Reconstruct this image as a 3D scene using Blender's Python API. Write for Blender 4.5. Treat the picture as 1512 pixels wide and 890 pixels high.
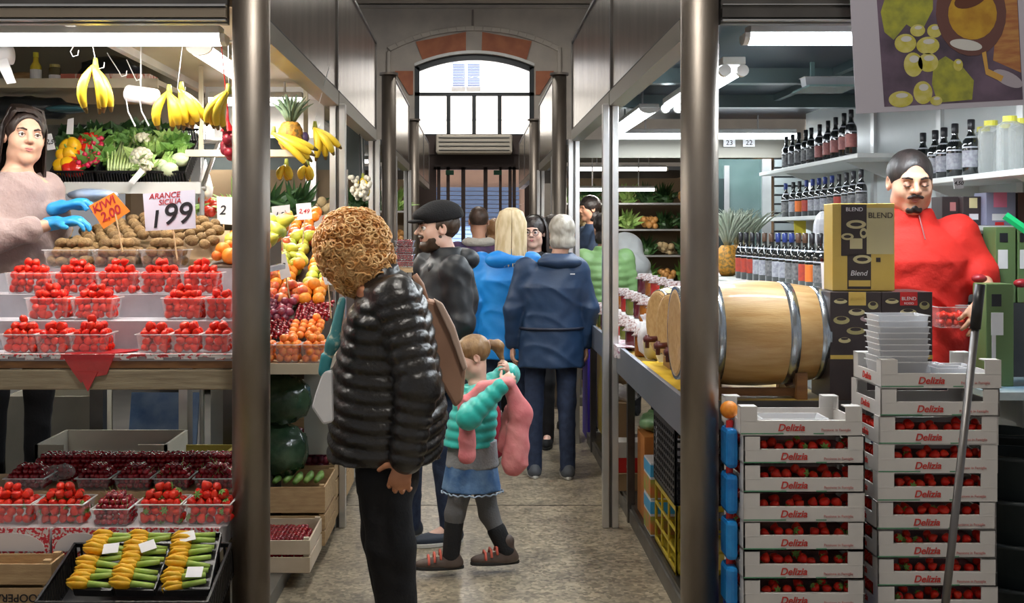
import bpy, math, random
import numpy as np
from mathutils import Vector, Matrix
random.seed(7); rs = np.random.RandomState(7)
PI = math.pi; D = math.radians
sc = bpy.context.scene
COL = sc.collection
for o in list(bpy.data.objects): bpy.data.objects.remove(o)
F = 1700.0; VX, VY, CZ = 700.0, 340.0, 1.6
def P(px, py, Y): return Vector(((px-VX)*Y/F, Y, CZ-(py-VY)*Y/F))
# ---------------- camera, world, sun, exposure
cam = bpy.data.cameras.new('camera'); co = bpy.data.objects.new('camera', cam); COL.objects.link(co)
co.location = (0, 0, CZ); co.rotation_euler = (PI/2, 0, 0)
cam.sensor_width = 36; cam.lens = F/1512*36; cam.shift_x = 56/1512; cam.shift_y = -105/1512
cam.clip_start = .05; cam.clip_end = 200
sc.camera = co
w = bpy.data.worlds.new('world'); sc.world = w; w.use_nodes = True
bg = w.node_tree.nodes['Background']; bg.inputs[0].default_value = (.93, .93, .96, 1); bg.inputs[1].default_value = .30
sun = bpy.data.lights.new('sun', 'SUN'); so = bpy.data.objects.new('sun', sun); COL.objects.link(so)
sun.energy = 20; sun.angle = D(3); sun.color = (1, .97, .93); so.rotation_euler = (D(35), 0, D(8)); so.location = (0, -5, 20)
sc.view_settings.view_transform = 'Standard'; sc.view_settings.look = 'None'
sc.view_settings.gamma = 1; sc.view_settings.use_curve_mapping = False
sc.view_settings.exposure = 0.0
# ---------------- materials
M = {}
def mat(name, col, rough=.6, metal=0, col2=None, ns=8, bump=0, bs=40, emit=0, spec=.5, sss=0, coat=0, stretch=None, rnd=0, sheen=0, det=4, lo=.35, hi=.65, trans=0, alpha=1):
    if name in M: return M[name]
    m = bpy.data.materials.new(name); m.use_nodes = True; M[name] = m
    nt = m.node_tree; N = nt.nodes; L = nt.links; b = N['Principled BSDF']
    def s(k, v):
        if k in b.inputs: b.inputs[k].default_value = v
    s('Base Color', (*col, 1)); s('Roughness', rough); s('Metallic', metal); s('Specular IOR Level', spec)
    s('Coat Weight', coat); s('Subsurface Weight', sss); s('Subsurface Radius', (.02, .008, .004)); s('Sheen Weight', sheen)
    s('Transmission Weight', trans); s('Alpha', alpha)
    if emit: s('Emission Color', (*col, 1)); s('Emission Strength', emit)
    tc = N.new('ShaderNodeTexCoord'); vec = tc.outputs['Object']
    if stretch:
        mp = N.new('ShaderNodeMapping'); mp.inputs['Scale'].default_value = stretch
        L.new(vec, mp.inputs[0]); vec = mp.outputs[0]
    cur = None
    if col2:
        n = N.new('ShaderNodeTexNoise'); n.inputs['Scale'].default_value = ns; n.inputs['Detail'].default_value = det; L.new(vec, n.inputs['Vector'])
        r = N.new('ShaderNodeValToRGB'); r.color_ramp.elements[0].color = (*col, 1); r.color_ramp.elements[1].color = (*col2, 1)
        r.color_ramp.elements[0].position = lo; r.color_ramp.elements[1].position = hi
        L.new(n.outputs[0], r.inputs[0]); cur = r.outputs[0]
    if rnd:
        oi = N.new('ShaderNodeObjectInfo'); h = N.new('ShaderNodeHueSaturation')
        mr = N.new('ShaderNodeMapRange'); mr.inputs[3].default_value = 1-rnd; mr.inputs[4].default_value = 1+rnd
        L.new(oi.outputs['Random'], mr.inputs[0]); L.new(mr.outputs[0], h.inputs['Value'])
        if cur: L.new(cur, h.inputs['Color'])
        else: h.inputs['Color'].default_value = (*col, 1)
        cur = h.outputs[0]
    if cur: L.new(cur, b.inputs['Base Color'])
    if bump:
        n = N.new('ShaderNodeTexNoise'); n.inputs['Scale'].default_value = bs; n.inputs['Detail'].default_value = 3; L.new(vec, n.inputs['Vector'])
        bp = N.new('ShaderNodeBump'); bp.inputs['Strength'].default_value = bump; bp.inputs['Distance'].default_value = .01
        L.new(n.outputs[0], bp.inputs['Height']); L.new(bp.outputs[0], b.inputs['Normal'])
    return m
def glassy(name, col, fac=.22, rough=.08):
    if name in M: return M[name]
    m = bpy.data.materials.new(name); m.use_nodes = True; M[name] = m
    nt = m.node_tree; N = nt.nodes; L = nt.links; b = N['Principled BSDF']
    b.inputs['Base Color'].default_value = (*col, 1); b.inputs['Roughness'].default_value = rough
    t = N.new('ShaderNodeBsdfTransparent'); mx = N.new('ShaderNodeMixShader'); mx.inputs[0].default_value = fac
    lw = N.new('ShaderNodeLayerWeight'); lw.inputs[0].default_value = .35
    mr = N.new('ShaderNodeMapRange'); mr.inputs[3].default_value = fac*.6; mr.inputs[4].default_value = min(1, fac*2.6)
    L.new(lw.outputs['Facing'], mr.inputs[0]); L.new(mr.outputs[0], mx.inputs[0])
    L.new(t.outputs[0], mx.inputs[1]); L.new(b.outputs[0], mx.inputs[2]); L.new(mx.outputs[0], N['Material Output'].inputs[0])
    return m
STEEL = mat('brushed_steel', (.25, .215, .185), .48, 1, (.33, .295, .26), 2.2, .04, 30, stretch=(3, 3, 1.2))
STEELD = mat('dark_steel', (.10, .095, .09), .38, .9, (.16, .15, .14), 4, .1, 20)
STEELL = mat('light_steel', (.60, .60, .60), .3, .85, (.72, .72, .71), 5, .05, 25)
FASC = mat('stained_steel_panel', (.30, .26, .235), .24, 1, (.44, .40, .37), 2.2, .06, 12, stretch=(3, 3, .7))
WHITE = mat('white_paint', (.72, .73, .72), .45, 0, (.62, .63, .62), 6)
WHITEG = mat('white_laminate', (.62, .66, .66), .3, 0, (.55, .60, .60), 3)
CREAM = mat('cream_plaster', (.47, .43, .38), .9, 0, (.40, .365, .33), 3, .15, 25)
TERRA = mat('terracotta_plaster', (.42, .16, .085), .85, 0, (.33, .12, .07), 5, .15, 30)
BEIGE = mat('beige_panel', (.55, .50, .38), .5, 0, (.47, .43, .31), 2)
BLACK = mat('black_plastic', (.012, .012, .014), .35, 0, (.02, .02, .024), 10, .05)
DARK = mat('dark_matter', (.03, .032, .036), .6, 0, (.045, .047, .05), 5)
NAVYP = mat('dark_navy_panel', (.02, .035, .06), .35, .2, (.03, .045, .07), 4)
WOOD = mat('pine_wood', (.52, .36, .19), .6, 0, (.40, .26, .13), 6, .15, 25, stretch=(2, 12, 12))
WOODV = mat('worn_beam_wood', (.36, .31, .21), .7, 0, (.25, .20, .13), 6, .2, 25, stretch=(1, 8, 12))
WOODD = mat('brown_wood', (.26, .12, .04), .5, 0, (.18, .08, .03), 5, .1, 25, stretch=(2, 10, 10))
CARD = mat('cardboard', (.36, .24, .13), .85, 0, (.30, .20, .11), 5)
PAPER = mat('white_paper', (.78, .78, .80), .7, 0, (.72, .72, .74), 6)
INK = mat('black_ink', (.01, .01, .015), .6)
REDINK = mat('red_ink', (.45, .02, .03), .6)
SKIN = mat('skin', (.62, .36, .25), .5, 0, (.55, .29, .20), 14, .05, 90, sss=.12)
SKIN2 = mat('tanned_skin', (.58, .30, .19), .48, 0, (.50, .25, .16), 14, .05, 90, sss=.12)
SKINP = mat('pale_skin', (.72, .47, .37), .5, 0, (.66, .40, .31), 14, .05, 90, sss=.12)
CLEAR = glassy('clear_plastic', (.95, .95, .97), .10)
CLEARW = glassy('milky_plastic', (.80, .80, .84), .5, .3)
GLASS = glassy('window_glass', (.9, .95, 1), .06, .02)
GREEN = mat('leaf_green', (.06, .17, .03), .5, 0, (.16, .32, .06), 10, .2, 40)
LGREEN = mat('pale_green', (.36, .50, .16), .45, 0, (.20, .36, .08), 12, .2, 40)
DGREEN = mat('dark_green', (.02, .06, .02), .5, 0, (.05, .12, .03), 10, .2, 40)
# ---------------- mesh helpers
class MB:
    def __init__(s): s.v = []; s.f = []; s.m = []
    def add(s, vs, fs, mi=0):
        n = len(s.v); s.v.extend([tuple(v) for v in vs]); s.f.extend([tuple(i+n for i in f) for f in fs]); s.m.extend([mi]*len(fs)); return s
    def box(s, c, d, mi=0, rot=None, taper=None):
        x, y, z = d[0]/2, d[1]/2, d[2]/2; t = taper or (1, 1)
        vs = [Vector((sx*x*(t[0] if sz > 0 else 1), sy*y*(t[1] if sz > 0 else 1), sz*z)) for sz in (-1, 1) for sy in (-1, 1) for sx in (-1, 1)]
        if rot is not None: vs = [rot @ v for v in vs]
        c = Vector(c)
        return s.add([v+c for v in vs], [(0,2,3,1),(4,5,7,6),(0,1,5,4),(2,6,7,3),(0,4,6,2),(1,3,7,5)], mi)
    def b2(s, a, b, mi=0): # box from corner to corner
        return s.box([(a[i]+b[i])/2 for i in range(3)], [abs(b[i]-a[i]) for i in range(3)], mi)
    def tube(s, pts, r, n=8, mi=0, cap=True, sq=1, upv=None):
        pts = [Vector(p) for p in pts]; k = len(pts)
        if not hasattr(r, '__len__'): r = [r]*k
        vs = []; prev = None
        for i, p in enumerate(pts):
            t = (pts[min(i+1, k-1)]-pts[max(i-1, 0)])
            if t.length < 1e-9: t = Vector((0, 0, 1))
            t.normalize()
            if prev is None:
                a = Vector(upv) if upv else (Vector((0, 0, 1)) if abs(t.z) < .9 else Vector((1, 0, 0)))
            else: a = prev
            a = a-t*a.dot(t)
            if a.length < 1e-6: a = t.orthogonal()
            a.normalize(); prev = a; b = t.cross(a)
            for j in range(n):
                q = 2*PI*j/n; vs.append(p+a*(math.cos(q)*r[i])+b*(math.sin(q)*r[i]*sq))
        fs = [(i*n+j, i*n+(j+1) % n, (i+1)*n+(j+1) % n, (i+1)*n+j) for i in range(k-1) for j in range(n)]
        if cap: fs += [tuple(range(n-1, -1, -1)), tuple((k-1)*n+j for j in range(n))]
        return s.add(vs, fs, mi)
    def lathe(s, prof, c=(0, 0, 0), n=16, mi=0, axis=None, mis=None):
        c = Vector(c); R = Vector((0, 0, 1)).rotation_difference(Vector(axis)).to_matrix() if axis else None
        vs = []
        for (r, z) in prof:
            for j in range(n):
                v = Vector((r*math.cos(2*PI*j/n), r*math.sin(2*PI*j/n), z)); vs.append((R @ v if R else v)+c)
        for i in range(len(prof)-1):
            s.add([], [], 0)
        base = len(s.v); s.v.extend([tuple(v) for v in vs])
        for i in range(len(prof)-1):
            for j in range(n):
                s.f.append((base+i*n+j, base+i*n+(j+1) % n, base+(i+1)*n+(j+1) % n, base+(i+1)*n+j)); s.m.append(mis[i] if mis else mi)
        s.f.append(tuple(base+j for j in range(n-1, -1, -1))); s.m.append(mis[0] if mis else mi)
        s.f.append(tuple(base+(len(prof)-1)*n+j for j in range(n))); s.m.append(mis[-1] if mis else mi)
        return s
    def ball(s, c, r, n=12, m=8, mi=0, rot=None, fn=None):
        if not hasattr(r, '__len__'): r = (r, r, r)
        c = Vector(c); vs = [Vector((0, 0, -1))]
        for i in range(1, m):
            a = -PI/2+PI*i/m
            vs += [Vector((math.cos(a)*math.cos(2*PI*j/n), math.cos(a)*math.sin(2*PI*j/n), math.sin(a))) for j in range(n)]
        vs.append(Vector((0, 0, 1)))
        if fn: vs = [fn(v) for v in vs]
        vs = [Vector((v.x*r[0], v.y*r[1], v.z*r[2])) for v in vs]
        if rot is not None: vs = [rot @ v for v in vs]
        fs = [(0, 1+(j+1) % n, 1+j) for j in range(n)]
        for i in range(m-2):
            for j in range(n): fs.append((1+i*n+j, 1+i*n+(j+1) % n, 1+(i+1)*n+(j+1) % n, 1+(i+1)*n+j))
        k = 1+(m-2)*n
        fs += [(k+j, k+(j+1) % n, k+n) for j in range(n)]
        return s.add([v+c for v in vs], fs, mi)
    def prism(s, pts, axis, a, b, mi=0): # 2d outline extruded along axis from a to b
        n = len(pts)
        def mk(p, h):
            return {'x': (h, p[0], p[1]), 'y': (p[0], h, p[1]), 'z': (p[0], p[1], h)}[axis]
        vs = [mk(p, a) for p in pts]+[mk(p, b) for p in pts]
        fs = [tuple(range(n)), tuple(range(2*n-1, n-1, -1))]+[(i, (i+1) % n, n+(i+1) % n, n+i) for i in range(n)]
        return s.add(vs, fs, mi)
    def mesh(s, name, mats, smooth=False):
        me = bpy.data.meshes.new(name); me.from_pydata(s.v, [], s.f)
        for m in (mats if isinstance(mats, (list, tuple)) else [mats]): me.materials.append(m)
        me.polygons.foreach_set('material_index', s.m)
        if smooth: me.polygons.foreach_set('use_smooth', [True]*len(s.f))
        import bmesh
        bm = bmesh.new(); bm.from_mesh(me); bmesh.ops.recalc_face_normals(bm, faces=bm.faces); bm.to_mesh(me); bm.free()
        me.update(); return me
    def build(s, name, mats, parent=None, smooth=False, bevel=0, loc=None, rot=None, sub=0):
        o = bpy.data.objects.new(name, s.mesh(name, mats, smooth)); COL.objects.link(o)
        if parent: o.parent = parent
        if loc is not None: o.location = loc
        if rot is not None: o.rotation_euler = rot
        if bevel:
            m = o.modifiers.new('bevel', 'BEVEL'); m.width = bevel; m.segments = 2; m.limit_method = 'ANGLE'
        if sub:
            m = o.modifiers.new('sub', 'SUBSURF'); m.levels = sub; m.render_levels = sub
        return o
def tag(o, label, cat, group=None, kind=None):
    if label: o['label'] = label
    if cat: o['category'] = cat
    if group: o['group'] = group
    if kind: o['kind'] = kind
    return o
def struct(o, label=None, cat=None):
    o['kind'] = 'structure'
    if label: o['label'] = label
    if cat: o['category'] = cat
    return o
def thing(name, label, cat, loc=(0, 0, 0), rot=(0, 0, 0), group=None):
    o = bpy.data.objects.new(name, None); COL.objects.link(o); o.empty_display_size = .05
    o.location = loc; o.rotation_euler = rot
    return tag(o, label, cat, group)
def dup(root, loc, rot=None, label=None, group=None, scale=None):
    def cp(o, par):
        c = o.copy(); COL.objects.link(c); c.parent = par
        for ch in list(o.children): cp(ch, c)
        return c
    r = cp(root, None); r.location = loc
    if rot is not None: r.rotation_euler = rot
    if scale is not None: r.scale = scale if hasattr(scale, '__len__') else (scale,)*3
    if label: r['label'] = label
    if group: r['group'] = group
    return r
def txt(s, size, m, parent, loc, rot=(PI/2, 0, 0), name='lettering', align='CENTER', shear=0, ext=.0006, bold=0):
    cu = bpy.data.curves.new('t', 'FONT'); cu.body = s; cu.size = size; cu.align_x = align; cu.align_y = 'CENTER'; cu.extrude = ext; cu.shear = shear; cu.offset = bold
    to = bpy.data.objects.new('t', cu); COL.objects.link(to)
    bpy.context.view_layer.update()
    me = bpy.data.meshes.new_from_object(to.evaluated_get(bpy.context.evaluated_depsgraph_get()))
    bpy.data.objects.remove(to); me.materials.clear(); me.materials.append(m)
    o = bpy.data.objects.new(name, me); COL.objects.link(o); o.location = loc; o.rotation_euler = rot
    if parent: o.parent = parent
    return o
# ---------------- pools: individual fruits, nearest 300 apart, the rest one object
POOL = {}
def pool(kind, me, loc, rot, scale, label, group, cat, child=None):
    POOL.setdefault(kind, []).append((Vector(loc).length, me, Vector(loc), rot, scale, label, group, cat, child))
def flush():
    for kind, L in POOL.items():
        L.sort(key=lambda t: t[0])
        for (_, me, loc, rot, scl, label, group, cat, child) in L[:300]:
            o = bpy.data.objects.new(kind, me); COL.objects.link(o); o.location = loc; o.rotation_euler = rot; o.scale = (scl,)*3
            tag(o, label, cat, group)
            if child:
                c = bpy.data.objects.new(child[0], child[1]); COL.objects.link(c); c.parent = o
        if len(L) > 300:
            vs = []; fs = []; ms = []; base = 0
            for (_, me, loc, rot, scl, *_r) in L[300:]:
                R = Matrix.LocRotScale(loc, __import__('mathutils').Euler(rot), Vector((scl,)*3))
                vs += [tuple(R @ v.co) for v in me.vertices]; fs += [tuple(i+base for i in p.vertices) for p in me.polygons]
                ms += [p.material_index for p in me.polygons]; base += len(me.vertices)
            me2 = bpy.data.meshes.new(kind); me2.from_pydata(vs, [], fs); me2.polygons.foreach_set('use_smooth', [True]*len(fs))
            for m in L[300][1].materials: me2.materials.append(m)
            me2.polygons.foreach_set('material_index', ms)
            o = bpy.data.objects.new('mixed_'+kind+'_heap', me2); COL.objects.link(o)
            tag(o, 'the remaining small %s in the punnets and crates further back' % {'strawberry': 'red strawberries', 'cherry': 'dark cherries'}.get(kind, kind), kind, None, 'stuff')
# ---------------- signed-distance modelling (one continuous skin per mesh)
def V3(a): return np.array(a, dtype=np.float32)
def cap(a, b, ra, rb, k=.02, sq=None, rib=None, op='u'): return dict(t='cap', a=V3(a), b=V3(b), ra=ra, rb=rb, k=k, sq=sq, rib=rib, op=op)
def ell(c, r, R=None, k=.02, op='u'):
    if not hasattr(r, '__len__'): r = (r, r, r)
    return dict(t='ell', c=V3(c), r=V3(r), R=None if R is None else np.array(R, dtype=np.float32), k=k, op=op)
def loft(st, side, front, k=.02, rib=None, op='u', wav=0): # st: (x,y,z,w,d) with rising z
    return dict(t='loft', st=np.array(sorted(st, key=lambda q: q[2]), dtype=np.float32), s=V3(side), f=V3(front), k=k, rib=rib, op=op, wav=wav)
def plane(p, n, op='c', k=.004): return dict(t='pl', p=V3(p), n=V3(n), op=op, k=k)
def _bb(q):
    if q['t'] == 'cap':
        r = max(q['ra'], q['rb'])+.02; s = 1
        return np.minimum(q['a'], q['b'])-r, np.maximum(q['a'], q['b'])+r
    if q['t'] == 'ell':
        r = q['r'].max() if q['R'] is not None else q['r']
        return q['c']-r-.01, q['c']+r+.01
    if q['t'] == 'loft':
        st = q['st']; r = st[:, 3:5].max()+.02
        lo = st[:, :3].min(0)-V3((r, r, .0)); hi = st[:, :3].max(0)+V3((r, r, .0)); return lo, hi
def sdf(prims, name, mats, parent=None, res=.008, fine=None, fres=.004, noise=0, nfreq=60, colour=None, fold=0):
    bbs = [_bb(q) for q in prims if q['op'] == 'u']
    lo = np.min([b[0] for b in bbs], 0)-.02; hi = np.max([b[1] for b in bbs], 0)+.02
    ax = []
    for i in range(3):
        pts = [lo[i]]
        while pts[-1] < hi[i]:
            st = res
            if fine:
                for (c, r) in fine:
                    if abs(pts[-1]-c[i]) < r: st = fres
            pts.append(pts[-1]+st)
        ax.append(np.array(pts, dtype=np.float32))
    n = [len(a) for a in ax]; Fd = np.full(n, .3, np.float32)
    for q in prims:
        if q['t'] == 'pl': i0 = [0, 0, 0]; i1 = n
        else:
            b0, b1 = _bb(q); mg = q['k']+.015+.02*(q['op'] != 'u')
            i0 = [max(0, int(np.searchsorted(ax[i], b0[i]-mg))) for i in range(3)]
            i1 = [min(n[i], int(np.searchsorted(ax[i], b1[i]+mg))+1) for i in range(3)]
            if any(i1[i] <= i0[i] for i in range(3)): continue
        X = ax[0][i0[0]:i1[0]][:, None, None]; Y = ax[1][i0[1]:i1[1]][None, :, None]; Z = ax[2][i0[2]:i1[2]][None, None, :]
        sl = (slice(i0[0], i1[0]), slice(i0[1], i1[1]), slice(i0[2], i1[2]))
        if q['t'] == 'cap':
            a, b = q['a'], q['b']; ab = b-a; L2 = float(ab @ ab)+1e-9
            dx, dy, dz = X-a[0], Y-a[1], Z-a[2]
            t = np.clip((dx*ab[0]+dy*ab[1]+dz*ab[2])/L2, 0, 1)
            ex, ey, ez = dx-t*ab[0], dy-t*ab[1], dz-t*ab[2]
            r = q['ra']+(q['rb']-q['ra'])*t
            if q['rib']: r = r+q['rib'][0]*(np.abs(np.sin(PI*t*math.sqrt(L2)/q['rib'][1]))-.6)
            d2 = ex*ex+ey*ey+ez*ez; ms = 1
            if q['sq']:
                u, s_ = V3(q['sq'][0]), q['sq'][1]; du = ex*u[0]+ey*u[1]+ez*u[2]; d2 = d2+du*du*(1/s_**2-1); ms = (s_+1)/2
            d = (np.sqrt(d2)-r)*ms
        elif q['t'] == 'ell':
            dx, dy, dz = X-q['c'][0], Y-q['c'][1], Z-q['c'][2]
            if q['R'] is not None:
                R = q['R']; dx, dy, dz = [R[0, i]*dx+R[1, i]*dy+R[2, i]*dz for i in range(3)]
            r = q['r']; k0 = np.sqrt((dx/r[0])**2+(dy/r[1])**2+(dz/r[2])**2)
            k1 = np.sqrt((dx/r[0]**2)**2+(dy/r[1]**2)**2+(dz/r[2]**2)**2)+1e-6; d = k0*(k0-1)/k1
        elif q['t'] == 'loft':
            st = q['st']; zz = Z[0, 0, :]; g = lambda c: np.interp(zz, st[:, 2], st[:, c])[None, None, :].astype(np.float32)
            dx, dy = X-g(0), Y-g(1); u = dx*q['s'][0]+dy*q['s'][1]; v = dx*q['f'][0]+dy*q['f'][1]; ww, dd = g(3), g(4)
            if q['rib']:
                rb = q['rib'][0]*(np.abs(np.sin(PI*(Z+q['rib'][2]*u)/q['rib'][1]))-.6); ww = ww+rb; dd = dd+rb
            if q['wav']:
                an = np.arctan2(v, u); wv = q['wav']*np.sin(an*9+Z*14)*np.clip((st[-1, 2]-Z)/.15, 0, 1); ww = ww+wv; dd = dd+wv
            d = (np.sqrt((u/ww)**2+(v/dd)**2)-1)*np.minimum(ww, dd); d = np.maximum(d, np.maximum(Z-st[-1, 2], st[0, 2]-Z))
        else:
            nn = q['n']/np.linalg.norm(q['n']); d = (X-q['p'][0])*nn[0]+(Y-q['p'][1])*nn[1]+(Z-q['p'][2])*nn[2]
        A = Fd[sl]; k = q['k']
        if q['op'] == 'u':
            h = np.maximum(k-np.abs(A-d), 0)/k; Fd[sl] = np.minimum(A, d)-h*h*k*.25
        else: # subtract solid, or cut away the positive side of a plane
            e = -d if q['op'] == 's' else d
            h = np.maximum(k-np.abs(A-e), 0)/k; Fd[sl] = np.maximum(A, e)+h*h*k*.25
    if noise:
        X = ax[0][:, None, None]; Y = ax[1][None, :, None]; Z = ax[2][None, None, :]
        Fd += noise*(np.sin(X*nfreq+np.sin(Z*nfreq*.7)*1.3)*np.sin(Y*nfreq*1.1+np.sin(X*nfreq*.5))*np.sin(Z*nfreq*.9+np.sin(Y*nfreq*.6)*1.5)).astype(np.float32)
    if fold:
        X = ax[0][:, None, None]; Y = ax[1][None, :, None]; Z = ax[2][None, None, :]
        w1 = 1.6*np.sin(X*11+Y*8)+1.2*np.sin(Y*15-X*6)
        Fd += (fold*(np.abs(np.sin(Z*17+w1+.9*np.sin(Z*31+X*13)))**.7-.55)*(.55+.45*np.sin(X*14+Z*6)*np.cos(Y*12-Z*9))).astype(np.float32)
    S = Fd < 0
    c8 = np.stack([S[a:n[0]-1+a, b:n[1]-1+b, c:n[2]-1+c] for a in (0, 1) for b in (0, 1) for c in (0, 1)])
    act = c8.any(0) & ~c8.all(0); del c8
    I = np.argwhere(act); idx = np.full(act.shape, -1, np.int64); idx[act] = np.arange(len(I))
    cv = {}
    for a in (0, 1):
        for b in (0, 1):
            for c in (0, 1): cv[a, b, c] = Fd[I[:, 0]+a, I[:, 1]+b, I[:, 2]+c]
    pos = np.zeros((len(I), 3)); cnt = np.zeros(len(I))
    for e in range(3):
        for a in (0, 1):
            for b in (0, 1):
                o0 = [a, b]; o0.insert(e, 0); o1 = list(o0); o1[e] = 1
                v0, v1 = cv[tuple(o0)], cv[tuple(o1)]; mk = (v0 < 0) != (v1 < 0)
                t = np.where(mk, v0/(v0-v1+1e-12), 0)
                for j in range(3): pos[:, j] += np.where(mk, (t if j == e else o0[j]), 0)
                cnt += mk
    pos /= cnt[:, None]
    W = np.stack([ax[j][I[:, j]]+pos[:, j]*(ax[j][I[:, j]+1]-ax[j][I[:, j]]) for j in range(3)], 1)
    quads = []
    for e in range(3):
        s0 = [slice(1, -1)]*3; s0[e] = slice(0, -1); s1 = list(s0); s1[e] = slice(1, None)
        A = S[tuple(s0)]; B = S[tuple(s1)]
        K = np.argwhere(A != B); 
        if not len(K): continue
        fl = A[K[:, 0], K[:, 1], K[:, 2]]
        off = [1, 1, 1]; off[e] = 0; K = K+np.array(off)
        e1, e2 = [(1, 2), (2, 0), (0, 1)][e]
        def g(d1, d2):
            Q = K.copy(); Q[:, e1] -= d1; Q[:, e2] -= d2; return idx[Q[:, 0], Q[:, 1], Q[:, 2]]
        q4 = np.stack([g(1, 1), g(0, 1), g(0, 0), g(1, 0)], 1); q4[~fl] = q4[~fl][:, ::-1]; quads.append(q4)
    Q = np.concatenate(quads); Q = Q[(Q >= 0).all(1)]
    # one light smoothing pass
    for _ in range(1):
        acc = np.zeros_like(W); ct = np.zeros(len(W))
        for a, b in ((0, 1), (1, 2), (2, 3), (3, 0)):
            np.add.at(acc, Q[:, a], W[Q[:, b]]); np.add.at(ct, Q[:, a], 1)
            np.add.at(acc, Q[:, b], W[Q[:, a]]); np.add.at(ct, Q[:, b], 1)
        W = W*.6+.4*acc/np.maximum(ct, 1)[:, None]
    me = bpy.data.meshes.new(name); me.vertices.add(len(W)); me.vertices.foreach_set('co', W.astype(np.float32).ravel())
    me.loops.add(len(Q)*4); me.loops.foreach_set('vertex_index', Q.astype(np.int32).ravel())
    me.polygons.add(len(Q)); me.polygons.foreach_set('loop_start', np.arange(0, len(Q)*4, 4, dtype=np.int32)); me.polygons.foreach_set('loop_total', np.full(len(Q), 4, np.int32))
    me.update(calc_edges=True); me.polygons.foreach_set('use_smooth', np.ones(len(Q), bool))
    mats = mats if isinstance(mats, (list, tuple)) else [mats]
    for m in mats: me.materials.append(m)
    if colour:
        C = W[Q].mean(1); me.polygons.foreach_set('material_index', colour(C).astype(np.int32))
    me.update()
    o = bpy.data.objects.new(name, me); COL.objects.link(o)
    if parent: o.parent = parent
    return o
# ================= THE SETTING
FLOORM = mat('terrazzo_floor', (.33, .28, .20), .30, 0, (.22, .185, .135), 5, .05, 60, det=8, lo=.35, hi=.62)
def speckle(m):
    nt = m.node_tree; N = nt.nodes; L = nt.links; b = N['Principled BSDF']; src = b.inputs['Base Color'].links[0].from_socket
    tc = N.new('ShaderNodeTexCoord'); v = N.new('ShaderNodeTexVoronoi'); v.inputs['Scale'].default_value = 55; L.new(tc.outputs['Object'], v.inputs['Vector'])
    h = N.new('ShaderNodeHueSaturation'); sep = N.new('ShaderNodeSeparateColor'); L.new(v.outputs['Color'], sep.inputs[0])
    mr = N.new('ShaderNodeMapRange'); mr.inputs[3].default_value = .55; mr.inputs[4].default_value = 1.45; L.new(sep.outputs[0], mr.inputs[0]); L.new(mr.outputs[0], h.inputs['Value'])
    L.new(src, h.inputs['Color']); L.new(h.outputs[0], b.inputs['Base Color'])
speckle(FLOORM)
JOINT = mat('floor_joint', (.05, .045, .04), .8)
m = MB(); m.b2((-6, -6, -.1), (6, 24, 0))
struct(m.build('floor', FLOORM), 'speckled terrazzo market floor', 'floor')
for i, y in enumerate((3.3, 6.7, 10.1, 13.5, 16.9)):
    m = MB(); m.b2((-.84, y-.004, 0), (.84, y+.004, .0015)); struct(m.build('trim_%d' % (i+1), JOINT))
m = MB(); m.b2((-6, -7, 5.5), (6, 20, 5.6)); struct(m.build('ceiling', CREAM))
YE = 20.0
def E(px, py): p = P(px, py, YE); return (p.x, p.z)
# end wall with an arched opening
n = 20
def arc(xl, xr, ys, ya, n=20): # pixel arc on the end wall
    (x0, z0), (x1, _), (_, z1) = E(xl, ys), E(xr, ys), E(700, ya)
    h = z1-z0; c = (x1-x0)/2; R = (c*c+h*h)/(2*h); cx = (x0+x1)/2; cz = z1-R; a0 = math.asin(c/R)
    return [(cx+R*math.sin(-a0+2*a0*i/n), cz+R*math.cos(-a0+2*a0*i/n)) for i in range(n+1)]
A = arc(612, 789, 98, 79)
m = MB(); m.prism([(-6, 0), (A[0][0], 0), (A[0][0], 5.5), (-6, 5.5)], 'y', YE, YE+.35); m.prism([(A[-1][0], 0), (6, 0), (6, 5.5), (A[-1][0], 5.5)], 'y', YE, YE+.35)
for i in range(n): m.prism([A[i], A[i+1], (A[i+1][0], 5.5), (A[i][0], 5.5)], 'y', YE, YE+.35)
struct(m.build('wall_back', CREAM))
O = arc(572, 828, 70, 39); O2 = arc(577, 823, 76, 46)
m = MB()
for i in range(n): m.prism([O[i], O[i+1], O2[i+1], O2[i]], 'y', YE-.07, YE)
for s, (a, b) in ((0, (O[0], O2[0])), (1, (O2[-1], O[-1]))): m.b2((a[0], YE-.07, 2.2), (b[0], YE, b[1]+.0))
struct(m.build('trim_6', CREAM, bevel=.01))
m = MB()
for i in range(n): m.prism([A[i], A[i+1], (A[i+1][0], A[i+1][1]+.05), (A[i][0], A[i][1]+.05)], 'y', YE-.04, YE-.001)
struct(m.build('trim_7', WHITE))
m = MB(); z0 = E(0, 13)[1]; m.b2((-6, YE-.12, z0), (6, YE, z0+.05)); m.b2((-6, YE-.2, z0+.07), (6, YE, 5.5)); struct(m.build('trim_8', CREAM))
m = MB()
for poly in ([(614, 62), (688, 47.5), (688, 78), (624, 89)], [(712, 47.5), (785, 61), (777, 89), (711, 78)], [(583, 105), (610, 105), (610, 140), (604, 140)], [(791, 105), (818, 105), (797, 140), (791, 140)]):
    m.prism([E(*p) for p in poly], 'y', YE-.03, YE-.0005)
struct(m.build('trim_9', TERRA))
m = MB(); x, z = E(698, 40); m.tube([(x, YE-.05, z), (x, YE-.05, 5.42)], .018, 8)
tag(m.build('conduit', mat('conduit_grey', (.2, .17, .15), .6)), 'thin vertical conduit above the arched end window', 'conduit')
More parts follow.
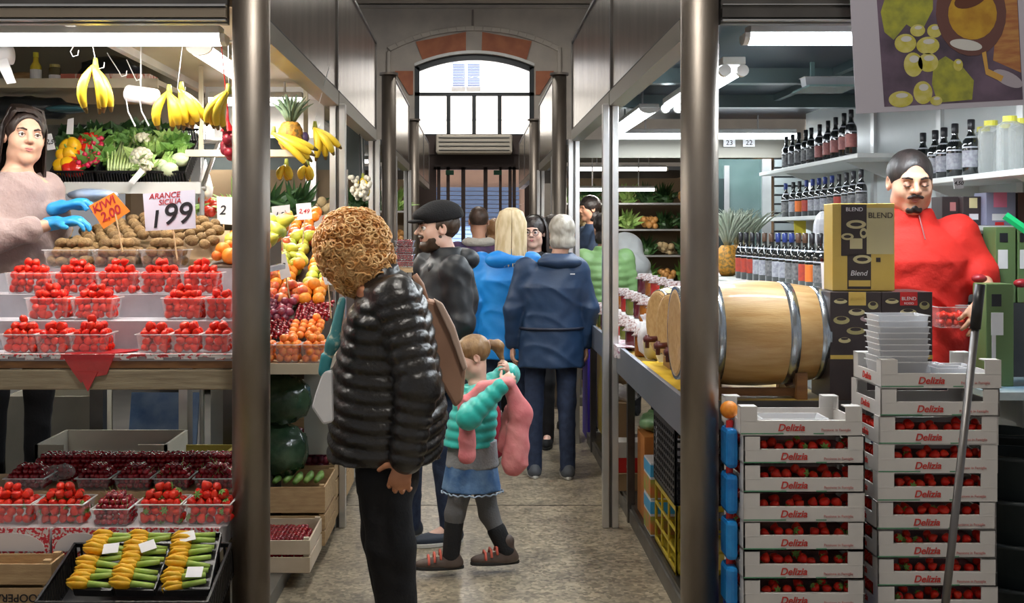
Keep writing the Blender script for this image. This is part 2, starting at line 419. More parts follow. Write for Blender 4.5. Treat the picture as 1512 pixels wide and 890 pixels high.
# fan window
WF = mat('window_frame_black', (.03, .035, .04), .45, .3)
t = thing('window_1', None, None, (0, 0, 0)); struct(t, 'arched end window with dark frame over the entrance', 'window')
m = MB(); Ai = arc(619, 782, 104, 87.5)
for i in range(n): m.prism([A[i], A[i+1], Ai[i+1], Ai[i]], 'y', YE+.08, YE+.16)
zb = E(0, 197)[1]
def bar(x0, x1, y0, y1, mb, ya=YE+.08, yb=YE+.16):
    a, b = E(x0, y1), E(x1, y0); mb.b2((a[0], ya, a[1]), (b[0], yb, b[1]))
bar(612, 619, 98, 200, m); bar(782, 789, 98, 200, m); bar(612, 789, 135.5, 140.5, m); bar(612, 789, 197, 201, m)
for c in (662, 700, 738): bar(c-3, c+3, 140, 198, m)
m.build('window_frame', WF, t)
m = MB(); bar(616, 785, 92, 199, m, YE+.11, YE+.116); m.build('pane', GLASS, t)
# door group
BROWN = mat('brown_metal', (.05, .032, .028), .5, .2)
t = thing('door_1', None, None); struct(t, 'dark framed glazed entrance doors under a brown beam', 'door')
m = MB(); bar(612, 789, 227, 246, m)
for (a, b) in ((640, 644), (645, 650), (659, 664), (681, 687), (714, 720), (737, 741), (751, 756)): bar(a, b, 246, 476, m)
bar(612, 640, 246, 476, m); bar(757, 762, 246, 476, m); bar(775, 789, 246, 476, m); bar(640, 789, 246, 250, m)
m.build('door_frame', BROWN, t)
m = MB(); bar(640, 776, 250, 476, m, YE+.11, YE+.115); m.build('pane', GLASS, t)
for i, x in enumerate((664, 735)):
    m = MB(); bar(x-6, x+6, 251, 258, m, YE+.05, YE+.07); m.build('exit_sign', mat('exit_green', (.01, .12, .06), .5), t)
# wall panel between window and doors
m = MB(); bar(612, 789, 200, 228, m, YE+.0, YE+.2); struct(m.build('trim_10', BROWN))
t = thing('air_conditioner', 'long beige slatted air curtain unit above the entrance doors', 'air conditioner', (P(700, 228, YE-.25)))
m = MB(); m.box((0, 0, .17), (1.3, .4, .32)); m.build('casing', mat('ac_beige', (.55, .50, .42), .5), t, bevel=.03)
m = MB()
for k in range(4): m.box((0, -.205, .06+k*.07), (1.2, .02, .012))
m.build('grille', DARK, t)
# outside: sunlit facade across the street
FAC = mat('street_facade', (.82, .80, .76), .9, 0, (.76, .74, .70), 2)
PINK = mat('pink_render', (.62, .42, .33), .9, 0, (.55, .37, .3), 2)
t = thing('building', 'pale building across the street with blue shutters', 'building', (0, 27, 0))
m = MB(); m.b2((-7, 0, 3.3), (7, 1, 12)); m.build('wall', FAC, t)
m = MB(); m.b2((-7, 0, 0), (7, 1, 3.3)); m.build('ground_floor_wall', PINK, t)
m = MB(); m.b2((-7, -.02, 3.55), (7, 0, 3.60)); m.b2((-7, -.02, 4.2), (7, 0, 4.24)); m.build('ledge', WHITE, t)
m = MB(); m.b2((-7, -1.2, 3.30), (7, 0, 3.40)); m.build('added_sunshade', FAC, t)  # overhang added out of view to keep the sun off the ground floor
SHB = mat('shutter_blue', (.36, .42, .62), .7); RSB = mat('roller_blue', (.20, .32, .62), .5, .2)
def G(px, py): p = P(px, py, 27); return p.x, p.z
for s in (0, 1):
    x0, z1 = G(667+s*22, 92); x1, z0 = G(688+s*22, 128); m = MB(); m.b2((x0, -.08, z0), (x1, 0, z1))
    for k in range(14): m.box(((x0+x1)/2, -.09, z0+.04+k*(z1-z0-.05)/14), ((x1-x0)*.84, .02, .012))
    m.build('shutter', SHB, t)
x0, z1 = G(645, 276); x1, _ = G(757, 276); m = MB()
nn = 26
for k in range(nn): m.box(((x0+x1)/2, -.05, (k+.5)*z1/nn), (x1-x0+.3, .04, z1/nn*.86))
m.build('roller_shutter', RSB, t)
m = MB(); m.b2((-6, 20.35, -.1), (6, 27, -.02)); struct(m.build('floor.001', mat('street_paving', (.3, .29, .28), .9, 0, (.22, .21, .2), 3)))

# ================= STALL FRAMES
def column(x, y, label, top=3.02):
    t = thing('steel_column', label, 'column', (x, y, 0), group=None)
    m = MB(); m.tube([(0, 0, 0), (0, 0, top)], .0655, 40); m.build('shaft', STEEL, t, smooth=True).data.shade_smooth()
    m = MB(); m.tube([(0, 0, 0), (0, 0, .012)], .09, 32); m.build('base_flange', STEEL, t)
    m = MB(); m.tube([(0, 0, top-.02), (0, 0, top)], .085, 32); m.build('top_flange', STEEL, t)
for x, y, l in ((-.778, 4.02, 'nearest round brushed steel column, left of the aisle beside the strawberry counter'),
                (.787, 4.02, 'nearest round brushed steel column, right of the aisle beside the white fruit crates'),
                (-.77, 10.4, 'round steel column left of the aisle, level with the end of the first stall'),
                (.77, 10.4, 'round steel column right of the aisle, level with the end of the first stall'),
                (-.77, 14.7, 'far round steel column left of the aisle near the entrance'),
                (.77, 14.7, 'far round steel column right of the aisle near the entrance')): column(x, y, l)
def fascia(sx, y0, y1, label):
    t = thing('fascia_panel', label, 'sign panel', (sx*.75, (y0+y1)/2, 2.36))
    h = (y1-y0)/2
    m = MB(); m.b2((-.012, -h, 0), (.012, h, .64)); m.build('steel_sheet', FASC, t)
    m = MB(); m.b2((-.02, h-.03, -.0), (.02, h, .66)); m.b2((-.02, -h, .64), (.02, h, .66)); m.build('edge_trim', STEELD, t)
    m = MB(); m.b2((-.02, -h, -.09), (.06, h, -.012)) if sx > 0 else m.b2((-.06, -h, -.09), (.02, h, -.012)); m.build('shutter_rail', mat('rail_grey', (.30, .29, .25), .4, .7), t)
    m = MB(); m.b2((-.015, -h, -.012), (.015, h, 0)); m.build('rail_gap', DARK, t)
for sx, side in ((-1, 'left'), (1, 'right')):
    fascia(sx, 4.1, 6.2, 'nearest stained steel fascia panel above the %s stall' % side)
    fascia(sx, 6.24, 8.65, 'second stained steel fascia panel above the %s stall' % side)
    fascia(sx, 10.5, 13.0, 'steel fascia panel of the middle stall on the %s' % side)
    fascia(sx, 14.85, 16.8, 'steel fascia panel of the far stall on the %s, nearer half' % side)
    fascia(sx, 16.85, 18.8, 'steel fascia panel of the far stall on the %s, beside the entrance' % side)
def post(x, y, label, z=2.28):
    t = thing('shutter_post', label, 'post', (x, y, 0))
    for k, s in enumerate((-1, 1)):
        m = MB(); m.b2((s*.008, -.03, 0), (s*.042, .03, z)); m.build('upright', STEELL, t, bevel=.003)
    m = MB(); m.b2((-.008, -.01, 0), (.008, .02, z)); m.build('channel', STEELD, t)
for sx, side in ((-1, 'left'), (1, 'right')):
    post(sx*.735, 6.22, 'double steel post between the two openings of the %s stall' % side)
    post(sx*.75, 8.66, 'double steel post at the far end of the %s stall' % side)
    post(sx*.75, 10.62, 'steel post at the start of the middle stall on the %s' % side)
    post(sx*.75, 13.0, 'steel post at the end of the middle stall on the %s' % side)
# front beams of the two stalls
for sx, side in ((-1, 'left'), (1, 'right')):
    t = thing('front_beam', 'layered metal beam over the front of the %s stall' % side, 'beam', (sx*1.9, 4.02, 2.32))
    x = 1.04
    m = MB(); m.b2((-x, -.03, .155), (x, .03, .75)); m.build('upper_panel', FASC, t)
    m = MB(); m.b2((-x, -.01, .0), (x, .03, .155)); m.build('recess', STEELD, t)
    m = MB(); m.b2((-x, -.04, .055 if sx < 0 else .06), (x, 0, .063)); m.b2((-x, -.04, .005), (x, -.01, .01)); m.build('rail', STEELL, t)
    m = MB(); m.b2((-x, -.035, .018), (x, 0, .05)); m.build('profile', mat('tan_profile', (.30, .25, .19), .4, .4) if sx < 0 else STEELD, t)
# ---------------- lamps
TUBE = mat('lamp_glow', (1, .97, .92), emit=9); TUBE2 = mat('lamp_glow_cool', (.90, .96, 1), emit=9)
def lamp(a, b, wd, h, label, warm=True, watt=26, twin=False, hang=0):
    a, b = Vector(a), Vector(b); L = (b-a).length; c = (a+b)/2; ang = math.atan2(b.y-a.y, b.x-a.x)
    t = thing('strip_light', label, 'ceiling light', c, (0, 0, ang))
    m = MB(); m.b2((-L/2, -wd/2, h*.55), (L/2, wd/2, h)); m.build('housing', WHITE, t, bevel=.004)
    if twin:
        for s in (-1, 1):
            m = MB(); m.tube([(-L/2+.02, s*wd*.38, h*.2), (L/2-.02, s*wd*.38, h*.2)], .016, 12); m.build('tube', TUBE if warm else TUBE2, t, True)
            for e in (-1, 1):
                m = MB(); m.tube([(e*L/2, s*wd*.38, h*.2), (e*(L/2-.035), s*wd*.38, h*.2)], .026, 16); m.build('tube_socket', mat('socket_white', (.75, .75, .74), .4), t)
    else:
        m = MB(); pr = [(math.cos(q)*wd/2, h*.55+math.sin(q)*h*.55) for q in np.linspace(0, -PI, 9)]; m.prism(pr, 'x', -L/2, L/2); m.build('diffuser', TUBE if warm else TUBE2, t, True)
        for e in (-1, 1):
            m = MB(); m.prism([(y*1.05, z) for y, z in pr], 'x', e*L/2, e*(L/2+.02)); m.build('end_cap', mat('cap_white', (.8, .82, .82), .3), t)
    for e in (-.6, .6):
        if hang: m = MB(); m.tube([(e*L/2, 0, h), (e*L/2, 0, hang-c.z)], .006, 6); m.build('hanger_rod', STEELL, t)
    al = bpy.data.lights.new('lamp_light', 'AREA'); al.shape = 'RECTANGLE'; al.size = L*.95; al.size_y = wd*.8; al.energy = watt; al.color = (1, .95, .87) if warm else (.88, .95, 1)
    ao = bpy.data.objects.new('lamp_light', al); COL.objects.link(ao); ao.parent = t; ao.location = (0, 0, -h*.1-.004 if not twin else -.02)
lamp((-2.3, 4.38, 2.30), (-.96, 4.38, 2.30), .09, .075, 'long bright strip light across the front of the left stall', True, 20)
lamp((-1.10, 4.62, 2.30), (-1.10, 5.45, 2.30), .10, .06, 'bright strip light running back from the front lamp of the left stall', True, 14)
lamp((-2.3, 8.45, 2.27), (-1.75, 8.45, 2.27), .09, .06, 'short strip light at the back of the left stall', True, 10, hang=2.42)
lamp((-1.75, 7.35, 2.21), (-.95, 7.35, 2.21), .5, .09, 'wide bright diffuser lamp above the pineapple in the left stall', True, 24, hang=2.42)
lamp((1.05, 4.42, 2.31), (1.95, 4.42, 2.31), .10, .075, 'strip light with rounded end across the front of the right stall', False, 24)
lamp((1.13, 5.0, 2.28), (1.13, 6.6, 2.28), .10, .075, 'twin tube strip light with round sockets in the right stall', False, 24, True, hang=2.46)
lamp((1.05, 6.9, 2.3), (1.05, 8.3, 2.3), .12, .06, 'strip light beyond the twin tubes in the right stall', False, 18, hang=2.46)
lamp((1.0, 8.6, 2.28), (2.4, 8.6, 2.28), .08, .075, 'long strip light across the back of the right stall', False, 24, hang=2.46)
lamp((1.1, 12.0, 2.22), (2.0, 12.0, 2.22), .09, .06, 'strip light over the produce shelves behind the right stall', True, 24, hang=2.37)
lamp((-2.0, 12.0, 2.3), (-1.1, 12.0, 2.3), .09, .06, 'strip light in the middle stall on the left', True, 24, hang=2.37)
lamp((1.0, 11.2, 1.98), (1.75, 11.2, 1.98), .07, .05, 'lower strip light over the vegetable shelf behind the right stall', True, 10, hang=2.37)
lamp((-.3, 6.9, 5.3), (.3, 6.9, 5.3), .4, .12, 'unseen hall lamp added above the aisle for ambient light', True, 65, hang=5.5)  # hall lamps out of view, added to give the hall its ambient light
lamp((-.3, 12.5, 5.3), (.3, 12.5, 5.3), .4, .12, 'unseen hall lamp added further along the aisle for ambient light', True, 80, hang=5.5)
lamp((-.3, 17.0, 5.3), (.3, 17.0, 5.3), .4, .12, 'unseen hall lamp added nearest the arched window to brighten the far end', True, 90, hang=5.5)  # third lamp, added out of view to brighten the air conditioner and end wall
lamp((-.3, 2.6, 5.3), (.3, 2.6, 5.3), .4, .12, 'unseen hall lamp added over the cross aisle for ambient light', True, 85, hang=5.5)  # also out of view, added as ambient light for the near end
lamp((-1.42, 6.2, 2.27), (-.92, 6.2, 2.27), .10, .07, 'short strip light added above the pineapple to brighten the white panel', True, 12, hang=2.40)  # extra lamp, added to make the white panel behind it bright
# ---------------- left stall shell
m = MB(); m.b2((-1.49, 6.60, 2.13), (-.86, 6.62, 2.42)); struct(m.build('trim_15', WHITE))
m = MB(); m.b2((-1.5, 4.12, 2.40), (-.80, 6.45, 2.44)); struct(m.build('ceiling.001', BEIGE))
m = MB(); m.b2((-1.53, 4.12, 2.365), (-1.495, 6.45, 2.40)); m.b2((-1.50, 6.42, 2.33), (-.78, 6.46, 2.42)); struct(m.build('trim_11', WHITE))
m = MB(); m.b2((-3.2, 4.1, 2.85), (-1.5, 8.6, 2.9)); m.b2((-1.5, 6.5, 2.42), (-.80, 8.6, 2.46)); struct(m.build('ceiling.002', BEIGE))
m = MB(); m.b2((-3.2, 6.5, 2.2), (-1.5, 6.55, 2.85)); struct(m.build('wall_partition', mat('olive_wall', (.30, .28, .22), .8, 0, (.25, .235, .19), 3)))
m = MB(); m.b2((-3.2, 8.9, 2.0), (-.85, 8.95, 2.6)); m.b2((-3.2, 8.9, .0), (-.85, 8.95, 1.55)); struct(m.build('wall_left_stall_back', mat('teal_grey_panel', (.07, .09, .09), .5, .2, (.10, .12, .12), 3)))
m = MB(); m.b2((-3.25, 4.1, 0), (-3.2, 8.95, 2.9)); struct(m.build('wall_left', mat('grey_side_wall', (.25, .25, .24), .7)))
m = MB(); m.b2((-3.2, 4.55, 0), (-1.0, 8.6, .42)); struct(m.build('floor.002', mat('stall_platform', (.05, .048, .045), .7, 0, (.07, .065, .06), 4)))
for i, (x, y) in enumerate(((-2.02, 8.4), (-1.2, 8.5))):
    m = MB(); m.b2((x-.04, y-.04, .42), (x+.04, y+.04, 2.42)); tag(m.build('back_post', STEELL, bevel=.004), ('steel post at the back of the left stall, behind the vegetable rack', 'steel post at the back of the left stall, behind the hanging bananas')[i], 'post')
# ---------------- right stall shell
m = MB(); m.b2((.80, 4.12, 2.46), (3.0, 8.9, 2.5)); struct(m.build('ceiling.003', NAVYP))
m = MB()
for y in (6.1, 7.3): m.b2((.8, y, 2.38), (3.0, y+.08, 2.46))
m.b2((.84, 4.12, 2.40), (.87, 8.9, 2.45)); m.b2((1.9, 4.3, 2.42), (1.94, 7.3, 2.46)); struct(m.build('trim_12', mat('teal_steel', (.16, .22, .23), .3, .8)))
m = MB(); m.b2((2.45, 4.2, 0), (2.5, 8.5, 2.46)); struct(m.build('wall_right', WHITEG))
m = MB()
for y in (5.1, 6.0, 7.0): m.b2((2.43, y, 0), (2.45, y+.06, 2.46))
struct(m.build('trim_13', STEELL))
m = MB(); m.b2((.8, 8.88, 2.16), (3.0, 8.92, 2.30)); struct(m.build('trim_14', mat('beige_header', (.17, .16, .13), .5)))
for i, (px, s) in enumerate(((1077, '23'), (1106, '22'))):
    p = P(px, 211, 8.85); t = thing('number_plate', 'small white number plate %s of two at the back of the right stall' % ('left', 'right')[i], 'plate', p)
    m = MB(); m.b2((-.045, 0, -.028), (.045, .01, .028)); m.build('plate', PAPER, t); txt(s, .055, INK, t, (0, -.003, 0))
# back door, shutters
t = thing('steel_door', 'teal tinted steel door at the back of the right stall behind the pineapple leaves', 'door', (2.05, 8.9, 0))
m = MB(); m.b2((-.28, 0, 0), (.17, .03, 2.15)); m.build('leaf', mat('teal_glass', (.08, .14, .13), .2, .5, (.16, .23, .22), 2), t)
m = MB(); m.b2((-.27, -.012, .1), (-.12, 0, 2.0)); m.build('dark_pane', mat('dark_pane', (.02, .03, .03), .15), t)  # flat dark sheet standing in for the shaded opening beside the door
m = MB(); m.b2((-.12, -.02, .0), (-.08, 0, 2.1)); m.build('stile', STEELL, t)
m = MB(); m.b2((-.34, -.03, 0), (-.28, .05, 2.15)); m.b2((.17, -.03, 0), (.24, .05, 2.15)); m.build('door_frame', STEELL, t)
m = MB(); m.tube([(-.2, -.05, 1.45), (.12, -.05, 1.47)], .012); m.build('push_bar', STEELL, t)
t = thing('slatted_shutter', 'grey slatted shutter behind the wine bottle shelves', 'shutter', (2.62, 8.88, 0))
m = MB()
for k in range(28): m.b2((-.3, 0, .2+k*.07), (.4, .02, .255+k*.07))
m.build('slats', mat('shutter_grey', (.32, .36, .36), .4, .4), t)
m = MB(); m.b2((-.3, .02, 0), (.4, .04, 2.2)); m.build('backing', DARK, t)
# plinths along the aisle
for sx, side in ((-1, 'left'), (1, 'right')):
    m = MB(); 
    for (a, b) in ((4.12, 8.7), (10.5, 13.1), (14.8, 19)): m.b2((sx*.85, a, 0), (sx*1.05, b, .075))
    struct(m.build('baseboard_%s' % side, mat('kerb_metal', (.13, .12, .11), .45, .6, (.2, .19, .17), 4)))
# ================= FRUIT MESHES
def seeded(name, c1, c2, rough=.35):
    m = mat(name, c1, rough, 0, c2, 30, .15, 120, rnd=.18, coat=.0, sss=.0, spec=.3)
    return m
STRAW = seeded('strawberry_red', (.56, .010, .007), (.66, .035, .012), .28)
CALYX = mat('calyx_green', (.12, .26, .04), .6, 0, (.22, .36, .08), 30)
CHER = mat('cherry_red', (.20, .004, .014), .15, 0, (.42, .008, .016), 25, coat=.6, rnd=.35)
KIWI = mat('kiwi_skin', (.17, .095, .035), .85, 0, (.27, .17, .07), 50, .5, 150, rnd=.2)
APRI = mat('apricot_skin', (.85, .30, .03), .5, 0, (.80, .16, .03), 30, rnd=.12)
ORAN = mat('orange_peel', (.85, .30, .02), .45, 0, (.80, .24, .02), 60, .2, 300, rnd=.1)
APPL = mat('red_apple_skin', (.55, .04, .03), .3, 0, (.70, .30, .08), 14, rnd=.15)
PEAR = mat('yellow_pear_skin', (.62, .58, .06), .4, 0, (.45, .52, .08), 20, rnd=.12)
PLUM = mat('plum_skin', (.10, .02, .05), .35, 0, (.25, .03, .05), 15, rnd=.3)
BANA = mat('banana_skin', (.82, .58, .03), .45, 0, (.70, .52, .04), 20, .05, 30, rnd=.06)
BANT = mat('banana_tip', (.16, .12, .03), .7)
YPEP = mat('yellow_pepper_skin', (.90, .52, .01), .2, 0, (.85, .42, .01), 10, coat=.5)
RPEP = mat('red_pepper_skin', (.65, .02, .01), .2, 0, (.5, .015, .01), 10, coat=.5)
def berry(seed):
    r = random.Random(seed); m = MB()
    q = r.uniform(-.12, .12)
    def fn(v):
        z = v.z; s = 1.0 if z > .2 else (1+.0*z)-max(0, .2-z)**1.5*.42
        return Vector((v.x*s*(1+q), v.y*s*(1-q), z*1.22 if z < 0 else z*.85))
    m.ball((0, 0, 0), .0165, 12, 9, fn=fn); return m.mesh('strawberry', STRAW, True)
BER = [berry(i) for i in range(5)]
def calyx():
    m = MB()
    for k in range(6):
        a = k*PI/3; c, s = math.cos(a), math.sin(a)
        m.add([(0, 0, .0150), (c*.007-s*.004, s*.007+c*.004, .0158), (c*.015, s*.015, .0120), (c*.007+s*.004, s*.007-c*.004, .0158)], [(0, 1, 2, 3)])
    m.tube([(0, 0, .014), (.002, 0, .022)], .0012, 5); return m.mesh('calyx', CALYX)
CAL = calyx()
m = MB(); m.ball((0, 0, 0), .0115, 10, 7, fn=lambda v: Vector((v.x, v.y, v.z*.92-(.12 if v.z > .9 else 0)))); CHM = m.mesh('cherry', CHER, True)
m = MB(); m.tube([(0, 0, .009), (.003, 0, .022), (.009, .002, .034)], .0009, 5); STM = m.mesh('stem', mat('cherry_stem', (.20, .25, .06), .6))
def ballm(name, r, mt, sx=1, sz=1, dent=0, n=14, k=10):
    m = MB()
    def fn(v):
        d = dent*max(0, 1-math.hypot(v.x, v.y)*2.5); return Vector((v.x*sx, v.y, (v.z-(d if v.z > 0 else -d*.6))*sz))
    m.ball((0, 0, 0), r, n, k, fn=fn); return m.mesh(name, mt, True)
KIM = ballm('kiwi', .023, KIWI, 1.28, .95); APM = ballm('apricot', .021, APRI, 1, .95, .18); ORM = ballm('orange', .036, ORAN, 1, .96, .06)
AAM = ballm('apple', .036, APPL, 1, .9, .28); PLM = ballm('plum', .02, PLUM, 1.1, 1, .1)
def pearm():
    m = MB(); m.lathe([(.004, -.045), (.022, -.043), (.034, -.025), (.036, -.005), (.028, .02), (.018, .04), (.013, .052), (.004, .058)], n=14); return m.mesh('pear', PEAR, True)
PEM = pearm()
m = MB(); m.tube([(0, 0, .055), (.003, 0, .075)], .0018, 5); PST = m.mesh('stem', WOODD)
m = MB(); m.tube([(0, 0, .024), (.003, 0, .042)], .0016, 5); AST = m.mesh('stem', WOODD)
def rrot(): return (random.uniform(-.7, .7)+random.choice((0, PI/2, -PI/2, PI)), random.uniform(-.7, .7), random.uniform(0, 6.28))
def upr(): return (random.uniform(-.5, .5), random.uniform(-.5, .5), random.uniform(0, 6.28))
def put(kind, x, y, z, label, group):
    if kind == 'strawberry': pool(kind, random.choice(BER), (x, y, z), rrot(), random.uniform(.9, 1.18), label, group, 'strawberry', ('calyx', CAL) if random.random() < .7 else None)
    elif kind == 'cherry': pool(kind, CHM, (x, y, z), upr(), random.uniform(.88, 1.1), label, group, 'cherry', ('stem', STM) if random.random() < .4 else None)
    elif kind == 'kiwi': pool(kind, KIM, (x, y, z), (random.uniform(-.3, .3), random.uniform(-.3, .3), random.uniform(0, 6.28)), random.uniform(.92, 1.12), label, group, 'kiwi')
    elif kind == 'apricot': pool(kind, APM, (x, y, z), rrot(), random.uniform(.9, 1.1), label, group, 'apricot')
    elif kind == 'orange': pool(kind, ORM, (x, y, z), rrot(), random.uniform(.85, 1.05), label, group, 'orange')
    elif kind == 'apple': pool(kind, AAM, (x, y, z), upr(), random.uniform(.85, 1.02), label, group, 'apple', ('stem', AST))
    elif kind == 'plum': pool(kind, PLM, (x, y, z), rrot(), random.uniform(.9, 1.12), label, group, 'plum')
    elif kind == 'pear': pool(kind, PEM, (x, y, z), (random.uniform(.8, 1.8), 0, random.uniform(0, 6.28)), random.uniform(.85, 1.0), label, group, 'pear', ('stem', PST))
RAD = dict(strawberry=.0175, cherry=.0112, kiwi=.025, apricot=.0205, orange=.034, apple=.033, plum=.020, pear=.036)
def fill(x, y, z, w, d, h, kind, label, group, heap=2, rows=99):
    """x: centre, y: front; fruit packed in a box w by d by h with a heap above"""
    r = RAD[kind]; st0 = r*1.72; nx = max(1, int(round(w/st0))); ny = max(1, int(d/st0)); nz = max(1, int(round(h/(r*1.5)))); st = w/nx
    for k in range(nz+heap):
        over = k-nz+1; sh = max(0, over)
        ax, ay = nx-(sh+sh//2 if sh > 1 else sh), ny-sh
        if ax < 1 or ay < 1: break
        for j in range(ay):
            if j >= rows: break
            for i in range(ax):
                if k < nz-1 and 0 < i < ax-1 and j > 0: continue
                off = (k % 2)*.25*st
                px = x-(ax-1)*st/2+i*st+random.uniform(-.15, .15)*st+(off if sh == 0 and i < ax-1 else 0)
                py = y+d/2-(ay-1)*st/2+j*st+random.uniform(-.12, .12)*st
                put(kind, px, py, z+r+k*r*1.45+random.uniform(-.1, .1)*r, label, group)
def punnet_mesh(w, d, h, name, mt):
    t = .0015; m = MB(); tp = .86
    x, y = w/2, d/2; xb, yb = x*tp, y*tp
    def wall(a, b, c, e): m.add([a, b, c, e], [(0, 1, 2, 3)])
    o = [(-xb, -yb, 0), (xb, -yb, 0), (xb, yb, 0), (-xb, yb, 0), (-x, -y, h), (x, -y, h), (x, y, h), (-x, y, h)]
    i = [(-xb+t, -yb+t, t), (xb-t, -yb+t, t), (xb-t, yb-t, t), (-xb+t, yb-t, t), (-x+t, -y+t, h), (x-t, -y+t, h), (x-t, y-t, h), (-x+t, y-t, h)]
    m.add(o+i, [(0, 3, 2, 1), (0, 1, 5, 4), (1, 2, 6, 5), (2, 3, 7, 6), (3, 0, 4, 7), (8, 9, 10, 11), (8, 12, 13, 9), (9, 13, 14, 10), (10, 14, 15, 11), (11, 15, 12, 8), (4, 5, 13, 12), (5, 6, 14, 13), (6, 7, 15, 14), (7, 4, 12, 15)])
    R = MB(); e = .005
    for (a, b) in (((-x-e, -y-e), (x+e, -y)), ((-x-e, y), (x+e, y+e)), ((-x-e, -y), (-x, y)), ((x, -y), (x+e, y))): R.b2((a[0], a[1], h-.0025), (b[0], b[1], h+.0005))
    return m.mesh(name, mt), R.mesh('rim', glassy('clear_rim', (.95, .95, .97), .5))
PUN = {}
def punnet(x, y, z, w, d, h, label, group=None, name='plastic_punnet', mt=None):
    key = (round(w, 3), round(d, 3), round(h, 3), name)
    if key not in PUN: PUN[key] = punnet_mesh(w, d, h, name, mt or CLEAR)
    a, b = PUN[key]
    o = bpy.data.objects.new(name, a); COL.objects.link(o); o.location = (x, y+d/2, z); tag(o, label, 'punnet', group)
    r = bpy.data.objects.new('rim', b); COL.objects.link(r); r.parent = o
    return o
def full(px0, px1, Y, z, d, h, kind, where, heap=2):
    s = F/Y; x = ((px0+px1)/2-VX)/s; w = (px1-px0)/s-.010
    punnet(x, Y, z, w, d, h, 'clear punnet of %s, %s' % ({'strawberry': 'strawberries', 'cherry': 'dark cherries', 'apricot': 'apricots', 'kiwi': 'kiwis', 'plum': 'plums'}.get(kind, kind), where))
    fill(x, Y+.012, z+.003, w*.95, d-.02, h, kind, '%s in the punnet %s' % ({'strawberry': 'ripe strawberry', 'cherry': 'dark red cherry', 'apricot': 'orange apricot', 'kiwi': 'brown kiwi', 'plum': 'dark plum'}.get(kind, kind), where), '%s in the punnet %s' % (kind, where), heap)
# ================= LEFT STALL: counter
t = thing('display_counter', 'stepped fruit display counter with worn wooden front beam on the left', 'counter', (0, 0, 0))
XL = -2.7
m = MB(); m.b2((XL, 4.08, 1.035), (-.855, 4.12, 1.105)); m.build('front_beam', WOODV, t, bevel=.004)
m = MB(); m.b2((XL, 4.10, 1.108), (-.86, 4.14, 1.135)); m.build('edge_board', WOODD, t, bevel=.003)
STEPM = mat('white_step_cloth', (.46, .45, .49), .5, 0, (.36, .35, .39), 8, .15, 20)
for (a, b, z) in ((4.10, 4.29, 1.155), (4.29, 4.48, 1.262), (4.48, 4.68, 1.350), (4.68, 5.25, 1.445)):
    m = MB(); m.b2((XL if a < 4.6 else -1.80, a, z-.02 if a > 4.2 else 1.135), (-.86, b, z))
    if a > 4.2: m.b2((XL, a, z-.105), (-.86, a+.008, z-.02))
    m.build('step', STEPM, t)
for x in (-2.6, -.83):
    m = MB(); m.b2((x-.03, 4.12, 0), (x+.03, 4.18, 1.04)); m.build('leg', STEELD, t)
for x in (-1.7, -1.10):
    m = MB(); m.b2((x-.03, 5.18, 0 if x > -.9 else .42), (x+.03, 5.24, 1.42)); m.build('leg', STEELD, t)
for nm, row, px, Y, z, h in (('front', 3, ((-2, 50), (50, 98), (99, 157), (199, 248), (249, 294), (295, 338)), 4.125, 1.1555, .072),
                       ('middle', 2, ((35, 101), (102, 167), (236, 298), (299, 344)), 4.315, 1.2625, .083),
                       ('back', 1, ((5, 71), (72, 138), (139, 199), (202, 263), (264, 323)), 4.50, 1.3505, .083)):
    for i, (a, b) in enumerate(px):
        full(a, b, Y, z, .135, h, 'strawberry', '%s from left, %s row, upper counter' % (('first', 'second', 'third', 'fourth', 'fifth', 'sixth')[i], nm))
# red cloth and lace paper
RC = mat('red_film', (.62, .012, .02), .35, 0, (.45, .01, .015), 8, .3, 20, coat=.3)
m = MB(); z = 1.158; s = F/4.1
pts = [((px-VX)/s, y, zz) for px, y, zz in ((96, 4.10, 1.160), (170, 4.10, 1.160), (196, 4.25, 1.160), (105, 4.25, 1.160))]
m.add(pts+[(p[0], p[1], p[2]+.003) for p in pts], [(0, 1, 2, 3), (7, 6, 5, 4), (0, 4, 5, 1), (1, 5, 6, 2), (2, 6, 7, 3), (3, 7, 4, 0)])
a = [(-1.46, 1.162), (-1.27, 1.162), (-1.30, 1.09), (-1.375, 1.075), (-1.39, 1.06), (-1.42, 1.10)]
m.prism(a, 'y', 4.072, 4.076); m.prism([(-1.40, 1.10), (-1.33, 1.10), (-1.365, 1.03)], 'y', 4.068, 4.073)
tag(m.build('red_plastic_film', RC), 'red plastic film hanging over the front edge of the strawberry counter', 'film')
LACE = mat('red_dotted_paper', (.70, .68, .69), .7, 0, (.55, .05, .06), 55, lo=.52, hi=.56)
m = MB(); nn = 60
for i in range(nn):
    x0 = XL+i*(-.86-XL)/nn; x1 = XL+(i+1)*(-.86-XL)/nn; d = .006*math.sin(i*1.7)
    m.b2((x0, 4.092, 1.146+d), (x1, 4.104, 1.16)); m.b2((x0, 4.092, 1.156), (x1, 4.16, 1.1575))
tag(m.build('edging_paper', LACE), 'white and red edging paper along the upper strawberry counter', 'paper')
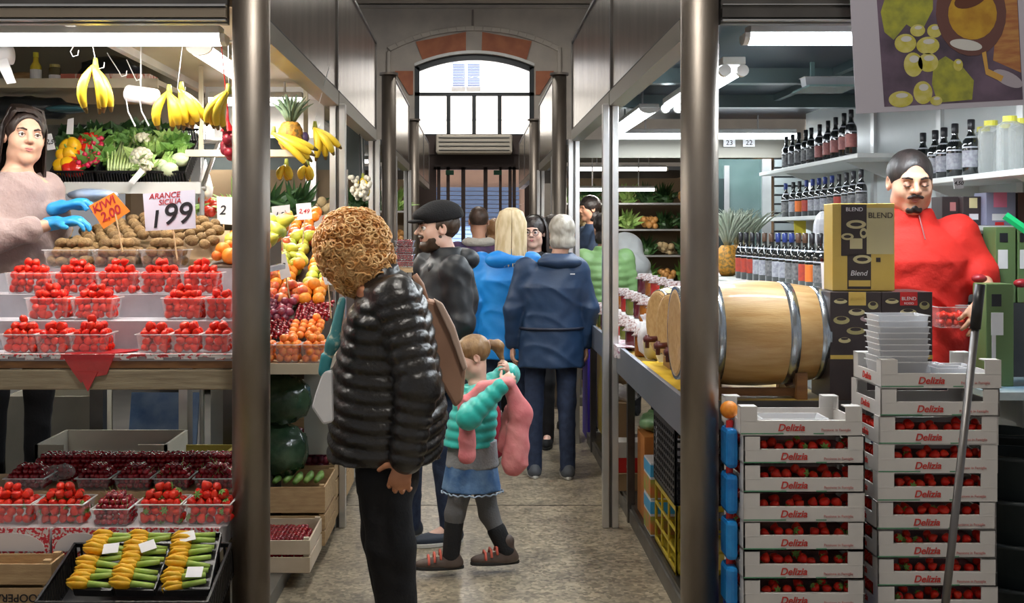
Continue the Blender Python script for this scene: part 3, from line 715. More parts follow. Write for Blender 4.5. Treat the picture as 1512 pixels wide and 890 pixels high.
# kiwis
for i, (a, b) in enumerate(((62, 132), (133, 203), (204, 270))):
    full(a, b, 4.70, 1.446, .17, .075, 'kiwi', '%s below the price cards' % ('under the seller\'s hands', 'in the middle', 'right of the two others')[i], 1)
for j in range(5):
    y = 4.90+j*.05
    for i in range(13):
        x = -1.72+i*.052+(j % 2)*.025
        if x > -1.12: continue
        hz = .085*math.exp(-((x+1.36)/.25)**2)
        put('kiwi', x+random.uniform(-.006, .006), y, 1.50+j*.022+hz, 'brown kiwi heaped loose behind the clear trays', 'kiwis heaped behind the trays')
m = MB(); m.prism([(4.885, 1.446), (5.2, 1.446), (5.2, 1.60), (4.885, 1.478)], 'x', -1.76, -1.10); tag(m.build('kiwi_riser', CARD), 'cardboard wedge under the loose kiwis', 'box')
# mixed fruit between kiwis and column, continuing behind the column
m = MB(); m.prism([(4.70, 1.446), (5.38, 1.446), (5.38, 1.58), (4.70, 1.455)], 'x', -1.09, -.90)
tag(m.build('sloped_board', M.get('x') or mat('dark_board', (.10, .07, .045), .7)), 'sloped board under the oranges and pears beside the kiwis', 'board')
KK = ['apricot', 'apricot', 'apricot', 'pear', 'orange', 'pear', 'apple', 'orange', 'pear', 'apple', 'orange', 'pear', 'apple']
for j in range(7):
    kd = KK[j]; st = .07 if RAD[kd] > .03 else .05
    y = 4.74+j*.1
    for i in range(4):
        for l in range(2):
            x = -1.06+i*.056+l*.02
            if l and random.random() < .35: continue
            put(kd if random.random() > .12 else 'orange', x, y+random.uniform(-.01, .01)+l*.03, 1.475+(y-4.7)*.19+RAD[kd]*.6+l*RAD[kd]*1.2, '%s on the slope between the kiwis and the near column' % ({'pear': 'yellow green pear', 'orange': 'bright orange', 'apple': 'red apple', 'apricot': 'orange apricot'}[kd if True else '']), '%ss on the slope by the column' % kd)
# ================= aisle-side slope of the left stall
t = thing('sloped_fruit_stand', 'sloped fruit stand along the left side of the aisle', 'counter', (0, 0, 0))
m = MB(); m.b2((-1.30, 5.42, .94), (-.715, 7.9, .97)); m.build('board', WOOD, t)
m = MB(); m.b2((-1.30, 5.40, .925), (-.71, 5.42, .975)); m.b2((-.715, 5.40, .925), (-.70, 7.9, .975)); m.build('edge', mat('cream_edge', (.50, .44, .33), .5), t)
m = MB(); m.prism([(5.62, .97), (7.6, .97), (7.6, 1.70), (7.0, 1.62), (5.62, 1.03)], 'x', -1.30, -.76); m.build('wedge', mat('dark_crate_brown', (.07, .045, .03), .7), t)
for x in (-1.25, -.76):
    for y in (6.35, 7.8):
        m = MB(); m.b2((x-.02, y-.02, .42 if x < -.9 else 0), (x+.02, y+.02, .94)); m.build('leg', STEELD, t)
S = F/5.44
for i, (a, b) in enumerate(((352, 404), (405, 442), (443, 486))):
    full(a, b, 5.44, .9705, .13, .09, 'apricot', '%s on the aisle stand' % ('half behind the near column', 'beside the near column', 'at the outer corner')[i], 2)
kinds = {0: ['apricot', 'cherry', 'apricot'], 1: ['apple', 'plum', 'cherry'], 2: ['apricot', 'apple', 'orange'], 3: ['apple', 'orange', 'pear'], 4: ['orange', 'pear', 'orange'], 5: ['apple', 'pear', 'apple'], 6: ['orange', 'apple', 'pear'], 7: ['pear', 'orange', 'apple']}
NM = {'pear': 'yellow pear', 'orange': 'orange fruit', 'apple': 'red apple', 'apricot': 'orange apricot', 'cherry': 'dark cherry', 'plum': 'dark plum'}
for j in range(8):
    for c in range(3):
        kd = kinds[j][c]; r = RAD[kd]; x0 = -1.28+c*.183; x1 = x0+.17; y = 5.66+j*.17
        yy = y
        while yy < y+.155:
            x = x0+r
            while x < x1:
                zb = 1.05+(yy-5.62)*.43
                put(kd, x+random.uniform(-.1, .1)*r, yy, zb+r*.9, '%s in the heap on the aisle stand, row %s from its front' % (NM[kd], ('first', 'second', 'third', 'fourth', 'fifth', 'sixth', 'seventh', 'eighth')[j]), '%ss on the aisle stand, row %d' % (kd, j+1))
                if random.random() < .45: put(kd, x+r, yy+r*.5, zb+r*2.2, '%s in the heap on the aisle stand, row %s from its front' % (NM[kd], ('first', 'second', 'third', 'fourth', 'fifth', 'sixth', 'seventh', 'eighth')[j]), '%ss on the aisle stand, row %d' % (kd, j+1))
                x += 2*r
            yy += 1.9*r
# ================= price cards
def card(corners, Y, label, lines, stick=None, mt=None, rot=0, name='price_card'):
    c = sum((P(a, b, Y) for a, b in corners), Vector())/len(corners)
    t = thing(name, label, 'sign', c)
    m = MB(); m.prism([((P(a, b, Y)-c).x, (P(a, b, Y)-c).z) for a, b in corners], 'y', -.001, .001); m.build('card', mt or PAPER, t)
    if stick:
        a, b = P(*stick[0], Y)-c, P(*stick[1], Y-.03)-c; m = MB(); m.tube([a+Vector((0, .004, 0)), b], .0035, 6); m.build('stick', WOOD, t)
    for (s, dx, dy, size, mm, bold) in lines:
        p = P(c.x*F/Y+VX+dx, VY-(c.z-CZ)*F/Y+dy, Y)-c; txt(s, size, mm, t, (p.x, -.0022, p.z), (PI/2, -D(rot), 0), bold=bold, shear=.2)
    return t
OC = mat('orange_card', (.90, .24, .02), .7)
card([(131, 304), (168, 284), (192, 312), (153, 338)], 4.62, 'bright orange tilted price card above the kiwis', [('KIWI', -8, -7, .045, REDINK, .0008), ('2,00', 2, 6, .05, REDINK, .0008)], ((169, 310), (181, 372)), OC, 28)
card([(211, 286), (288, 280), (289, 337), (215, 341)], 4.66, 'large white price card reading 1,99 over the kiwis', [('1', -22, 14, .10, INK, .0012), ('99', 10, 6, .12, INK, .0012), ('ARANCE', -8, -22, .032, REDINK, .0003), ('SICILIA', 0, -13, .030, REDINK, .0003)], ((255, 338), (262, 384)), mt=mat('lilac_white_card', (.66, .66, .80), .7), rot=5)
card([(320, 290), (345, 291), (344, 332), (321, 330)], 5.3, 'white price card half hidden by the near left column', [('2', -4, 0, .06, INK, .001)], ((330, 330), (330, 380)))
card([(401, 305), (428, 302), (429, 330), (403, 332)], 6.3, 'white price card beside the near left column, over the apples', [('1,50', 0, 0, .04, INK, .0006)], ((415, 330), (418, 372)))
card([(437, 301), (459, 299), (461, 323), (439, 325)], 6.5, 'small white price card above the pears near the curly hair', [('2,49', 0, 0, .035, REDINK, .0005)], ((450, 324), (447, 360)))
card([(408, 376), (421, 374), (430, 408), (415, 413)], 5.9, 'narrow tilted white price card in the peach heap', [('3', 0, 0, .04, INK, .0006)], ((422, 408), (428, 440)))
card([(474, 402), (490, 404), (496, 421), (480, 420)], 5.75, 'small white price card on a pale stick by the cherries', [('6', 0, 0, .035, INK, .0006)], ((484, 415), (489, 470)))
# ================= bananas, pineapple, things hanging
def bananas(p, n, L, label, spread=.35, lean=0, up=1):
    t = thing('banana_bunch', label, 'bananas', p)
    m = MB(); m.tube([(0, 0, .03), (0, 0, -.01)], [.008, .014], 8); m.build('crown', mat('banana_stalk', (.35, .38, .06), .6), t, True)
    for i in range(n):
        a = (i-(n-1)/2)*spread+lean; sd = (.012 if i % 2 else -.012)
        c = []; r = []
        for k in range(9):
            q = k/8; bow = math.sin(q*PI*.9)*L*.20
            l = L*q; x = math.sin(a)*l+math.cos(a)*bow*(-1 if a < 0 else 1)*.7; z = -math.cos(a)*l*up
            c.append((x, sd+(-.02-.03*math.sin(q*PI)), z-.005)); r.append([.006, .011, .0165, .019, .0195, .019, .017, .012, .005][k])
        m = MB(); m.tube(c, r, 8); b = m.build('banana', [BANA, BANT], t, True)
        me = b.data
        for f in me.polygons:
            if f.index >= 7*8 and f.index < 8*8+2: f.material_index = 1
    return t
def hook(a, b, Y, label):
    p0, p1 = P(*a, Y), P(*b, Y); c = p0
    m = MB(); v = p1-p0
    m.tube([(0, 0, 0), v*.5, v, v+Vector((.01, 0, -.02)), v+Vector((.03, 0, -.015)), v+Vector((.032, 0, .005))], .0022, 6)
    tag(m.build('metal_hook', STEELL, loc=c), label, 'hook')
bananas(P(141, 97, 4.5), 4, .185, 'upright bunch of yellow bananas hanging from a hook, leftmost in the left stall', .13, .12)
bananas(P(250, 136, 4.6), 4, .15, 'banana bunch hanging right of the paper roll, left of its twin', .22, .15)
bananas(P(268, 132, 4.63), 4, .16, 'banana bunch hanging right of the paper roll, right of its twin', .2, .35)
bananas(P(337, 135, 4.5), 4, .15, 'banana bunch half hidden behind the near left column', .16, -.25)
bananas(P(404, 196, 5.4), 4, .22, 'long banana bunch hanging below the pineapple, right of the near column', .14, 1.0)
bananas(P(465, 188, 5.6), 4, .16, 'banana bunch hanging right of the pineapple', .3, .45)
bananas(P(423, 243, 5.7), 3, .075, 'small pale banana bunch below the pineapple', .3, 0)
bananas(P(454, 243, 5.75), 3, .075, 'small pale banana bunch right of the other small one', .3, 0)
hook((536, 171), (536, 262), 8.2, 'long hook beyond the second steel post') if 0 else None
bananas(P(536, 262, 8.2), 3, .14, 'small banana bunch hanging beyond the second steel post', .2, 0)
for a, b, Y, l in (((136, 62), (142, 94), 4.5, 'thin metal hook holding the leftmost bananas'), ((158, 78), (176, 106), 4.9, 'curved metal hook above the paper roll'), ((187, 88), (198, 112), 4.9, 'small metal hook right of the curved one'), ((112, 63), (104, 76), 4.55, 'white hook at the left under the strip light'), ((270, 63), (262, 130), 4.58, 'thin hook holding the twin banana bunches'), ((337, 62), (338, 133), 4.5, 'hook holding the bananas by the near left column'), ((486, 98), (463, 183), 5.6, 'long wire hook holding the bananas right of the pineapple')):
    hook(a, b, Y, l)
p0 = P(130, 62, 4.55)
m = MB(); m.tube([(-1.75, 4.55, p0.z), (-.93, 4.55, p0.z)], .006, 8); m.tube([(-1.3, 4.55, p0.z), (-1.3, 4.55, 2.40)], .005, 6); m.tube([(-.95, 4.55, p0.z), (-.95, 4.55, 2.40)], .005, 6); tag(m.build('hanging_rail', STEELL), 'thin steel rail behind the front strip light holding the banana hooks', 'rail')
hook((533, 171), (536, 262), 8.2, 'long hook holding bananas beyond the second steel post')
def pineapple(p, label, h=.15, leaf=None, r=.062):
    t = thing('pineapple', label, 'pineapple', p)
    m = MB(); prof = []
    for k in range(13):
        q = k/12; prof.append((r*(math.sin(PI*(.12+.76*q))**.6)*(1+.05*(k % 2)), h*q))
    n = 16
    m.lathe(prof, n=n); m.build('fruit', mat('pineapple_skin', (.62, .28, .03), .6, 0, (.22, .13, .03), 55, .6, 60, lo=.45, hi=.6), t, True)
    m = MB(); rr = random.Random(int(p[0]*100))
    for k in range(40 if leaf else 34):
        a = k*2.4; q = k/34; L = h*(1.0-.35*q)*(1.45 if leaf else 1)*rr.uniform(.85, 1.1); lean = .75*(1-q)+.08
        dx, dy = math.cos(a), math.sin(a); pts = []
        for s in range(5):
            u = s/4; pts.append((dx*(.012+lean*L*u*(.5+.5*u)), dy*(.012+lean*L*u*(.5+.5*u)), h-.005+q*.05+L*u*(1-.25*u*lean)))
        m.tube(pts, [.009, .011, .009, .006, .001], 5, sq=.35)
    m.build('leaves', leaf or mat('pineapple_leaf', (.10, .17, .10), .5, 0, (.22, .30, .20), 12), t, True)
    return t
pineapple(P(429, 222, 5.5), 'pineapple with tall crown standing high behind the near left column', .135)
SH = P(400, 224, 5.5).z
m = MB(); m.b2((-1.35, 5.40, SH-.02), (-.80, 5.62, SH-.001)); m.b2((-1.35, 5.38, SH-.03), (-.80, 5.40, SH+.002))
for x in (-1.33, -.82): m.b2((x-.01, 5.6, SH), (x+.01, 5.62, 2.42))
tag(m.build('hanging_shelf', BEIGE), 'pale hanging shelf carrying the pineapple', 'shelf')
tag(MB().ball(P(450, 203, 5.5), (.022, .022, .027)).build('aubergine', mat('aubergine_skin', (.08, .05, .12), .3), smooth=True), 'small dark purple fruit beside the pineapple', 'fruit')
# paper roll with straps
p = P(208, 141, 4.7); t = thing('paper_roll', 'white paper towel roll hanging below the upper shelf', 'paper roll', p, (0, 0, D(-20)))
m = MB(); m.tube([(-.06, 0, .012), (.07, 0, -.01)], .034, 24); m.build('roll', PAPER, t, True)
m = MB(); m.tube([(-.066, 0, .013), (-.058, 0, .012)], .013, 16); m.build('core', DARK, t)
m = MB(); m.tube([(0, 0, .03), (0, 0, .25)], .003, 6); m.build('hanger', STEELL, t)
for k, x in enumerate((-.045, .02)):
    m = MB(); m.tube([(x, -.035, -.02), (x+.02, -.05, -.07), (x+.055, -.05, -.13)], [.006]*3, 6, sq=.3); m.build('strap', PAPER, t)
p = P(10, 92, 4.75); t = thing('bag_roll', 'white plastic bag roll hanging at the top left corner', 'bag roll', p)
m = MB(); m.tube([(-.05, 0, .03), (.02, 0, .03)], .04, 20); m.build('roll', PAPER, t, True)
m = MB(); m.prism([(-.03, 0), (.02, .01), (.055, -.09), (.02, -.095)], 'y', -.045, -.04); m.build('loose_bag', PAPER, t)
# overhead shelf with its goods
m = MB(); m.b2((-3.0, 5.55, 2.30), (-1.52, 6.4, 2.325)); m.b2((-3.0, 5.53, 2.285), (-1.52, 5.55, 2.33)); tag(m.build('overhead_shelf', BEIGE), 'cream overhead shelf at the top left carrying a bottle and jars', 'shelf')
Y = 5.7
def jar(px, py, r, h, label, c, lid, neck=False):
    t = thing('sauce_bottle' if neck else 'glass_jar', label, 'bottle' if neck else 'jar', (P(px, py, Y).x, Y, 2.325))
    m = MB(); m.lathe([(r*.9, 0), (r, .005), (r, h*.55), (r*.5, h*.7), (r*.42, h*.9)] if neck else [(r*.9, 0), (r, .005), (r, h*.8), (r*.8, h*.86)], n=16); m.build('body', c, t, True)
    m = MB(); m.tube([(0, 0, h*.85), (0, 0, h)], r*(.5 if neck else .88), 14); m.build('lid', lid, t)
    m = MB(); m.tube([(0, 0, h*.15), (0, 0, h*.45)], r*1.02, 16); m.build('label', PAPER, t)
jar(53, 118, .027, .155, 'yellow sauce bottle on the overhead shelf at top left', mat('yellow_sauce', (.65, .52, .05), .25), mat('yellow_cap', (.70, .65, .05), .4), True)
jar(81, 120, .028, .095, 'small dark jar with a gold lid on the overhead shelf', mat('brown_jar', (.12, .10, .05), .2), mat('gold_lid', (.45, .38, .15), .35, .6))
m = MB(); p = P(155, 113, Y); m.b2((p.x-.235, Y, 2.3255), (p.x+.22, Y+.15, 2.375)); tag(m.build('patterned_box', mat('red_check', (.62, .50, .42), .7, 0, (.50, .14, .10), 40, stretch=(1, 1, .3), lo=.48, hi=.52)), 'long low red and cream patterned box on the overhead shelf', 'box')
m = MB(); m.ball((P(157, 88, 6.0).x, 6.05, 2.42), (.17, .1, .095), 16, 10, fn=lambda v: v*(1+.12*math.sin(v.x*9)*math.sin(v.z*7))); tag(m.build('black_bag', mat('black_film', (.015, .02, .03), .3, bump=.4, bs=12), smooth=True), 'black plastic sack pushed behind the patterned box on the shelf', 'bag')
m = MB(); m.ball((P(35, 100, 6.0).x, 6.0, 2.375), (.09, .07, .05), 12, 8); tag(m.build('straw_bundle', WOOD, smooth=True), 'straw coloured bundle beside the sauce bottle', 'bundle')
# red onion net
p = P(336, 212, 4.7); t = thing('onion_net', 'red net of onions hanging beside the near left column', 'net bag', p)
m = MB()
for k in range(10): m.ball((random.uniform(-.02, .02), random.uniform(-.02, .02), .05-k*.011), .022, 10, 7)
m.build('onion', mat('red_onion', (.40, .02, .04), .35, 0, (.25, .02, .04), 20), t, True, sub=0)
m = MB(); m.tube([(0, -.12, .39), (0, 0, .14), (0, 0, .09), (0, 0, .05)], [.002, .003, .008, .03], 10); m.build('net_neck', RC, t)
# garlic net
p = P(303, 262, 6.4); t = thing('garlic_net', 'pale net bag hanging behind the white price card', 'net bag', p)
m = MB(); m.tube([(0, 0, .10), (0, .03, .50)], .003, 6); m.build('cord', DARK, t)
m = MB(); m.lathe([(.004, .10), (.012, .07), (.03, .0), (.045, -.06), (.04, -.10), (.01, -.13)], n=14); m.build('net', CLEARW, t, True)
for k in range(7):
    m = MB(); m.ball((random.uniform(-.02, .02), random.uniform(-.02, .02), -.03-k*.012), .02, 9, 7); m.build('garlic_bulb', mat('garlic_skin', (.62, .55, .40), .6), t, True)
# ================= vegetable rack
RY = 5.62
def tray_crate(w, d, h, mt=BLACK):
    m = MB(); t = .008
    m.b2((-w/2, 0, 0), (w/2, d, .006))
    for (a, b) in (((-w/2, 0), (w/2, t)), ((-w/2, d-t), (w/2, d))):
        m.b2((a[0], a[1], 0), (b[0], b[1], .012)); m.b2((a[0], a[1], h-.014), (b[0], b[1], h))
        k = int(w/.022)
        for i in range(k+1): x = a[0]+i*(w-.008)/k; m.b2((x, a[1], 0), (x+.008, b[1], h))
    for sx in (-1, 1):
        x0 = sx*w/2; x1 = x0-sx*t
        m.b2((x0, 0, 0), (x1, d, .012)); m.b2((x0, 0, h-.014), (x1, d, h))
        k = int(d/.022)
        for i in range(k+1): y = i*(d-.008)/k; m.b2((x0, y, 0), (x1, y+.008, h))
    return m.mesh('crate', mt)
CRM = tray_crate(.36, .42, .11)
rackt = thing('vegetable_rack', 'steel tube rack carrying the tilted vegetable crates in the left stall', 'rack', (0, 0, 0))
for (y, z) in ((5.50, 1.80), (5.86, 2.05)):
    m = MB(); m.tube([(-2.6, y, z), (-1.28, y, z)], .012, 8); m.build('rail', STEELL, rackt)
for x in (-2.55, -1.30):
    m = MB(); m.tube([(x, 5.50, .42), (x, 5.50, 1.80), (x, 5.86, 2.05)], .012, 8); m.build('upright', STEELL, rackt)
m = MB(); m.b2((-1.95, 5.47, 1.775), (-1.3, 5.485, 1.83)); m.build('label_rail', WHITE, rackt)
crates = []
for i, (px, l) in enumerate(((25, 'hidden behind the seller'), (112, 'holding peppers and radishes'), (176, 'holding celery and cauliflower'), (244, 'holding fennel and lettuce at the right end'))):
    x = (px-VX)*5.5/F
    o = bpy.data.objects.new('vegetable_crate', CRM); COL.objects.link(o); o.location = (x if i else -2.4, 5.49, 1.815); o.rotation_euler = (D(34), 0, 0)
    o.scale = (.60 if i else .8, 1, .7)
    tag(o, 'black slatted vegetable crate %s' % l, 'crate'); crates.append(o)
Rt = Matrix.Rotation(D(34), 3, 'X')
def vg(px, up, hgt): # a point on the tilted crates: px column, distance up the slope, height above the crate floor
    b = Vector(((px-VX)*5.5/F, 5.49, 1.815)); return b+Rt @ Vector((0, up, hgt))
def place(kind, mb, mt, loc, label, cat, rot=(D(34), 0, 0), group=None, smooth=True):
    return tag(mb.build(kind, mt, smooth=smooth, loc=loc, rot=rot), label, cat, group)
def pepper(mt, loc, label, group):
    t = thing('bell_pepper', label, 'pepper', loc, (D(34), random.uniform(-.5, .5), random.uniform(0, 6)), group)
    m = MB(); m.ball((0, 0, 0), (.036, .036, .045), 16, 10, fn=lambda v: v*(1+.10*math.cos(4*math.atan2(v.y, v.x))*(1-abs(v.z)))); m.build('flesh', mt, t, True)
    m = MB(); m.tube([(0, 0, .038), (.004, 0, .06)], .005, 6); m.build('stem', CALYX, t)
for k in range(6): pepper(YPEP, vg(88+(k % 2)*11, .07+.06*(k//2), .06+.01*k), 'glossy yellow bell pepper beside the seller\'s head', 'yellow peppers')
for k in range(12): pepper(RPEP, vg(102+(k % 2)*10, .05+.055*(k//2), .06), 'glossy red bell pepper between the yellow peppers and the radishes', 'red peppers')
RADM = ballm('radish', .013, mat('radish_red', (.55, .02, .07), .35, rnd=.15), 1, 1.1)
for k in range(40):
    o = bpy.data.objects.new('radish', RADM); COL.objects.link(o); o.location = vg(122+random.uniform(-4, 26)*(1-k/70), .05+.006*k, .07+random.uniform(0, .03)); o.rotation_euler = rrot()
    tag(o, 'small red radish in the bunches left of the celery', 'radish', 'radishes')
def leaves(mb, c, n, L, wd, rr, up=.6, tilt=None):
    for k in range(n):
        a = rr.uniform(0, 6.28); e = rr.uniform(.1, 1)*up; l = L*rr.uniform(.6, 1.1)
        d = Vector((math.cos(a)*(1-e*.6), math.sin(a)*(1-e*.6), e))
        if tilt: d = tilt @ d
        d.normalize(); s = d.orthogonal().normalized(); w_ = wd*rr.uniform(.7, 1.2); nn_ = d.cross(s)
        p0 = Vector(c); p1 = p0+d*l*.5+nn_*l*.1; p2 = p0+d*l
        mb.add([p0, p1+s*w_, p1-s*w_, p2, p1+nn_*w_*.3], [(0, 1, 4), (0, 4, 2), (1, 3, 4), (4, 3, 2)])
rr = random.Random(3)
for k, (px, up) in enumerate(((128, .10), (140, .22), (150, .12), (118, .3))):
    m = MB(); leaves(m, (0, 0, 0), 26, .10, .018, rr, .8, Rt); place('radish_greens', m, GREEN, vg(px, up, .06), 'bunch of radish greens %s' % ('low beside the radishes', 'high above the radishes', 'touching the celery foot', 'behind the red peppers')[k], 'greens', (0, 0, 0))
for k in range(5):
    t = thing('celery', 'pale green celery head lying on the slope, %s from the left' % ('first', 'second', 'third', 'fourth', 'fifth')[k], 'celery', vg(166+k*9, .02, .06), (D(34), D(2), D(14-k*3)))
    m = MB()
    for s in range(9):
        x0 = (s % 3-1)*.011; z0 = (s//3)*.009; fx = x0*3.2+rr.uniform(-.01, .01)
        m.tube([(x0, 0, z0), (x0*1.6, .10, z0*1.3+.004), (fx, .24, z0*1.6)], [.008, .0085, .005], 6, sq=.7)
    m.build('stalks', mat('celery_pale', (.55, .66, .34), .4, 0, (.42, .56, .2), 10), t, True)
    m = MB()
    for s in range(10): leaves(m, (rr.uniform(-.035, .035), .24+rr.uniform(-.02, .10), rr.uniform(0, .03)), 5, .05, .014, rr, .6)
    m.build('leaves', GREEN, t)
def cauli(loc, label, r=.055, c=None, nm='cauliflower'):
    t = thing(nm, label, nm, loc, (D(34), 0, random.uniform(0, 6)))
    m = MB()
    for k in range(38):
        z = 1-k/38*1.1; a = k*2.4; q = math.sqrt(max(0, 1-z*z)); m.ball((math.cos(a)*q*r*.8, math.sin(a)*q*r*.8, z*r*.75), r*.28, 7, 5)
    m.build('head', c or mat('cauliflower_white', (.70, .68, .55), .7, 0, (.60, .58, .42), 30), t, True)
    m = MB(); leaves(m, (0, 0, -r*.4), 16, r*2.2, r*.45, rr, .7); m.build('leaves', LGREEN, t)
cauli(vg(207, .10, .09), 'cauliflower right of the celery, lower of two'); cauli(vg(199, .24, .09), 'cauliflower right of the celery, upper of two')
cauli(vg(222, .02, .08), 'small cauliflower at the crate front', .04)
def fennel(loc, label):
    t = thing('fennel_bulb', label, 'fennel', loc, (D(34), 0, random.uniform(-.5, .5)))
    m = MB(); m.ball((0, 0, 0), (.045, .035, .035), 14, 9); m.build('bulb', mat('fennel_white', (.66, .74, .52), .35, 0, (.5, .64, .34), 14, stretch=(1, 6, 1)), t, True)
    m = MB()
    for k in range(5): m.tube([(-.01+k*.006, .02, .0), (-.02+k*.01, .10, .02)], [.008, .005], 6)
    m.build('stalks', LGREEN, t, True)
for k, (px, up) in enumerate(((236, .06), (252, .03), (262, .12))): fennel(vg(px, up, .07), 'pale fennel bulb, %s in the right end crate' % ('leftmost', 'lowest', 'upper right')[k])
def lettuce(loc, label, r=.07, mt=None, n=40):
    m = MB(); leaves(m, (0, 0, 0), n, r*1.5, r*.42, rr, 1.0); m.ball((0, 0, r*.2), r*.55, 10, 8); return tag(m.build('lettuce', mt or LGREEN, loc=loc), label, 'lettuce')
for k, (px, up) in enumerate(((225, .2), (240, .22), (232, .32), (255, .26))): lettuce(vg(px, up, .06), 'leafy green lettuce, %s at the top of the right end crate' % ('leftmost', 'middle', 'highest', 'rightmost')[k], .06, GREEN if k % 2 else LGREEN)
for k, (px, up) in enumerate(((70, .35), (95, .38), (115, .40), (150, .42), (180, .44), (205, .42))): lettuce(vg(px, up, .02), 'dark leafy bundle along the top of the rack, %s from the left' % ('first', 'second', 'third', 'fourth', 'fifth', 'sixth')[k], .075, DGREEN)
card([(190, 268), (207, 248), (214, 254), (198, 272)], 5.4, 'small tilted white label on the front of the celery crate', [])
card([(66, 199), (76, 197), (82, 220), (70, 222)], 5.3, 'white label standing among the yellow peppers', [('2,5', 0, 0, .03, INK, .0003)])
card([(100, 176), (109, 174), (108, 198), (98, 198)], 5.6, 'white label card above the red peppers', [])
m = MB(); m.ball(P(35, 160, 5.9), (.30, .1, .06), 18, 10, fn=lambda v: v*(1+.1*math.sin(v.x*14))); tag(m.build('dark_sack', mat('black_film'if 0 else 'black_film2', (.02, .025, .03), .35, bump=.5, bs=15), smooth=True), 'dark crumpled sack lying above the vegetable rack at the left', 'bag')
m = MB(); m.ball(P(98, 161, 5.85), (.11, .08, .02), 14, 8); tag(m.build('teal_bag', mat('teal_film', (.05, .16, .20), .3, bump=.3, bs=15), smooth=True), 'teal plastic bag lying above the celery', 'bag')
# fruit rails and shelf behind the rack towards the back
m = MB(); m.ball(P(137, 288, 5.3), (.12, .10, .03), 14, 8, fn=lambda v: v*(1+.15*math.sin(v.x*8)*math.sin(v.y*9))); tag(m.build('blue_bag', mat('blue_film', (.16, .28, .55), .3, 0, (.5, .6, .75), 6, .5, 12), smooth=True), 'crumpled blue plastic bag behind the gloved hands', 'bag')
m = MB(); m.b2((-2.3, 5.25, 1.40), (-1.30, 5.45, 1.44)); m.b2((-2.28, 5.3, .42), (-2.24, 5.4, 1.40)); m.b2((-1.36, 5.3, .42), (-1.32, 5.4, 1.40)); tag(m.build('back_worktop', STEELL), 'steel worktop behind the kiwis in the left stall', 'table')
# ================= LEFT STALL: lower display
t = thing('low_shelf', 'low wooden shelf under the strawberry counter carrying cherries and strawberries', 'shelf', (0, 0, 0))
m = MB(); m.b2((XL, 3.90, .475), (-.86, 4.55, .51)); m.build('board', WOODV, t)
for x in (-2.6, -1.7, -.92):
    m = MB(); m.b2((x-.03, 4.2, 0), (x+.03, 4.25, .475)); m.build('leg', STEELD, t)
DOT = mat('red_dotted_card', (.62, .03, .05), .6, 0, (.72, .66, .66), 120, lo=.50, hi=.54, det=1)
ARC = mat('card_white', (.68, .66, .68), .6)
GI = mat('green_ink', (.02, .16, .04), .6)
def fruit_tray(x0, x1, label, text):
    t = thing('fruit_tray', label, 'tray', ((x0+x1)/2, 3.88, .511)); w = (x1-x0)/2
    m = MB(); m.b2((-w, 0, 0), (w, .30, .082)); m.build('base', ARC, t)
    m = MB(); m.b2((-w, -.006, -.03), (w, 0, .088)); m.build('front_panel', DOT, t)
    for k in range(3):
        c = -w+(k+.5)*2*w/3; m = MB(); pts = [(c+math.cos(a)*w*.30, .01+abs(math.sin(a))**.8*.062) for a in np.linspace(0, PI, 14)]
        m.prism(pts, 'y', -.0085, -.006); m.build('printed_arch', ARC, t)
    m = MB(); m.b2((-w*.98, -.0088, -.02), (w*.98, -.006, -.008)); m.build('printed_band', ARC, t)
    if text: txt('ITALIA', .045, GI, t, (-w*.45, -.0095, .035), (PI/2, PI, 0), bold=.0005)
fruit_tray(-2.25, -1.43, 'red dotted fruit tray with green ITALIA lettering at the lower left', True)
fruit_tray(-1.42, -.86, 'red dotted fruit tray under the cherry punnet, left of the near column', False)
for i, (a, b, kd) in enumerate(((-32, 46, 'strawberry'), (48, 124, 'strawberry'), (133, 191, 'cherry'), (198, 268, 'strawberry'), (270, 341, 'strawberry'))):
    full(a, b, 3.90, .5945, .14, .078 if kd == 'strawberry' else .062, kd, '%s, front row, low shelf' % ('at the far left', 'second', 'alone between the strawberries', 'fourth', 'beside the near column')[i], 4 if kd == 'strawberry' else 2)
m = MB(); m.b2((XL, 4.20, .511), (-.86, 4.52, .645)); tag(m.build('low_riser', CARD), 'cardboard riser under the rear cherry punnets', 'box')
for i, (a, b) in enumerate(((4, 66), (110, 162), (166, 222), (224, 280), (284, 345))):
    full(a, b, 4.22, .646, .13, .045, 'cherry', '%s, rear row, low shelf' % ('at the far left', 'second', 'third', 'fourth', 'beside the near column')[i], 2)
fill(-1.28, 4.36, .646, .80, .13, .07, 'cherry', 'dark cherry in the loose heap behind the rear cherry punnets', 'cherries heaped on the low riser', 2)
m = MB(); m.ball(P(88, 697, 4.3), (.06, .05, .028), 12, 8, fn=lambda v: v*(1+.2*math.sin(v.x*9)*math.sin(v.z*8))); tag(m.build('crumpled_bag', CLEAR, smooth=True), 'crumpled clear bag between the rear cherry punnets', 'bag')
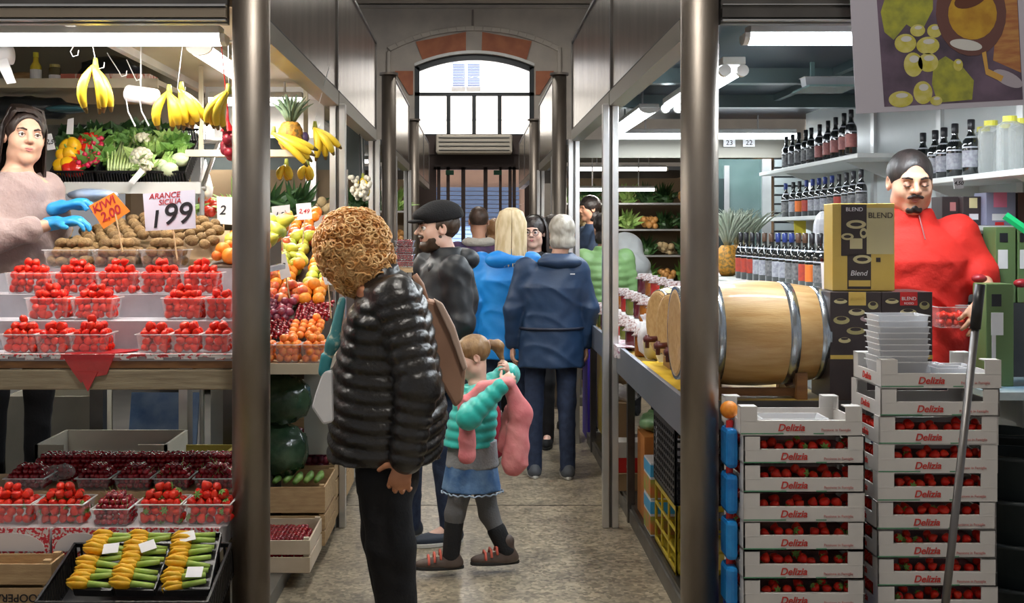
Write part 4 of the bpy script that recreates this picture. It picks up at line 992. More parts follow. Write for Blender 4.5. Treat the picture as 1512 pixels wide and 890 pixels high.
# storage behind: white boxes, cherries, blue sheet
WB = mat('dusty_white_card', (.50, .48, .40), .8, 0, (.42, .40, .33), 5)
def open_box(x, y, z, w, d, h, mt, label, t=.012, rot=0, name='open_box', notch=True):
    o = MB(); o.b2((-w/2, 0, 0), (w/2, d, t)); o.b2((-w/2, 0, 0), (-w/2+t, d, h)); o.b2((w/2-t, 0, 0), (w/2, d, h)); o.b2((-w/2, d-t, 0), (w/2, d, h))
    if notch: o.b2((-w/2, 0, 0), (w/2, t, h*.55)); o.b2((-w/2, 0, 0), (-w/2+w*.22, t, h)); o.b2((w/2-w*.22, 0, 0), (w/2, t, h))
    else: o.b2((-w/2, 0, 0), (w/2, t, h))
    return tag(o.build(name, mt, loc=(x, y, z), rot=(0, 0, rot)), label, 'box')
open_box(-1.53, 4.72, .421, .54, .36, .30, WB, 'white cardboard box with cherries under the counter', rot=0)
m = MB(); m.b2((-1.78, 4.78, .44), (-1.28, 5.02, .56)); tag(m.build('cherry_lining', PLUM), 'dark lining paper inside the white cherry box', 'paper')
fill(-1.52, 4.76, .56, .44, .22, .03, 'cherry', 'dark cherry in the white box under the counter', 'cherries in the white box', 2)
open_box(-2.0, 5.4, .421, .42, .3, .40, WB, 'tall pale box standing at the back under the counter', notch=False)
m = MB(); m.box((0, 0, 0), (.34, .02, .34)); tag(m.build('blue_sheet', mat('blue_steel_sheet', (.10, .20, .45), .22, .5, (.40, .55, .80), 5, .3, 10), loc=(-1.55, 5.75, .62), rot=(D(-14), 0, 0)), 'shiny blue sheet leaning under the counter', 'sheet')
m = MB(); m.b2((-1.35, 5.9, .42), (-1.2, 6.2, .95)); tag(m.build('grey_crate', WB), 'grey box stored behind the blue sheet', 'box')
open_box(-1.16, 4.75, .421, .24, .3, .24, mat('yellow_card', (.42, .34, .06), .7), 'yellow box with clear film near the column under the counter')
# wooden crates lower left
def wood_crate(x, y, z, w, d, h, label, text=None, mt=WOOD, nplank=2, name='wooden_crate'):
    t = thing(name, label, 'crate', (x, y, z))
    m = MB(); g = .012; ph = (h-g*(nplank+0))/nplank
    for k in range(nplank):
        z0 = g*.5+k*(ph+g); m.b2((-w/2, 0, z0), (w/2, .008, z0+ph)); m.b2((-w/2, d-.008, z0), (w/2, d, z0+ph)); m.b2((-w/2, .008, z0), (-w/2+.008, d-.008, z0+ph)); m.b2((w/2-.008, .008, z0), (w/2, d-.008, z0+ph))
    m.b2((-w/2, 0, 0), (w/2, d, .006)); m.build('planks', mt, t, bevel=.001)
    for sx in (-1, 1):
        for sy in (.018, d-.018):
            m = MB(); m.b2((sx*(w/2-.018)-.012, sy-.012, 0), (sx*(w/2-.018)+.012, sy+.012, h+.004)); m.build('corner_post', mt, t)
    if text: txt(text, .036, INK, t, (w*.22, -.0015, h*.5), (PI/2, PI, 0), bold=.0004)
    return t
for k in range(4):
    wood_crate(-1.62, 3.73, (0, .187, .374, .452)[k], .50, .125, (.182, .182, .073, .073)[k], 'pale wooden crate at the lower left, %s of the stack' % ('bottom', 'second from the bottom', 'third, with upside down lettering,', 'top')[k], 'COOPERATIVA' if k == 2 else None, nplank=1)
# black crate with courgette flowers
CR2 = tray_crate(.53, .36, .12)
m = MB(); m.b2((-1.38, 3.55, 0), (-.86, 3.86, .345)); tag(m.build('support_box', CARD), 'cardboard box supporting the black crate of courgette flowers', 'box')
o = bpy.data.objects.new('black_crate', CR2); COL.objects.link(o); o.location = (-1.075, 3.535, .352); o.rotation_euler = (D(14), 0, 0); tag(o, 'black slatted crate holding trays of courgette flowers', 'crate')
FLO = mat('courgette_petal', (.90, .42, .01), .5, 0, (.85, .55, .03), 25, .2, 60, sss=.1); FST = mat('courgette_stem', (.42, .55, .12), .45, 0, (.25, .42, .06), 30)
m = MB()
for k in range(5):
    a = k*2*PI/5
    m.tube([(0, 0, .012), (math.cos(a)*.010, math.sin(a)*.010, .035), (math.cos(a)*.017, math.sin(a)*.013, .06), (math.cos(a)*.008, math.sin(a)*.006, .085)], [.006, .015, .014, .004], 6, sq=.6)
FPM = m.mesh('petals', FLO, True); m = MB(); m.tube([(0, 0, .018), (.002, 0, -.02), (0, .002, -.055)], [.011, .009, .008], 8); FSM = m.mesh('stem', FST, True)
R2 = Matrix.Rotation(D(30), 3, 'X')
for i, (px, tilt) in enumerate(((138, -4), (200, -2), (276, 3))):
    where = ('left', 'middle', 'right')[i]
    b = P(px, 876, 3.60); t = thing('flower_tray', 'dark tray of orange courgette flowers, %s one in the black crate' % where, 'tray', b, (D(28), 0, D(tilt)))
    w = .060 if i < 2 else .068; L = .25
    m = MB(); m.b2((-w, 0, -.008), (w, L, 0)); m.b2((-w-.004, 0, -.008), (-w, L, .018)); m.b2((w, 0, -.008), (w+.004, L, .018)); m.b2((-w, -.004, -.008), (w, 0, .018)); m.b2((-w, L, -.008), (w, L+.004, .018)); m.build('foam_tray', BLACK, t)
    bpy.context.view_layer.update()
    Mw = Matrix.LocRotScale(b, t.rotation_euler, None)
    for k in range(9):
        f = thing('courgette_flower', 'orange courgette flower with green stem in the %s tray' % where, 'flower', Mw @ Vector((.002+random.uniform(-.004, .004), .016+k*.027, .022+(k % 2)*.006)), (0, 0, 0), 'courgette flowers in the %s tray' % where)
        f.rotation_euler = (Mw.to_3x3() @ Matrix.Rotation(-PI/2+random.uniform(-.25, .25), 3, 'Y')).to_euler()
        for nm, me in (('petals', FPM), ('stem', FSM)):
            c = bpy.data.objects.new(nm, me); COL.objects.link(c); c.parent = f
    for k, (dx, dy, rz) in enumerate((((.012, .15, .2),), ((.0, .16, .5),), ((-.03, .205, .3), (.02, .045, 0)))[i]):
        m = MB(); m.box((0, 0, 0), (.05, .045, .001)); c = m.build('label_card', PAPER, t, loc=(dx, dy, .046), rot=(0, 0, rz))
# ================= aisle side, lower: crates and sacks left of the aisle
wood_crate(-.93, 5.12, .077, .40, .40, .15, 'low pale wooden crate of cherries on the ground beside the near left column', nplank=2, mt=mat('pale_crate', (.60, .50, .38), .7, 0, (.52, .42, .30), 8))
fill(-.93, 5.15, .10, .36, .30, .09, 'cherry', 'dark cherry in the low crate beside the aisle', 'cherries in the low aisle crate', 2, 14)
wood_crate(-.93, 5.56, .077, .42, .42, .15, 'wooden crate under the cucumber crate left of the aisle', nplank=2)
wood_crate(-.93, 5.56, .236, .42, .42, .13, 'wooden crate of cucumbers left of the aisle', nplank=1)
CUC = mat('cucumber_skin', (.10, .22, .04), .4, 0, (.22, .36, .08), 20, .15, 60)
for k in range(7):
    m = MB(); x = -1.08+k*.05; y = 5.62+random.uniform(0, .06); m.tube([(x, y, .365), (x+.012, y+.08, .375), (x+.004, y+.18, .37)], [.012, .02, .012], 10)
    tag(m.build('cucumber', CUC, smooth=True), 'green cucumber lying in the upper wooden crate by the aisle', 'cucumber', 'cucumbers in the crate')
t = wood_crate(-.95, 6.02, .077, .44, .40, .30, 'tall wooden crate of dark plums further along the left of the aisle', nplank=3)
fill(-.95, 6.04, .34, .38, .34, .05, 'plum', 'dark red plum heaped in the tall crate beside the aisle', 'plums in the tall crate', 4)
m = MB(); m.box((0, 0, 0), (.01, .36, .2)); tag(m.build('blue_white_card', mat('pale_blue_card', (.50, .60, .68), .6), loc=(-.715, 6.2, .48), rot=(0, D(8), 0)), 'pale blue card standing against the plum crate', 'card')
m = MB(); m.ball((-.98, 5.75, .76), (.17, .14, .13), 22, 14, fn=lambda v: v*(1+.13*math.sin(v.x*9+v.z*4)*math.sin(v.z*11)*math.cos(v.y*7))); m.ball((-.99, 5.78, .50), (.16, .15, .14), 22, 14, fn=lambda v: v*(1+.15*math.sin(v.x*9+v.z*4)*math.sin(v.z*11)*math.cos(v.y*7))); tag(m.build('dark_green_bag', mat('dark_green_film', (.015, .04, .02), .2, 0, (.05, .09, .05), 9, .8, 14), smooth=True), 'crumpled dark green plastic bag heaped under the fruit stand', 'bag')
m = MB(); m.b2((-.88, 5.96, .44), (-.72, 6.0, .9)); tag(m.build('stall_side_panel', mat('grey_white_panel', (.34, .34, .31), .6)), 'pale panel standing below the fruit stand edge', 'panel')
for k, (y, h, c, l) in enumerate(((6.6, .5, WOOD, 'wooden crates stacked low beyond the plums'), (7.1, .55, mat('white_crate', (.5, .5, .48), .6), 'white crate beyond the plum crate left of the aisle'), (7.6, .5, mat('blue_crate', (.02, .10, .5), .5), 'blue crate low on the left beyond the curly haired woman'))):
    wood_crate(-.93, y, .077, .40, .40, h, l, mt=c, nplank=4)
# hanging cherry punnets on the post between, and garlic, flowers in the second opening
for k in range(4):
    x0 = 584+k*2; punnet(P(597, 388, 8.9).x, 8.9, P(0, 394-k*10, 8.9).z, .15, .1, .045, 'clear punnet of cherries stacked beside the flat cap man, level %s from below' % ('one', 'two', 'three', 'four')[k])
    fill(P(597, 388, 8.9).x, 8.91, P(0, 394-k*10, 8.9).z+.002, .13, .08, .03, 'cherry', 'dark cherry in the stacked punnets beside the flat cap', 'cherries in stacked punnets', 1)
m = MB(); z0 = P(0, 395, 8.9).z; m.b2((-.75, 8.7, z0-.03), (-.42, 9.1, z0-.002)); m.b2((-.74, 9.0, 0), (-.70, 9.06, z0-.03)); m.b2((-.47, 9.0, 0), (-.43, 9.06, z0-.03)); tag(m.build('side_table', WOOD), 'small side table carrying stacked cherry punnets behind the flat cap man', 'table')
def produce_wall(x0, x1, y, z0, z1, rows, seed, where, cols):
    """open shelves with heaps of vegetables, each heap its own thing"""
    rr = random.Random(seed); t = thing('produce_shelves', 'metal shelves of vegetables %s' % where, 'shelf', ((x0+x1)/2, y, 0)); w = (x1-x0)/2
    for k in range(rows):
        z = z0+(z1-z0)*k/rows; m = MB(); m.b2((-w, 0, z-.02), (w, .35, z)); m.build('shelf_board', STEELL, t)
    for sx in (-1, 1):
        m = MB(); m.b2((sx*w-.015, .33, 0), (sx*w+.015, .36, z1)); m.build('upright', STEELD, t)
    m = MB(); m.b2((-w, .36, 0), (w, .37, z1)); m.build('back_panel', mat('tan_back', (.16, .11, .06), .7), t)
    n = max(3, int((x1-x0)/.2)); nn = 0
    for k in range(rows):
        z = z0+(z1-z0)*k/rows
        for i in range(n):
            x = x0+(i+.5)*(x1-x0)/n; c = cols[rr.randrange(len(cols))]; kind, mt = c; mb = MB(); h = (z1-z0)/rows*.32
            if kind in ('greens', 'leek_bunch', 'herb_bunch'): leaves(mb, (0, 0, .02), 44, h*2.4, .03, rr, 1.2); mb.ball((0, 0, h*.4), (.09, .07, h*.6), 8, 6)
            else:
                for q in range(22): mb.ball((rr.uniform(-.08, .08), rr.uniform(-.08, .08), .03+rr.uniform(0, h*.9)), .036, 8, 6)
            o = mb.build(kind, mt, loc=(x, y+.15, z), smooth=kind not in ('greens', 'leek_bunch', 'herb_bunch'))
            tag(o, '%s, %s shelf, %s from the left, %s' % (kind.replace('_', ' '), ('lowest', 'second', 'third', 'fourth', 'fifth')[k], ('first', 'second', 'third', 'fourth', 'fifth', 'sixth', 'seventh')[i], where), kind.replace('_', ' '))
CM = [('greens', GREEN), ('leek_bunch', LGREEN), ('herb_bunch', DGREEN), ('potato_heap', mat('potato_skin', (.35, .25, .12), .8, 0, (.42, .32, .18), 20)), ('onion_heap', mat('onion_skin', (.45, .22, .06), .5)), ('tomato_heap', mat('tomato_skin', (.55, .04, .02), .3))]
produce_wall(-2.2, -.95, 8.2, .6, 2.05, 4, 5, 'at the back of the left stall', CM)
produce_wall(-1.9, -.80, 13.2, .7, 2.2, 4, 6, 'in the middle stall on the left', CM)
produce_wall(1.0, 2.5, 12.9, 1.03, 2.2, 4, 8, 'behind the right stall', CM[:5])
# flowers and garlic seen through the second left opening
for k in range(3):
    m = MB(); p = P(531, 268+k*11, 8.0)
    for q in range(14): m.ball((random.uniform(-.07, .07), random.uniform(-.04, .04), random.uniform(-.03, .03)), .018, 7, 5)
    gb_ = m.build('garlic_braid', mat('garlic_skin2', (.58, .54, .44), .6), loc=p, smooth=True); GB0 = gb_ if k == 0 else GB0
    tag(gb_, 'hanging braid of pale garlic in the second opening, %s of three' % ('top', 'middle', 'lowest')[k], 'garlic')
m = MB(); p = P(531, 258, 8.0); m.tube([p+Vector((0, 0, -.1)), (p.x, p.y, 2.42)], .004, 6); m.build('hanging_cord', DARK, GB0, loc=-GB0.location)
# middle stall ceilings
for sx in (-1, 1):
    m = MB(); m.b2((sx*.78, 10.4, 2.37), (sx*3.0, 13.05, 2.42)); m.b2((sx*.78, 14.75, 2.37), (sx*3.0, 18.9, 2.42)); struct(m.build('ceiling.00%d' % (5+sx), mat('grey_ceiling', (.10, .11, .12), .5)))
    m = MB(); m.b2((sx*3.1, 10.4, 0), (sx*3.15, 18.9, 2.4)); struct(m.build('wall_%s_row' % ('left' if sx < 0 else 'right'), mat('tan_wall', (.34, .22, .12), .7, 0, (.28, .18, .10), 3)))
    for j, y in enumerate((10.7, 14.9)):
        m = MB(); m.b2((sx*.86, y, .0), (sx*(1.5 if sx < 0 else 1.0), y+2.2, .95)); tag(m.build('market_counter', mat('counter_grey', (.20, .19, .18), .6)), 'grey counter of the %s stall on the %s' % (('middle', 'far')[j], 'left' if sx < 0 else 'right'), 'counter')
        for q in range(8):
            mb = MB(); rr = random.Random(q+j*9+sx)
            for _ in range(12): mb.ball((rr.uniform(-.1, .1), rr.uniform(-.1, .1), rr.uniform(.0, .07)), .035, 8, 6)
            mt = [APPL, ORAN, LGREEN, PEAR, GREEN, YPEP][rr.randrange(6)]
            tag(mb.build('fruit_heap', mt, loc=(sx*(1.02 if sx < 0 else .93), y+.2+q*.25, .98), smooth=True), 'heap of fruit, %s along the %s counter on the %s' % (('first', 'second', 'third', 'fourth', 'fifth', 'sixth', 'seventh', 'eighth')[q], ('middle', 'far')[j], 'left' if sx < 0 else 'right'), 'fruit')
# ================= RIGHT STALL: counter along the aisle and front
t = thing('market_counter', 'grey steel edged counter along the right side of the aisle', 'counter', (0, 0, 0))
m = MB(); m.b2((1.35, 4.30, .90), (1.92, 4.60, .96)); m.b2((.78, 4.30, .90), (1.35, 8.5, .96)); m.build('worktop', mat('yellow_worktop', (.42, .30, .06), .5, 0, (.36, .24, .05), 4), t)
m = MB(); m.b2((.765, 4.22, .84), (.785, 8.5, .985)); m.build('edge_beam', mat('grey_beam', (.20, .22, .26), .4, .6), t)
m = MB(); m.b2((.79, 4.28, .86), (1.92, 4.30, .965)); m.build('front_edge', STEELD, t)
for y in (4.4, 6.3, 8.3):
    m = MB(); m.b2((.84, y, 0), (.88, y+.04, .90)); m.build('leg', STEELD, t)
    m = MB(); m.b2((1.28, y, 0), (1.32, y+.04, .90)); m.build('leg', STEELD, t)
m = MB(); m.b2((2.36, 4.35, 0), (2.40, 4.39, .965)); m.build('leg', STEELD, t)
m = MB(); m.b2((.86, 4.25, .075), (1.45, 8.5, .10)); tag(m.build('low_shelf', STEELD), 'low metal shelf under the right counter', 'shelf')
m = MB(); m.b2((1.46, 4.6, 0), (1.5, 8.5, .90)); tag(m.build('counter_back', mat('dark_back', (.04, .035, .03), .7)), 'dark panel behind the crates under the right counter', 'panel')
# paper lace draped on the beam
LP = mat('floral_paper', (.62, .58, .62), .7, 0, (.35, .15, .22), 45, lo=.5, hi=.6)
m = MB()
for k in range(22):
    y = 6.02+k*.033; d = .012*math.sin(k*1.3)
    m.b2((.752, y, .93+d), (.764, y+.034, .99)); m.b2((.755, y, .986), (.84, y+.034, .991))
tag(m.build('floral_cloth', LP), 'floral paper draped over the edge of the right counter', 'cloth')
# barrel
def barrel(c, L, R, axis, label, n=32, tap=False):
    t = thing('wine_barrel', label, 'barrel', c)
    BW = mat('barrel_oak', (.62, .40, .17), .45, 0, (.50, .28, .09), 5, .1, 30, stretch=(1, 9, 9), coat=.3)
    m = MB(); pr = [(R*.82, -L/2)]+[(R*(.86+.14*math.cos(PI*u*.5*1.0)), u*L/2) for u in np.linspace(-.98, .98, 15)]+[(R*.82, L/2)]
    m.lathe(pr, n=n, axis=axis); m.build('staves', BW, t, True)
    HM = mat('galvanised_hoop', (.55, .60, .66), .25, .95, (.40, .45, .50), 8)
    for u in (-.93, -.50, .0-.20, .20, .50, .93) if L > .45 else (-.85, -.4, .4, .85):
        if abs(u) == .20: continue
        r = R*(.86+.14*math.cos(PI*u*.5))+.0025; hw = .019 if L > .4 else .008
        m = MB(); m.lathe([(r-.002, u*L/2-hw), (r, u*L/2-hw), (r, u*L/2+hw), (r-.002, u*L/2+hw)], n=n, axis=axis); m.build('hoop', HM, t, True)
    m = MB(); m.lathe([(R*.76, -L/2-.001), (R*.76, -L/2+.012)], n=n, axis=axis); m.build('head', BW, t)
    return t
barrel((1.065, 4.50, 1.20), .56, .205, (1, 0, 0), 'big oak wine barrel with galvanised hoops lying on the right counter')
t = thing('barrel_stand', 'wooden cradle under the big oak barrel', 'stand', (1.07, 4.5, .9605))
for x in (-.16, .17):
    m = MB(); m.b2((x-.022, -.14, 0), (x+.022, -.10, .10)); m.build('leg', WOODD, t); m = MB(); m.b2((x-.022, .10, 0), (x+.022, .14, .10)); m.build('leg', WOODD, t)
    m = MB(); m.prism([(-.15, .0), (.15, .0), (.15, .10), (.10, .05), (0, .028), (-.10, .05), (-.15, .10)], 'x', x-.02, x+.02); m.build('cradle', WOODD, t)
m = MB(); m.b2((-.16, -.12, .01), (.17, -.10, .04)); m.build('stretcher', WOODD, t)
# three small casks seen on end with taps
for k, (px, Y) in enumerate(((959, 5.35), (975, 5.05), (990, 4.78))):
    x = (px-VX)*Y/F+.10; R = .165-.0*k
    t = barrel((x+.03, Y, .962+.05+R), .20, R, (1, .25, 0), 'small oak cask with a dark tap, %s of the three beside the near right column' % ('farthest', 'middle', 'nearest')[k], 28)
    m = MB(); m.tube([(-.10, -.02, -.08), (-.16, -.035, -.08)], .014, 10); m.tube([(-.145, -.03, -.06), (-.145, -.03, -.12)], .010, 8); m.build('tap', mat('tap_dark', (.10, .02, .02), .4), t, True)
    m = MB(); m.b2((-.05, -.10, -.05-R), (.06, .10, -.03-R*.85)); m.build('foot', WOODD, t)
# jars, bags and baskets on the aisle counter
JB = mat('amber_jar', (.35, .12, .02), .15, 0, (.22, .06, .01), 8, coat=.5); JT = mat('cloth_top', (.50, .47, .46), .8, 0, (.16, .06, .05), 70)
def cloth_jar(x, y, z, r, h, label, body=JB):
    t = thing('preserve_jar', label, 'jar', (x, y, z)); m = MB(); m.lathe([(r*.9, 0), (r, .01), (r, h*.75), (r*.85, h*.9)], n=18); m.build('body', body, t, True)
    m = MB(); m.lathe([(r*1.35, h*.80), (r*1.15, h*.86), (r*1.0, h*.95), (r*.9, h+.01)], n=18, ); m.build('cloth_lid', JT, t, True)
rr = random.Random(4); q = 0
for row in range(8):
    for c in range(3):
        y = 5.85+row*.30; x = .86+c*.16; q += 1
        z = .961+(0 if c == 0 else .10*c)
        mt = [JB, mat('dark_jam', (.10, .015, .02), .15, coat=.5), mat('green_olive', (.14, .16, .03), .2, coat=.5), mat('red_sauce', (.45, .03, .02), .2, coat=.5)][(row+c) % 4]
        cloth_jar(x, y, z, .045+.008*(row % 2), .13, 'cloth topped preserve jar, %s from the front, %s line, right counter' % (('first', 'second', 'third', 'fourth', 'fifth', 'sixth', 'seventh', 'eighth')[row], ('outer', 'middle', 'inner')[c]), mt)
m = MB(); m.b2((.945, 5.75, .961), (1.10, 8.3, 1.06)); m.b2((1.10, 5.75, .961), (1.32, 8.3, 1.16)); tag(m.build('step_riser', WHITE), 'white stepped riser under the preserve jars', 'riser')
def basket(x, y, z, r, h, label, content):
    t = thing('wicker_basket', label, 'basket', (x, y, z)); m = MB()
    m.lathe([(r*.75, 0), (r*.9, h*.5), (r, h), (r*.95, h), (r*.85, h*.5), (r*.7, .01)], n=20); m.build('weave', mat('wicker', (.30, .13, .05), .7, 0, (.18, .07, .03), 60, .6, 60), t, True)
    m = MB()
    for k in range(14): m.ball((rr.uniform(-.6, .6)*r, rr.uniform(-.6, .6)*r, h*.9), .03, 8, 6)
    m.build('contents', content, t, True)
basket(1.22, 6.1, 1.161, .12, .10, 'round wicker basket on the riser behind the casks', JT)
basket(1.20, 6.6, 1.161, .11, .10, 'second wicker basket on the riser further back', mat('red_packet', (.55, .05, .04), .4))
for k, (px, py, Y, r, mt) in enumerate(((925, 470, 5.9, .06, CLEARW), (938, 450, 5.75, .065, CLEARW), (921, 500, 5.65, .05, mat('pasta_cream', (.50, .42, .22), .6)), (945, 495, 5.5, .06, CLEARW), (930, 520, 5.45, .045, mat('pasta_cream', (.50, .42, .22), .6)))):
    m = MB(); p = P(px, py, Y); m.ball((0, 0, 0), (r, r, r*1.5), 14, 10, fn=lambda v: v*(1+.12*math.sin(v.x*8+k)*math.sin(v.z*9))); m.tube([(0, 0, r*1.35), (0, 0, r*1.9)], [r*.2, r*.5], 8)
    tag(m.build('packet', mt, loc=(.83+.03*k if k > 2 else .88, p.y, .962+r*1.5), smooth=True), 'tied clear packet on the right counter beside the small casks, %s of five' % ('rear left', 'rear right', 'front left', 'front right', 'lowest')[k], 'packet')
tag(MB().b2((.80, 4.60, .9605), (1.0, 5.6, .964)).build('yellow_cloth', mat('yellow_cloth', (.75, .50, .02), .7)), 'yellow cloth under the small casks', 'cloth')
# crates under the right counter
YC = mat('yellow_crate', (.50, .38, .02), .45, 0, (.42, .30, .02), 6)
def plastic_crate(x, y, z, w, d, h, mt, label, rows=4, slots=5):
    m = MB(); t = .01; m.b2((-w/2, 0, 0), (w/2, d, .01))
    for k in range(rows+1):
        z0 = k*(h-.025)/rows; hh = .025 if k in (0, rows) else .012
        m.b2((-w/2, 0, z0), (w/2, t, z0+hh)); m.b2((-w/2, d-t, z0), (w/2, d, z0+hh)); m.b2((-w/2, 0, z0), (-w/2+t, d, z0+hh)); m.b2((w/2-t, 0, z0), (w/2, d, z0+hh))
    for k in range(slots+1):
        xx = -w/2+k*(w-.014)/slots; m.b2((xx, 0, 0), (xx+.014, t, h)); m.b2((xx, d-t, 0), (xx+.014, d, h)); yy = k*(d-.014)/slots; m.b2((-w/2, yy, 0), (-w/2+t, yy+.014, h)); m.b2((w/2-t, yy, 0), (w/2, yy+.014, h))
    return tag(m.build('plastic_crate', mt, loc=(x, y, z), bevel=.002), label, 'crate')
plastic_crate(1.055, 5.0, .101, .36, .58, .30, YC, 'yellow plastic bottle crate under the right counter', 3, 3)
plastic_crate(1.05, 5.0, .405, .36, .58, .33, BLACK, 'black plastic crate of bottles on top of the yellow crate', 9, 12)
WGL = mat('wine_glass_dark', (.010, .012, .012), .08, 0, spec=.8, coat=.8)
WLAB = {}
def wine_bottle(x, y, z, h, label, group=None, cap='black', lab='dark', wt=.036, neckc=None):
    capm = {'black': mat('foil_black', (.02, .02, .025), .35), 'navy': mat('foil_navy', (.02, .04, .20), .35), 'yellow': mat('cap_yellow', (.75, .55, .03), .4), 'brown': mat('foil_brown', (.10, .05, .03), .4)}[cap]
    labm = {'dark': mat('label_dark', (.09, .09, .10), .5, 0, (.22, .22, .22), 60), 'red': mat('label_red', (.50, .06, .03), .5, 0, (.35, .05, .04), 40), 'white': mat('label_white', (.42, .43, .47), .5, 0, (.25, .25, .3), 60), 'orange': mat('label_orange', (.75, .18, .03), .5), 'rose': mat('label_rose', (.45, .16, .14), .5, 0, (.3, .1, .1), 50)}[lab]
    key = (round(h, 3), round(wt, 4), cap, lab)
    if key not in WLAB:
        r = wt; a = MB(); a.lathe([(r*.85, 0), (r, .006), (r, h*.55), (r*.92, h*.62), (r*.55, h*.70), (r*.38, h*.76), (r*.36, h*.97), (r*.40, h*.975), (r*.40, h)], n=18)
        b = MB(); b.lathe([(r*.39, h*.82), (r*.42, h*.83), (r*.43, h*.99), (r*.3, h*1.003)], n=14)
        c = MB(); c.lathe([(r*1.01, h*.15), (r*1.012, h*.16), (r*1.012, h*.44), (r*1.01, h*.45)], n=18)
        d = MB(); d.lathe([(r*.70, h*.655), (r*.72, h*.66), (r*.60, h*.70), (r*.58, h*.70)], n=16)
        e = MB(); e.lathe([(r*1.005, h*.49), (r*1.010, h*.495), (r*1.010, h*.51), (r*1.0, h*.515)], n=18)
        W = mat('label_silver', (.55, .56, .62), .35, .3)
        WLAB[key] = [('glass', a.mesh('glass', WGL, True)), ('foil_cap', b.mesh('foil_cap', capm, True)), ('front_label', c.mesh('front_label', labm, True)), ('neck_label', d.mesh('neck_label', W, True)), ('label_band', e.mesh('label_band', W, True))]
    t = thing('wine_bottle', label, 'bottle', (x, y, z), (0, 0, random.uniform(0, 6)), group)
    for nm, me in WLAB[key]:
        o = bpy.data.objects.new(nm, me); COL.objects.link(o); o.parent = t
    return t
tag(MB().b2((.89, 5.02, .415), (1.21, 5.56, .513)).build('bottle_liner', DARK), 'dark liner the yellow capped bottles stand on in the black crate', 'liner')
for k, (px, Y) in enumerate(((957, 5.5), (967, 5.44), (985, 5.2), (999, 5.1))):
    wine_bottle((px-VX)*Y/F+.075, Y, .515, .29, 'bottle with bright yellow cap in the black crate, %s from the aisle' % ('first', 'second', 'third', 'fourth')[k], None, 'yellow', 'white')
def carton(x, y, z, w, d, h, mt, label, band=None, text=None, tm=None, rot=0):
    t = thing('carton', label, 'box', (x, y, z), (0, 0, rot)); m = MB(); m.b2((-w/2, 0, 0), (w/2, d, h)); m.build('box', mt, t, bevel=.002)
    if band: 
        for (z0, z1, bm) in band: m = MB(); m.b2((-w/2-.001, -.0012, z0*h), (w/2+.001, d+.001, z1*h)); m.build('printed_band', bm, t)
    if text: txt(text, h*.28, tm or PAPER, t, (0, -.003, h*.5))
    return t
BL = mat('print_blue', (.05, .35, .65), .5); RB = mat('print_orange', (.62, .16, .05), .5, 0, (.25, .35, .05), 14); RBX = mat('red_box', (.60, .02, .02), .5)
for k in range(2):
    carton(.945, 5.64, .101+k*.18, .16, .22, .178, mat('fruit_carton_white', (.62, .64, .68), .5), 'printed fruit carton by the aisle, %s of two' % ('lower', 'upper')[k], [(.05, .55, RB), (.62, .95, BL)])
put('orange', .945, 5.72, .492, 'single orange lying on the printed fruit cartons', 'single orange')
carton(.96, 5.95, .101, .16, .25, .43, mat('orange_crate', (.45, .16, .03), .6), 'tall orange crate side between the cartons and the black crate')
carton(.98, 6.28, .101, .12, .2, .40, CARD, 'wooden coloured box beyond the orange crate')
carton(.90, 6.62, .101, .17, .3, .10, CARD, 'flat cardboard tray carrying the red box')
carton(.90, 6.64, .202, .16, .16, .085, RBX, 'small red box with white lettering low by the aisle', None, 'pane', PAPER)
carton(.90, 6.64, .288, .15, .16, .09, mat('white_box', (.60, .58, .55), .6), 'small white box on top of the red box', None, 'f', RBX)
carton(.90, 7.05, .101, .16, .3, .44, CARD, 'tall cardboard box by the aisle under the clear bag')
m = MB(); m.ball((.93, 7.2, .585), (.10, .12, .05), 18, 12, fn=lambda v: v*(1+.2*math.sin(v.x*8)*math.sin(v.y*7+v.z*9))); tag(m.build('clear_bag', CLEARW, smooth=True), 'crumpled clear bag on the cardboard box by the aisle', 'bag')
m = MB(); m.ball((.98, 6.14, .575), (.10, .16, .05), 20, 12, fn=lambda v: Vector((v.x, v.y, v.z+.5*v.y*v.y))*(1+.15*math.sin(v.x*8)*math.sin(v.y*7))); tag(m.build('green_bag', mat('green_film', (.10, .26, .10), .35, 0, (.25, .40, .22), 7, .4, 12), smooth=True), 'crumpled green plastic bag under the right counter', 'bag')
for k, (x, c, l) in enumerate(((.89, mat('purple_crate', (.06, .03, .42), .5), 'purple crate standing on end beyond the second right post'), (.965, YC, 'yellow crate standing on end beside the purple one'), (1.035, WOOD, 'wooden crate standing on end beside the yellow one'))):
    carton(x, 8.75-k*.35, .101 if k else .0, .055, .40, .85-.1*k, c, l)
